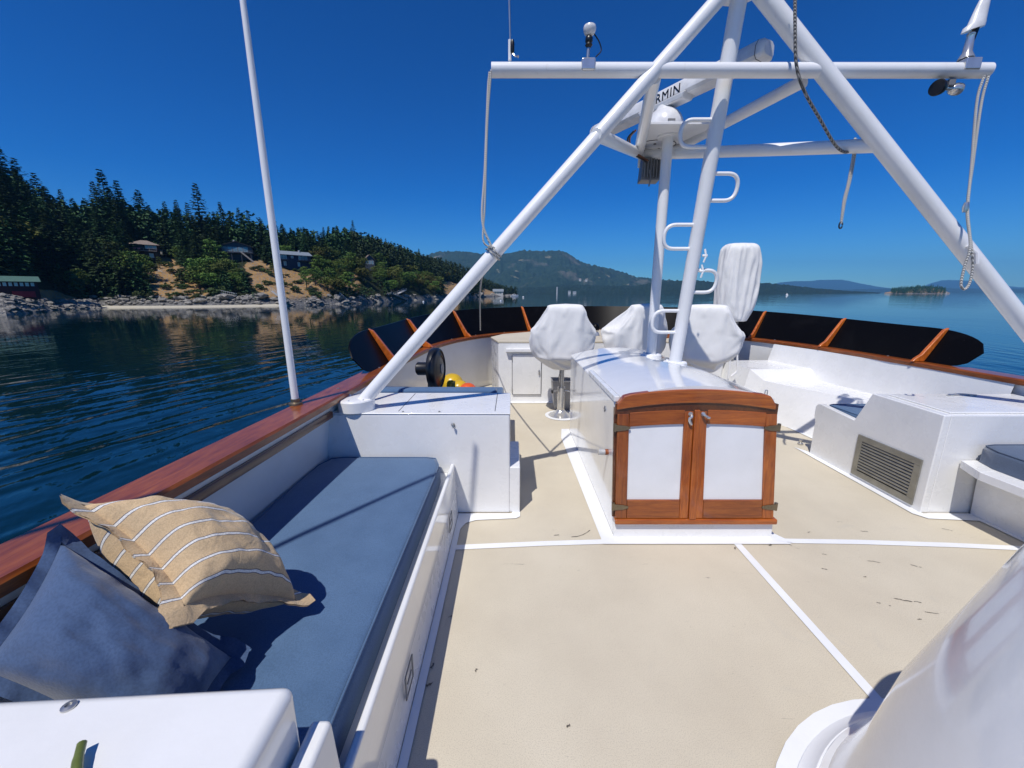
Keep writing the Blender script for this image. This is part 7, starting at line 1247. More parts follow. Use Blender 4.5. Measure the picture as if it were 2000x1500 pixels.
 [488,5,25,25,26,28,27,30,35,4,9,1,-2,10,23,11,23,-5,21,7,8,-13,-38,-37,-10,-6,-13,-25,-15,-30,-30,-35,-31,-23,-26,-25,-26,-26,-32,-26,-39,-11,-14,-2,-18,-13,-4,8,-31,-1,5,10,25,25,-9,-5,14,-1,9,32,40,28,28,25,29,32,27,30,28,32,30,34,38,17,9,-7,5,5,24,6,25,-12,32,-14,6,-10,-20,-39,-8,-10,-19,-25,-22,-33,-34,-40,-32,-26,-32,-27,-27,-28,-34,-31,-42,-17,-17,-2,-16,-11,-5,9,-31,7,3,-1,27,20,-4,-4,13,2,17,33,42,33,31,30,32,31,33,35,32,36,37,37,43,18,18,-2,4,9,10,9,22,-18,33,-18,20,-17,-17,-32,-6,-17,-25,-36,-26,-37,-39,-42,-34,-31,-32,-32,-32,-34,-38,-37,-50,-17,-24,-4,-11,-11,-8,10,-29,10,3,-6,23,18,-3,-2,11,12,23,39,45,38,35,34,36,35,38,40,32,38,44,41,51,21,17,5,5,19,13,0,17,-20,30,-18,23,-9,-34,-20,-10,-18,-35,-38,-31,-40,-43,-46,-39,-36,-35,-36,-36,-40,-41,-44,-57,-22,-20,-8,-15,-8,-15,2,-16,12,3,-11,15,26,2,-1,15,15,32,44,47,41,40,40,38,38,43,32,43,36,50,44,54,31,23,15,7,15,-13,37,-29,5,29,-24,32,-9,-26,-18,-18,-30,-44,-51,-20,-44,-52,-40,-42,-37,-40,-40,-43,-47,-39,-52,-56,-27,-27,-15,-8,-25,-9,30,-33,-1,3,31,-16,11,8,5,19,26,45,41,52,43,39,43,45,38,48,37,24,48,53,56,51,25,35,9,26,15,-29,35,-32,33,-30,43,-1,-13,-34,-6,-14,-41,-37,-51,-50,-25,-54,-43,-38,-40,-43,-45,-45,-47,-38,-59,-65,3,-49,-16,-15,-33,4,30,-27,26,-14,15,-25,27,2,11,19,22,56,40,52,42,45,42,38,47,51,49,15,51,53,61,44,27,51,4,-3,51,-46,28,-23,25,-35,46,13,-39,-12,-16,10,-39,-62,-36,-55,-35,-53,-49,-41,-36,-44,-49,-49,-43,-48,-64,-60,21,-60,-16,-8,-49,37,11,-34,36,-11,5,-38,38,-7,11,41,5,46,57,49,49,36,52,40,49,52,45,38,30,55,68,34,45,59,-29,4,58,-7,-49,41,-10,-34,48,19,-45,-9,-21,30,-46,-61,-64,-21,-47,-56,-51,-47,-32,-49,-51,-57,-37,-54,-68,-47,28,-68,-11,-6,-62,46,2,-26,41,0,-41,-16,22,39,-16,57,-12,38,61,52,56,27,55,52,54,54,27,56,23,58,66,58,38,62,-40,-8,60,15,-67,33,-28,-13,49,25,-53,-7,-17,36,-65,-44,-66,-51,-16,-58,-54,-54,-29,-54,-56,-58,-33,-59,-69,-30,21,-73,-6,-1,-72,53,-11,-8,38,-9,-43,-7,23,40,-25,67,-24,33,56,60,59,58,31,56,55,43,44,30,47,59,55,70,61,32,-18,-31,52,33,-72,19,-21,-8,47,31,-52,-21,-5,37,-70,-39,-66,-65,-2,-60,-57,-58,-27,-58,-58,-58,-28,-67,-62,-23,8,-73,-2,2,-73,54,-5,-11,36,-13,-44,2,46,1,-16,70,-31,22,64,69,59,58,43,43,50,35,67,20,58,50,62,69,55,0,22,-39,35,55,-73,3,-17,5,49,34,-54,-37,13,35,-76,-35,-68,-67,0,-58,-59,-58,-33,-57,-58,-60,-28,-66,-53,-21,-6,-75,-1,5,-70,52,-2,-9,33,-17,-44,15,45,-22,1,72,-21,1,75,65,54,56,40,50,37,54,64,18,65,45,68,70,42,-13,40,-32,16,72,-72,-20,-2,14,55,33,-36,-66,36,20,-81,-35,-70,-65,-2,-55,-59,-58,-39,-54,-60,-60,-27,-66,-39,-11,-34,-76,12,-2,-72,52,-9,6,26,-18,-47,37,27,-37,18,71,-4,-16,71,53,59,58,41,56,39,57,51,33,46,66,64,72,29,-20,54,-6,-17,78,-66,-21,0,15,56,25,-15,-72,-19,58,-80,-33,-68,-64,-5,-56,-58,-50,-58,-46,-63,-47,-34,-67,-10,-39,-39,-77,3,15,-75,51,-10,26,8,-16,-52,51,5,-46,49,66,4,-28,65,51,54,62,40,53,51,57,29,59,52,58,65,71,17,-24,57,-15,1,78,-63,-21,-1,21,53,-4,18,-52,-57,64,-72,-35,-67,-64,-10,-62,-47,-49,-59,-55,-58,-40,-42,-62,2,-37,-58,-78,-11,32,-74,46,2,8,17,-21,-42,56,-19,-36,74,29,34,-41,65,51,48,59,48,53,55,31,50,60,64,50,65,68,5,-27,58,-6,7,76,-63,-22,-1,26,48,-5,10,-62,-38,65,-64,-39,-66,-67,-14,-61,-38,-55,-57,-54,-57,-32,-54,-56,11,-58,-54,-73,-7,24,-72,45,16,-7,15,-40,-15,55,-45,-14,74,28,37,-45,63,59,37,57,57,46,61,24,58,60,58,56,69,60,-6,-22,55,7,3,76,-59,-23,-6,34,37,5,-8,-59,-27,67,-43,-59,-66,-69,-20,-56,-35,-59,-51,-55,-52,-30,-59,-52,10,-62,-63,-64,-1,15,-68,34,34,-18,12,-48,4,50,-47,-14,63,59,14,-40,57,64,33,56,56,55,54,38,45,55,58,63,68,57,-21,-9,46,-1,24,75,-57,-24,-8,46,18,10,-16,-60,-18,63,-32,-62,-68,-65,-27,-52,-33,-58,-51,-55,-36,-41,-61,-48,8,-59,-69,-57,-12,21,-69,24,43,-18,7,-41,7,48,-44,-21,72,46,11,-31,54,65,30,57,54,57,46,56,42,52,51,62,68,59,-35,0,40,-5,42,71,-52,-30,-7,45,9,16,-16,-63,-11,55,-39,-46,-68,-63,-36,-44,-33,-55,-50,-54,-41,-37,-57,-48,4,-59,-71,-46,-14,12,-65,19,41,-12,6,-40,13,45,-39,-29,72,38,-20,7,53,64,27,56,57,55,51,56,46,43,50,63,62,49,-31,8,33,-4,70,54,-50,-35,-7,37,26,1,-15,-65,-5,51,-46,-33,-67,-64,-41,-34,-44,-42,-51,-52,-34,-49,-43,-53,-2,-59,-69,-39,-16,3,-62,10,45,-2,5,-49,35,32,-41,-25,73,20,-33,32,49,64,31,54,47,53,58,50,52,45,48,60,50,39,-13,2,39,2,80,40,-43,-38,-8,28,39,-8,-21,-58,-2,47,-35,-39,-63,-62,-46,-32,-49,-33,-50,-51,-32,-55,-35,-53,-11,-56,-64,-35,-15,-8,-59,4,42,22,-16,-46,26,39,-35,-24,74,-11,-10,50,32,63,40,46,53,55,49,51,48,44,50,53,37,41,-1,-2,40,11,77,37,-36,-41,-6,26,34,-6,-26,-52,-2,46,-31,-36,-60,-61,-50,-34,-48,-29,-50,-51,-36,-53,-32,-51,-19,-57,-53,-35,-11,-22,-54,-1,41,31,-23,-41,21,40,-28,-26,70,9,-20,36,40,60,51,39,54,49,48,49,48,43,52,48,44,14,19,1,36,16,71,39,-27,-44,-7,36,19,-4,-30,-47,-6,47,-35,-25,-55,-60,-58,-32,-49,-28,-48,-45,-48,-52,-28,-51,-28,-54,-47,-32,-8,-41,-40,2,18,48,-32,-28,19,41,-26,-26,63,20,-15,43,27,52,50,46,50,46,48,45,50,46,47,48,42,18,19,1,32,20,67,41,-19,-44,-12,43,7,-4,-29,-43,-13,50,-33,-26,-48,-57,-59,-34,-51,-34,-39,-47,-50,-50,-31,-52,-35,-50,-41,-29,-13,-43,-33,6,10,48,-36,-16,20,39,-27,-26,52,30,-8,46,24,41,53,52,43,44,49,41,49,49,45,48,40,17,24,-2,30,25,64,38,-15,-38,-16,42,3,-8,-24,-39,-23,48,-20,-35,-42,-51,-58,-37,-54,-36,-38,-47,-49,-45,-38,-51,-44,-39,-40,-25,-20,-42,-26,9,5,44,-32,-11,23,36,-32,-21,31,41,4,47,22,39,49,54,38,46,49,40,49,45,45,49,37,28,15,-1,21,36,62,30,-14,-28,-20,39,4,-12,-18,-37,-31,39,-14,-34,-39,-44,-55,-47,-47,-39,-37,-47,-46,-43,-44,-49,-43,-36,-41,-18,-37,-32,-22,16,-2,39,-25,-11,26,34,-35,-10,11,29,28,47,20,41,43,53,38,47,49,43,47,39,47,46,30,39,10,5,16,44,58,20,-20,-10,-26,28,8,-11,-14,-34,-35,24,-7,-32,-37,-41,-49,-46,-45,-33,-49,-44,-45,-43,-45,-48,-37,-41,-38,-22,-33,-30,-22,13,-5,38,-18,-9,27,32,-30,6,-4,24,32,42,21,43,40,42,47,46,51,44,38,42,45,44,33,40,2,10,20,52,46,14,-14,-5,-27,4,17,-6,-13,-28,-38,8,-2,-30,-39,-38,-40,-42,-43,-42,-44,-42,-46,-42,-46,-46,-35,-43,-36,-27,-23,-27,-26,3,-7,41,-9,-8,26,30,-22,11,-1,18,26,31,31,42,39,40,47,46,47,41,40,41,42,44,43,32,7,2,33,48,36,15,-11,1,-26,-4,6,0,-16,-19,-35,-15,7,-30,-39,-36,-38,-40,-38,-42,-41,-42,-46,-42,-45,-42,-35,-43,-32,-34,-17,-24,-28,-10,-4,40,-8,1,24,30,-15,7,12,12,25,27,31,36,41,40,46,42,44,41,40,40,39,42,46,28,2,15,40,38,28,18,-2,2,-27,-1,-6,0,-18,-16,-24,-25,-1,-31,-36,-34,-36,-37,-36,-41,-40,-42,-45,-40,-44,-39,-34,-42,-38,-27,-15,-21,-26,-17,-5,30,-8,9,28,24,-6,5,13,14,21,28,29,33,39,42,42,42,42,39,39,38,37,40,45,28,6,24,35,27,23,16,2,-16,15,-23,7,-12,-15,-16,-16,-19,-20,-32,-33,-31,-34,-35,-34,-39,-39,-41,-43,-39,-40,-37,-34,-37,-42,-21,-15,-19,-23,-17,-11,7,4,17,17,24,9,0,14,16,19,27,27,32,37,41,42,39,40,36,37,35,36,36,45,29,22,20,19,21,20,14,3,-21,21,4,-9,-11,-12,-15,-18,-21,-27,-29,-30,-29,-30,-30,-35,-40,-35,-38,-41,-37,-36,-34,-33,-33,-40,-18,-16,-17,-17,-10,-4,-7,-1,11,11,11,11,12,16,17,20,28,21,30,35,37,42,37,39,33,29,31,30,34,45,29,12,11,16,23,25,22,8,-26,10,-1,0,-12,-10,-6,-18,-16,-28,-30,-31,-26,-30,-30,-29,-27,-35,-35,-38,-35,-31,-29,-30,-28,-38,-12,-15,-17,-18,-13,-18,12,11,7,12,10,11,9,13,17,23,25,18,20,24,33,39,36,32,28,28,27,26,25,24,23,20,19,17,14,12,9,7,4,2,-2,-4,-7,-9,-12,-14,-17,-19,-20,-23,-24,-25,-26,-27,-28,-28,-28,-27,-27,-26,-26,-24,-22,-21,-18,-17,-14,-12,-10,-6,-5,-1,1,5,6,10,12,14,17,18,21,22,24,26,26,27,27],
 [999,-2,1,0,-1,0,0,0,1,-4,4,0,-4,3,0,0,0,2,-3,0,-3,0,2,1,0,0,1,-1,0,0,1,2,0,0,-2,0,0,0,0,-1,1,-1,0,-1,1,0,0,1,-1,0,0,0,0,0,0,0,0,0,0,1,0,0,1,0,1,-9,-1,0,0,1,1,0,-3,5,-1,-4,2,-2,1,-3,2,-1,1,-6,-4,1,9,1,1,-1,-2,3,-7,-3,0,4,6,-3,4,-4,0,1,-1,2,-4,3,1,0,-1,-2,1,0,-1,-4,1,5,-1,4,-2,0,1,0,-3,1,4,-1,-1,-1,-2,-5,-1,0,2,-1,1,-1,-2,4,1,0,-1,-2,-7,-3,3,-3,1,-7,3,-3,11,6,1,-3,-1,-4,-7,-6,4,3,4,-4,7,-3,2,1,0,1,-3,5,3,1,-5,-4,1,-1,-1,-7,2,8,0,6,-1,0,4,-4,-3,-2,4,-4,0,-1,2,-16,-2,-1,-1,5,-1,0,1,4,1,1,-3,1,-3,-10,4,-4,1,-7,6,1,2,9,0,-1,-3,-2,-8,-8,7,4,2,-1,3,-1,-2,0,3,0,0,7,-1,3,-3,-7,3,5,-8,-8,2,9,3,0,1,0,2,-3,-3,-7,4,-1,-3,-2,0,-26,0,1,5,0,1,-2,5,8,3,1,-5,-3,-4,-2,-2,-3,4,-9,11,0,4,5,-2,-3,-2,-6,-4,2,0,1,0,4,1,-1,1,-1,-3,-4,5,8,2,4,-3,-4,-3,0,-1,-2,0,1,4,4,2,1,-1,-4,-5,-2,0,-7,-1,-1,0,-30,0,1,6,3,0,2,1,6,5,-2,-1,-4,-3,-3,-1,1,2,0,1,0,2,2,0,-4,1,-5,-3,1,1,1,2,1,1,-1,0,-1,-5,1,1,5,4,3,-1,-4,-5,0,0,0,-1,1,3,0,3,4,-1,-1,-6,-2,-2,-2,-7,0,-1,-35,-1,3,5,4,1,1,1,4,5,-4,0,-1,-3,-2,-1,1,2,1,1,0,0,-1,3,-3,-2,-2,-2,1,0,1,3,1,0,-2,0,-1,-5,2,0,2,5,1,0,-3,-3,-2,1,1,-1,0,2,-1,4,6,-1,0,-1,-7,-3,-3,-4,-2,-1,-39,1,2,4,6,1,0,0,3,1,-1,1,-1,1,-2,-1,0,2,0,2,0,-1,-2,2,-3,0,-1,-2,1,0,0,1,0,1,-1,-1,-1,-3,1,0,2,3,1,-1,-1,-1,-2,0,1,0,1,0,0,2,4,1,0,-1,-8,-3,-3,-2,-1,-2,-40,2,3,1,6,4,-2,1,-2,3,0,1,-1,1,-1,-1,2,0,1,1,1,-2,-2,1,-1,-1,-1,0,-1,0,-1,-1,0,1,-1,-1,1,-2,2,0,1,2,1,-2,0,-1,0,0,0,0,1,0,0,1,2,1,-1,-1,-5,-4,0,-1,-2,-1,-42,1,2,2,4,2,1,1,1,0,0,0,0,0,-1,0,1,1,1,1,-1,-1,-1,0,0,-1,-1,-1,-1,-1,-1,-1,-1,1,0,0,1,1,-1,1,1,2,-1,0,0,-1,0,-1,1,0,1,0,2,-1,1,0,-2,0,-4,0,-2,-2,-1,-2,-45,2,0,3,2,3,1,2,0,1,0,0,0,0,-1,-1,2,0,0,1,-1,-2,0,1,-1,0,-1,-1,-1,-1,-1,-1,0,0,0,1,1,0,0,0,2,1,0,-1,0,-1,0,0,0,1,0,1,1,0,0,0,-1,-1,-1,-3,-2,-1,-2,-1,-44,0,0,3,1,3,1,2,0,2,-1,-2,2,-1,-1,1,1,-1,0,-1,1,-2,-1,2,0,0,-1,-1,-1,-1,-1,-1,-1,1,0,1,1,-1,1,1,1,1,0,-1,0,-1,0,0,0,1,0,1,1,0,0,0,-1,-1,-1,-2,-2,-2,-1,-2,-44,0,1,3,3,2,0,1,1,1,-2,1,0,0,-1,1,0,-1,0,-1,1,-1,2,-1,-1,1,-2,0,-1,-1,-1,0,-1,-1,1,1,1,-1,2,0,0,1,0,0,-1,0,0,0,0,0,1,1,0,0,-1,1,0,-1,-1,-2,-2,-2,-2,1,-46,0,3,1,3,3,0,1,0,2,-2,1,-1,-1,0,0,1,-1,0,0,1,1,-1,-1,-1,1,-1,-1,-1,1,-2,-1,-1,0,0,1,0,0,3,0,0,1,0,-1,0,-1,0,0,0,1,0,2,-1,0,0,0,0,-1,-1,-2,-2,-2,-1,0,-46,4,0,1,3,2,0,1,0,2,-2,0,0,-1,0,1,0,-1,0,0,0,2,-1,-1,-1,0,-1,0,-1,1,-2,-1,0,0,-1,2,-1,1,2,0,0,0,0,0,-1,0,1,0,-1,1,0,2,0,-1,0,0,0,-1,-1,-1,-3,-1,-2,1,-45,3,0,2,2,2,0,0,1,2,-3,0,0,-1,1,0,0,0,-1,0,0,1,0,0,0,-1,-1,-1,0,1,-3,-1,1,0,-1,2,-1,0,3,0,0,-1,0,0,-1,1,0,0,0,1,0,1,0,0,1,-1,-2,1,-1,-1,-3,-1,-1,-1,-43,3,1,2,2,1,1,-1,1,0,-1,1,-1,0,0,0,0,0,-1,0,0,1,-1,0,1,-2,0,0,-1,0,-1,-2,1,0,1,0,-1,0,3,0,0,-1,0,0,-1,1,0,0,0,0,0,2,-1,-1,3,-1,-2,0,0,-1,-3,0,-2,-1,-39,0,0,2,2,0,2,0,2,-2,-1,2,-1,-1,0,0,1,-1,-1,0,1,1,-2,-2,1,0,1,-1,0,0,-2,-1,0,0,1,0,0,0,3,0,0,-2,0,1,-1,1,0,-1,1,-1,-1,1,0,0,3,-1,1,-2,-1,0,-3,0,0,-2,-39,-1,0,1,1,2,1,0,2,-1,0,1,0,-2,0,0,0,0,0,-1,1,1,-2,-3,0,2,2,-2,0,0,-1,-2,0,0,2,-2,1,0,3,0,0,-2,-1,1,0,1,0,0,0,-1,0,0,0,1,2,0,1,-2,-2,0,-2,0,-1,0,-39,0,-1,0,1,2,-2,0,4,0,1,2,0,-2,-1,0,-1,0,1,0,0,0,-2,-2,1,1,2,-2,0,0,-1,-1,-1,0,2,-1,0,0,2,0,-2,0,0,1,0,1,1,0,0,-1,0,0,0,0,3,1,-1,-1,-2,-1,-2,-1,1,1,-37,0,0,0,-1,-1,0,1,4,0,1,3,0,-2,-1,-1,1,0,0,0,0,-1,-1,-1,1,1,1,-1,0,-1,-1,-1,-1,0,2,-1,0,-1,1,-1,-1,1,0,2,0,1,1,1,-1,-1,1,-1,0,0,3,1,-2,-1,-1,-2,-1,-1,2,1,-33,1,-1,0,-2,-1,0,3,3,1,1,2,-1,-1,0,-2,1,1,-1,0,-1,0,0,-2,2,0,0,1,-2,-1,-1,-1,-1,2,-1,1,0,-2,0,0,0,0,1,1,1,2,2,-1,0,-1,0,0,-1,0,3,0,-3,1,-2,-2,0,0,2,0,-28,1,-1,-1,-1,-1,0,2,2,3,0,2,-1,0,-1,-1,1,0,0,-1,-1,0,1,-2,1,0,0,-1,-2,0,-1,-1,-1,2,-2,2,1,-3,0,0,1,0,2,0,2,1,3,-3,0,-1,1,-1,0,1,1,0,-3,1,-2,-1,1,1,0,1,-28,3,-1,-2,0,-1,0,2,2,2,1,1,-1,0,0,-2,1,1,-1,-2,0,0,1,-1,0,0,-2,0,-4,2,-3,-1,2,0,-2,3,1,-2,-1,2,1,0,2,0,1,1,2,-3,0,-2,1,0,1,1,0,-1,-2,1,-2,1,1,2,-2,1,-28,3,-1,-1,1,-1,0,2,1,2,2,0,-1,-1,0,-1,1,1,-1,-3,1,-1,2,-1,-1,-1,-1,-2,-4,2,-4,1,3,-1,-2,3,2,-1,0,2,0,1,1,1,0,0,2,-3,-1,-1,1,-1,2,1,0,-1,-3,3,-1,1,0,3,-4,1,-29,3,0,0,1,-1,2,1,1,1,2,0,-1,-1,0,-2,-1,2,0,-2,0,-1,3,-3,-1,1,-2,-2,-5,0,-3,1,4,0,0,1,3,0,0,1,0,1,1,1,0,1,1,-4,-1,0,0,-1,2,1,0,-1,-2,2,0,1,1,0,-4,1,-28,2,2,0,1,1,2,0,2,-1,2,0,0,-1,-2,-2,-1,2,0,0,0,-2,3,-2,-2,1,-3,-2,-4,-2,-2,3,6,-3,2,0,2,2,0,1,0,1,0,1,1,0,2,-5,-2,0,-1,0,2,1,0,-1,-3,2,1,1,2,-1,-6,2,-24,1,0,1,0,2,3,1,0,-1,1,1,1,-1,-2,-3,0,0,1,1,-1,-2,3,-1,-2,0,-4,0,-3,-2,0,2,2,-1,3,-1,3,1,1,1,1,0,-1,1,1,1,1,-5,-1,-3,-1,1,2,1,1,-2,-1,-1,2,2,3,-2,-3,-1,-22,0,-2,2,0,3,3,0,0,-1,1,1,1,0,-3,-3,1,-1,2,1,-1,-1,1,1,-3,-1,-3,1,-3,-2,0,2,-2,3,3,-1,2,2,-1,2,1,0,-1,1,1,1,0,-5,0,-3,-1,1,2,1,0,-1,0,-3,2,3,3,-1,-4,0,-22,-1,-3,3,0,2,4,0,-2,-1,1,2,2,1,-3,1,-3,-2,1,2,-1,0,0,0,-2,-1,-2,1,-2,-2,0,2,2,-1,2,-1,3,0,-1,2,2,-1,-1,0,2,0,0,-4,0,-4,0,1,2,0,0,0,0,-4,2,4,3,-1,-3,0,-21,-2,-3,1,2,2,3,-1,-2,-2,2,3,2,2,0,1,-4,-5,2,1,-1,2,-1,0,-1,-1,-1,0,-2,-2,-1,5,4,-2,1,-1,1,0,-1,0,3,-1,-1,1,2,1,3,-6,-3,-4,0,0,1,1,1,0,-1,-2,0,4,3,0,-2,0,-10,0,10,1,-9,-2,-3,-1,2,4,0,-1,-1,-1,1,2,0,8,-10,0,0,-3,0,-1,0,1,2,-1,1,1,9,-12,0,-1,-1,1,1,1,0,1,-1,1,1,-1,0,0,0,0,4,8,-4,-1,-1,-4,-1,0,3,5,3,-10,-4,0,1,1,19,0,0,0,0,0,0,0,0,0,0,0,0,0,0,0,0,0,0,0,0,0,0,0,0,0,0,0,0,0,0,0,0,0,0,0,0,0,0,0,0,0,0,0,0,0,0,0,0,0,0,0,0,0,0,0,0,0,0,0,0,0,0,0])
def cloth(tab, ox=0, oy=0, sx=1.0):
    """rows of a hanging cover as plain step counts in thousandths of its size"""
    nr, m, lo, hi = tab[:4]; V = []
    for k in range(3):
        acc = 0; c = []
        for q in tab[4+k]: acc += q; c.append(lo[k] + acc/999*(hi[k]-lo[k]))
        V.append(c)
    mb = MB(); fs = [(0, 1+(k+1) % m, 1+k)[::-1] for k in range(m)]
    for r in range(nr-1):
        a = 1+r*m; fs += [(a+k, a+m+k, a+m+(k+1) % m, a+(k+1) % m) for k in range(m)]
    mb.add([(x*sx+ox, y+oy, z) for x, y, z in zip(*V)], fs); return mb
def helm_chair(x, y, rz, label, seed, scale=1.0):
    r = thing('helm_chair', label, 'chair', group='covered helm chairs')
    cv = cloth(CHAIR_CLOTH).build('cover', M['cover'], r, sharp=180, subsurf=1)
    mb = MB(); mb.tube([(0,0,.02),(0,0,.40)], .050, 20); mb.build('lower_post', M['chrome'], r); mb = MB(); mb.tube([(0,0,.38),(0,0,.66)], .033, 20); mb.build('post', M['steel'], r)
    mb = MB(); mb.lathe([(.165,0),(.165,.014),(.135,.026),(.075,.055),(.053,.09)], n=32); mb.build('base_plate', M['chrome'], r)
    for sg in (-1, 1):
        mb = MB(); mb.tube([(sg*.03,-.02,.36),(sg*.11,-.04,.345)], .008, 8); lv_ = mb.build('lever', M['steel'], r); mb = MB(); mb.lathe([(.012,0),(.026,.008),(.026,.022),(.01,.03)], c=(sg*.11,-.04,.345), axis=(sg,0,0), n=12); mb.build('knob', M['blackplastic'], lv_)
    mb = MB(); mb.tube(smooth_path([(-.03,-.06,.62),(-.05,-.07,.52),(-.035,-.05,.42),(-.07,-.06,.30),(-.08,-.07,.24),(-.06,-.06,.30)], 5), .004, 6); mb.build('drawstring', M['wire'], r)
    r.location = (x, y, 0); r.rotation_euler = (0,0,rz); r.scale = (scale,)*3; return r
helm_chair(.655, 5.15, 0, 'covered helm chair with its chrome pedestal in full view', 2)
helm_chair(1.62, 5.25, .35, 'covered helm chair mostly hidden behind the two mast legs', 5)
helm_chair(2.42, 5.0, -.5, 'shadowed covered helm chair beside the tall covered post', 9)
mb = MB(); mb.lathe([(.225,.0045),(.225,.010)], c=(.67,5.15,0), n=36); tag(mb.build('pedestal_pad', M['trim']), 'round white deck pad under the nearest chair pedestal', 'deck pad')
M['bin'] = plain('bin_grey', (.46,.45,.43), .45, .2)
r = thing('waste_bin', 'tapered grey steel bin standing behind the chair pedestal', 'bin', (.72,5.5,0))
mb = MB(); rows = [[(.73+sx*w, 5.52+sy*w*.75, z) for sx, sy in ((-1,-1),(1,-1),(1,1),(-1,1))] for w, z in ((.13,.0),(.17,.42),(.155,.42),(.12,.02))]; mb.grid(rows, wrap=True); mb.add(rows[0], [(3,2,1,0)]); mb.add(rows[-1], [(0,1,2,3)]); mb.build('body', M['bin'], r, flat=True)
mb = MB(); mb.tube([(.73+sx*.17, 5.52+sy*.128, .42) for sx, sy in ((-1,-1),(1,-1),(1,1),(-1,1))], .008, 6, closed=True); mb.build('rim', M['steel'], r)

# tall covered post
cp = Vector((3.27, 6.0, 0))
r = thing('covered_searchlight', 'tall lumpy white vinyl cover tied over a grey post', 'covered searchlight', tuple(cp))
cloth(LAMP_CLOTH, cp.x, cp.y, .84).build('cover', M['cover_vinyl'], r, sharp=180, subsurf=1)
mb = MB(); mb.tube([(cp.x,cp.y,.0),(cp.x,cp.y,1.5)], .09, 20); mb.build('post', M['grey'], r)
# grab loop beside it
mb = MB(); a = aty(1421,660,5.5); mb.tube(fillet([aty(1421,745,5.4), aty(1428,690,5.4), aty(1440,690,5.4), aty(1440,725,5.4), aty(1428,735,5.4)], .03), .012, 8); tag(mb.build('grab_loop', M['pole']), 'white tubular grab loop beside the shadowed chair', 'handle')

# fan and buoyant balls on the forward bench
fc = Vector((-.755, 3.88, .885))
r = thing('fan', 'round black desk fan standing behind the port locker', 'fan', (fc.x, fc.y, .5))
axv = Vector((.985,-.12,.02)).normalized()
mb = MB(); mb.lathe([(.06,-.055),(.13,-.05),(.195,-.035),(.205,-.01),(.205,.03),(.195,.045),(.18,.05),(.175,.04),(.13,.055),(.125,.048),(.07,.062),(.0,.062)], c=fc, axis=axv, n=48); mb.build('cage', M['blackplastic'], r)
mb = MB(); mb.lathe([(.05,.058),(.05,.07),(.02,.073)], c=fc, axis=axv, n=24); mb.build('hub_cap', M['grey'], r)
mb = MB(); mb.lathe([(.055,-.19),(.065,-.18),(.065,-.08),(.075,-.05)], c=fc, axis=axv, n=24); mb.build('motor', M['blackplastic'], r)
mb = MB(); mb.tube([(fc.x-.07,fc.y+.03,.51),(fc.x-.07,fc.y+.03,fc.z-.05)], .022, 12); mb.lathe([(.13,.502),(.13,.515),(.05,.53),(.03,.55)], c=(fc.x-.06,fc.y+.02,0), n=24); mb.build('stand', M['blackplastic'], r)
for u, v, y, rad, m_, lab in ((884,762,4.3,.125,'yellow','dull yellow vinyl ball half hidden beside the black fan'),(897,762,4.15,.105,'yellow','bright yellow vinyl ball between the fan and the orange ball'),(914,770,4.05,.10,'orange','orange vinyl ball peeping over the blue backrest')):
    c = aty(u, v, y); c.z = .502+rad if c.z < .502+rad else c.z
    r = thing('ball_fender', lab, 'ball fender', (c.x,c.y,c.z), 'ball fenders on the forward bench'); mb = MB(); mb.lathe([(rad*sin(pi*k/20)+.0005, -rad*cos(pi*k/20)) for k in range(21)], c=c, n=32); mb.build('ball', M[m_], r)
    mb = MB(); mb.lathe([(.018,rad*.98),(.018,rad+.02),(.008,rad+.024)], c=c, n=12, axis=(.1,.95,.2)); mb.build('eye', M[m_], r)

# ------------------------------------------------------------------ starboard side
r = thing('storage_locker', 'white starboard locker with a louvred metal vent and stepped seat arm', 'locker', (3.6,2.7,0))
prof = [(2.712,0),(3.86,0),(3.86,.34),(3.885,.40),(3.885,.50),(3.86,.53),(3.83,.538),(3.42,.505),(3.295,.782),(2.712,.768)]
mb = MB(); mb.prism([(3.07,y,z) for y,z in prof][::-1], (.055,0,0)); mb.build('side_panel', M['gelcoat'], r, bevel=.008)
mb = MB(); mb.hexa([(3.125,2.714,0),(4.30,2.714,0),(4.30,3.29,0),(3.125,3.29,0),(3.125,2.714,.765),(4.24,2.714,.765),(4.24,3.29,.779),(3.125,3.29,.779)]); mb.build('body', M['gelcoat'], r, bevel=.004)
mb = MB(); mb.hexa([(3.16,2.76,.7665),(4.2,2.76,.7665),(4.2,3.25,.779),(3.16,3.25,.779),(3.16,2.76,.778),(4.2,2.76,.778),(4.2,3.25,.790),(3.16,3.25,.790)]); mb.build('lid', M['gelcoat'], r, bevel=.005)
mb = MB(); mb.box(3.125,4.2,3.30,3.85,0,.43); mb.build('seat', M['gelcoat'], r, bevel=.006)
# vent grille
y0, y1, z0, z1 = 2.775, 3.338, .03, .40
mb = MB()
for a in ((y0,y1,z0,z0+.05),(y0,y1,z1-.05,z1),(y0,y0+.05,z0+.05,z1-.05),(y1-.05,y1,z0+.05,z1-.05)): mb.box(3.058,3.069,*a)
v_ = mb.build('vent', M['alu'], r, bevel=.002)
mb = MB(); mb.box(3.066,3.0695,y0+.05,y1-.05,z0+.05,z1-.05); mb.build('recess', M['dark'], v_)
mb = MB()
for k in range(10):
    z = z0+.062+.0262*k; mb.hexa([(3.060,y0+.051,z),(3.0655,y0+.051,z+.006),(3.0655,y1-.051,z+.006),(3.060,y1-.051,z),(3.060,y0+.051,z+.011),(3.0655,y0+.051,z+.017),(3.0655,y1-.051,z+.017),(3.060,y1-.051,z+.011)])
mb.build('louvre', M['alu'], v_)
pad('seat_cushion', 3.14, 4.15, 3.42, 3.85, .432, .545, M['blue'], 'small blue seat pad behind the starboard seat arm')
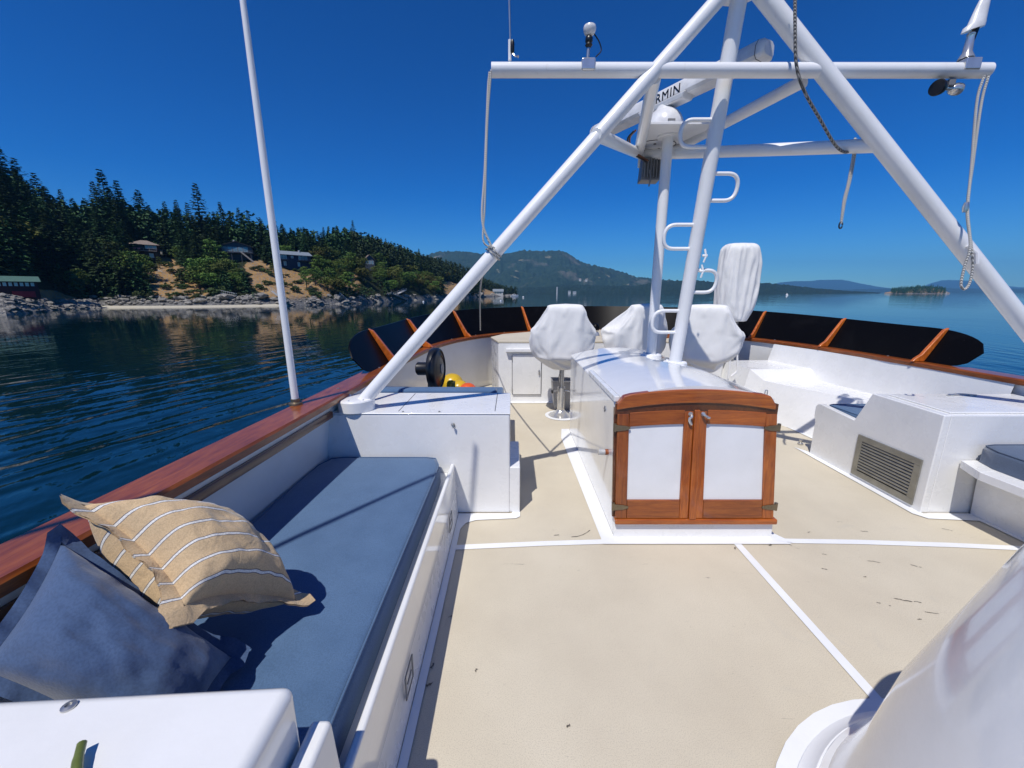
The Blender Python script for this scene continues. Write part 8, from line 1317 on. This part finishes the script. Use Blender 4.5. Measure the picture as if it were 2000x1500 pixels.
r = thing('bench', 'white starboard aft bench with an overhanging seat edge', 'bench', (3.7,2.0,0))
mb = MB(); mb.hexa([(3.43,-.6,0),(4.4,-.6,0),(4.4,2.70,0),(3.43,2.70,0),(3.40,-.6,.37),(4.4,-.6,.37),(4.4,2.70,.37),(3.40,2.70,.37)]); mb.build('body', M['gelcoat'], r, bevel=.006)
mb = MB(); mb.hexa([(3.17,-.6,.375),(4.4,-.6,.375),(4.4,2.704,.375),(3.17,2.50,.375),(3.17,-.6,.432),(4.4,-.6,.432),(4.4,2.704,.432),(3.17,2.50,.432)]); mb.hexa([(3.17,2.5,.375),(4.4,2.704,.375),(4.4,2.71,.375),(3.26,2.70,.375),(3.17,2.5,.432),(4.4,2.704,.432),(4.4,2.71,.432),(3.26,2.70,.432)]); mb.build('seat', M['gelcoat'], r, bevel=.012, seg=3)
pad('seat_cushion', 3.30, 4.3, .2, 2.69, .434, .575, M['slate'], 'slate grey seat pad on the starboard aft bench')
# strap and cleat on the starboard locker lid
mb = MB(); mb.tube(smooth_path([(3.58,3.18,.795),(3.70,3.20,.80),(3.82,3.18,.795)], 5), .007, 8); mb.lathe([(.012,.785),(.012,.80)], c=(3.62,3.185,0), n=8); mb.lathe([(.012,.785),(.012,.80)], c=(3.78,3.185,0), n=8); tag(mb.build('lid_handle', M['steel']), 'low steel bow handle on the starboard locker lid', 'handle')
mb = MB(); c = atz(1563,868,0); mb.lathe([(.028,0),(.028,.012),(.014,.02),(.018,.05),(.008,.056)], c=(c.x,c.y,.004), n=14); tag(mb.build('deck_fitting', M['steel']), 'small steel deck stud at the foot of the starboard seat arm', 'fitting')

# big tapering casing close on the starboard quarter
r = thing('funnel_casing', 'glossy white tapering funnel casing rising from a flanged round base', 'funnel', (CX, yc, 0))
mb = MB(); mb.lathe([(.735,.010),(.735,.018),(.71,.028),(.695,.05),(.69,.055)], c=(CX,yc,0), n=96); mb.build('base_flange', M['trim'], r)
mb = MB(); mb.lathe([(.69,.03),(.68,.075),(.662,.085),(.655,.10),(.635,.16),(.60,.28),(.565,.50),(.505,.72),(.43,1.0),(.415,1.03),(.39,1.045),(.2,1.06),(.01,1.065)], c=(CX,yc,0), n=96); mb.build('shell', M['gloss'], r, sharp=35)
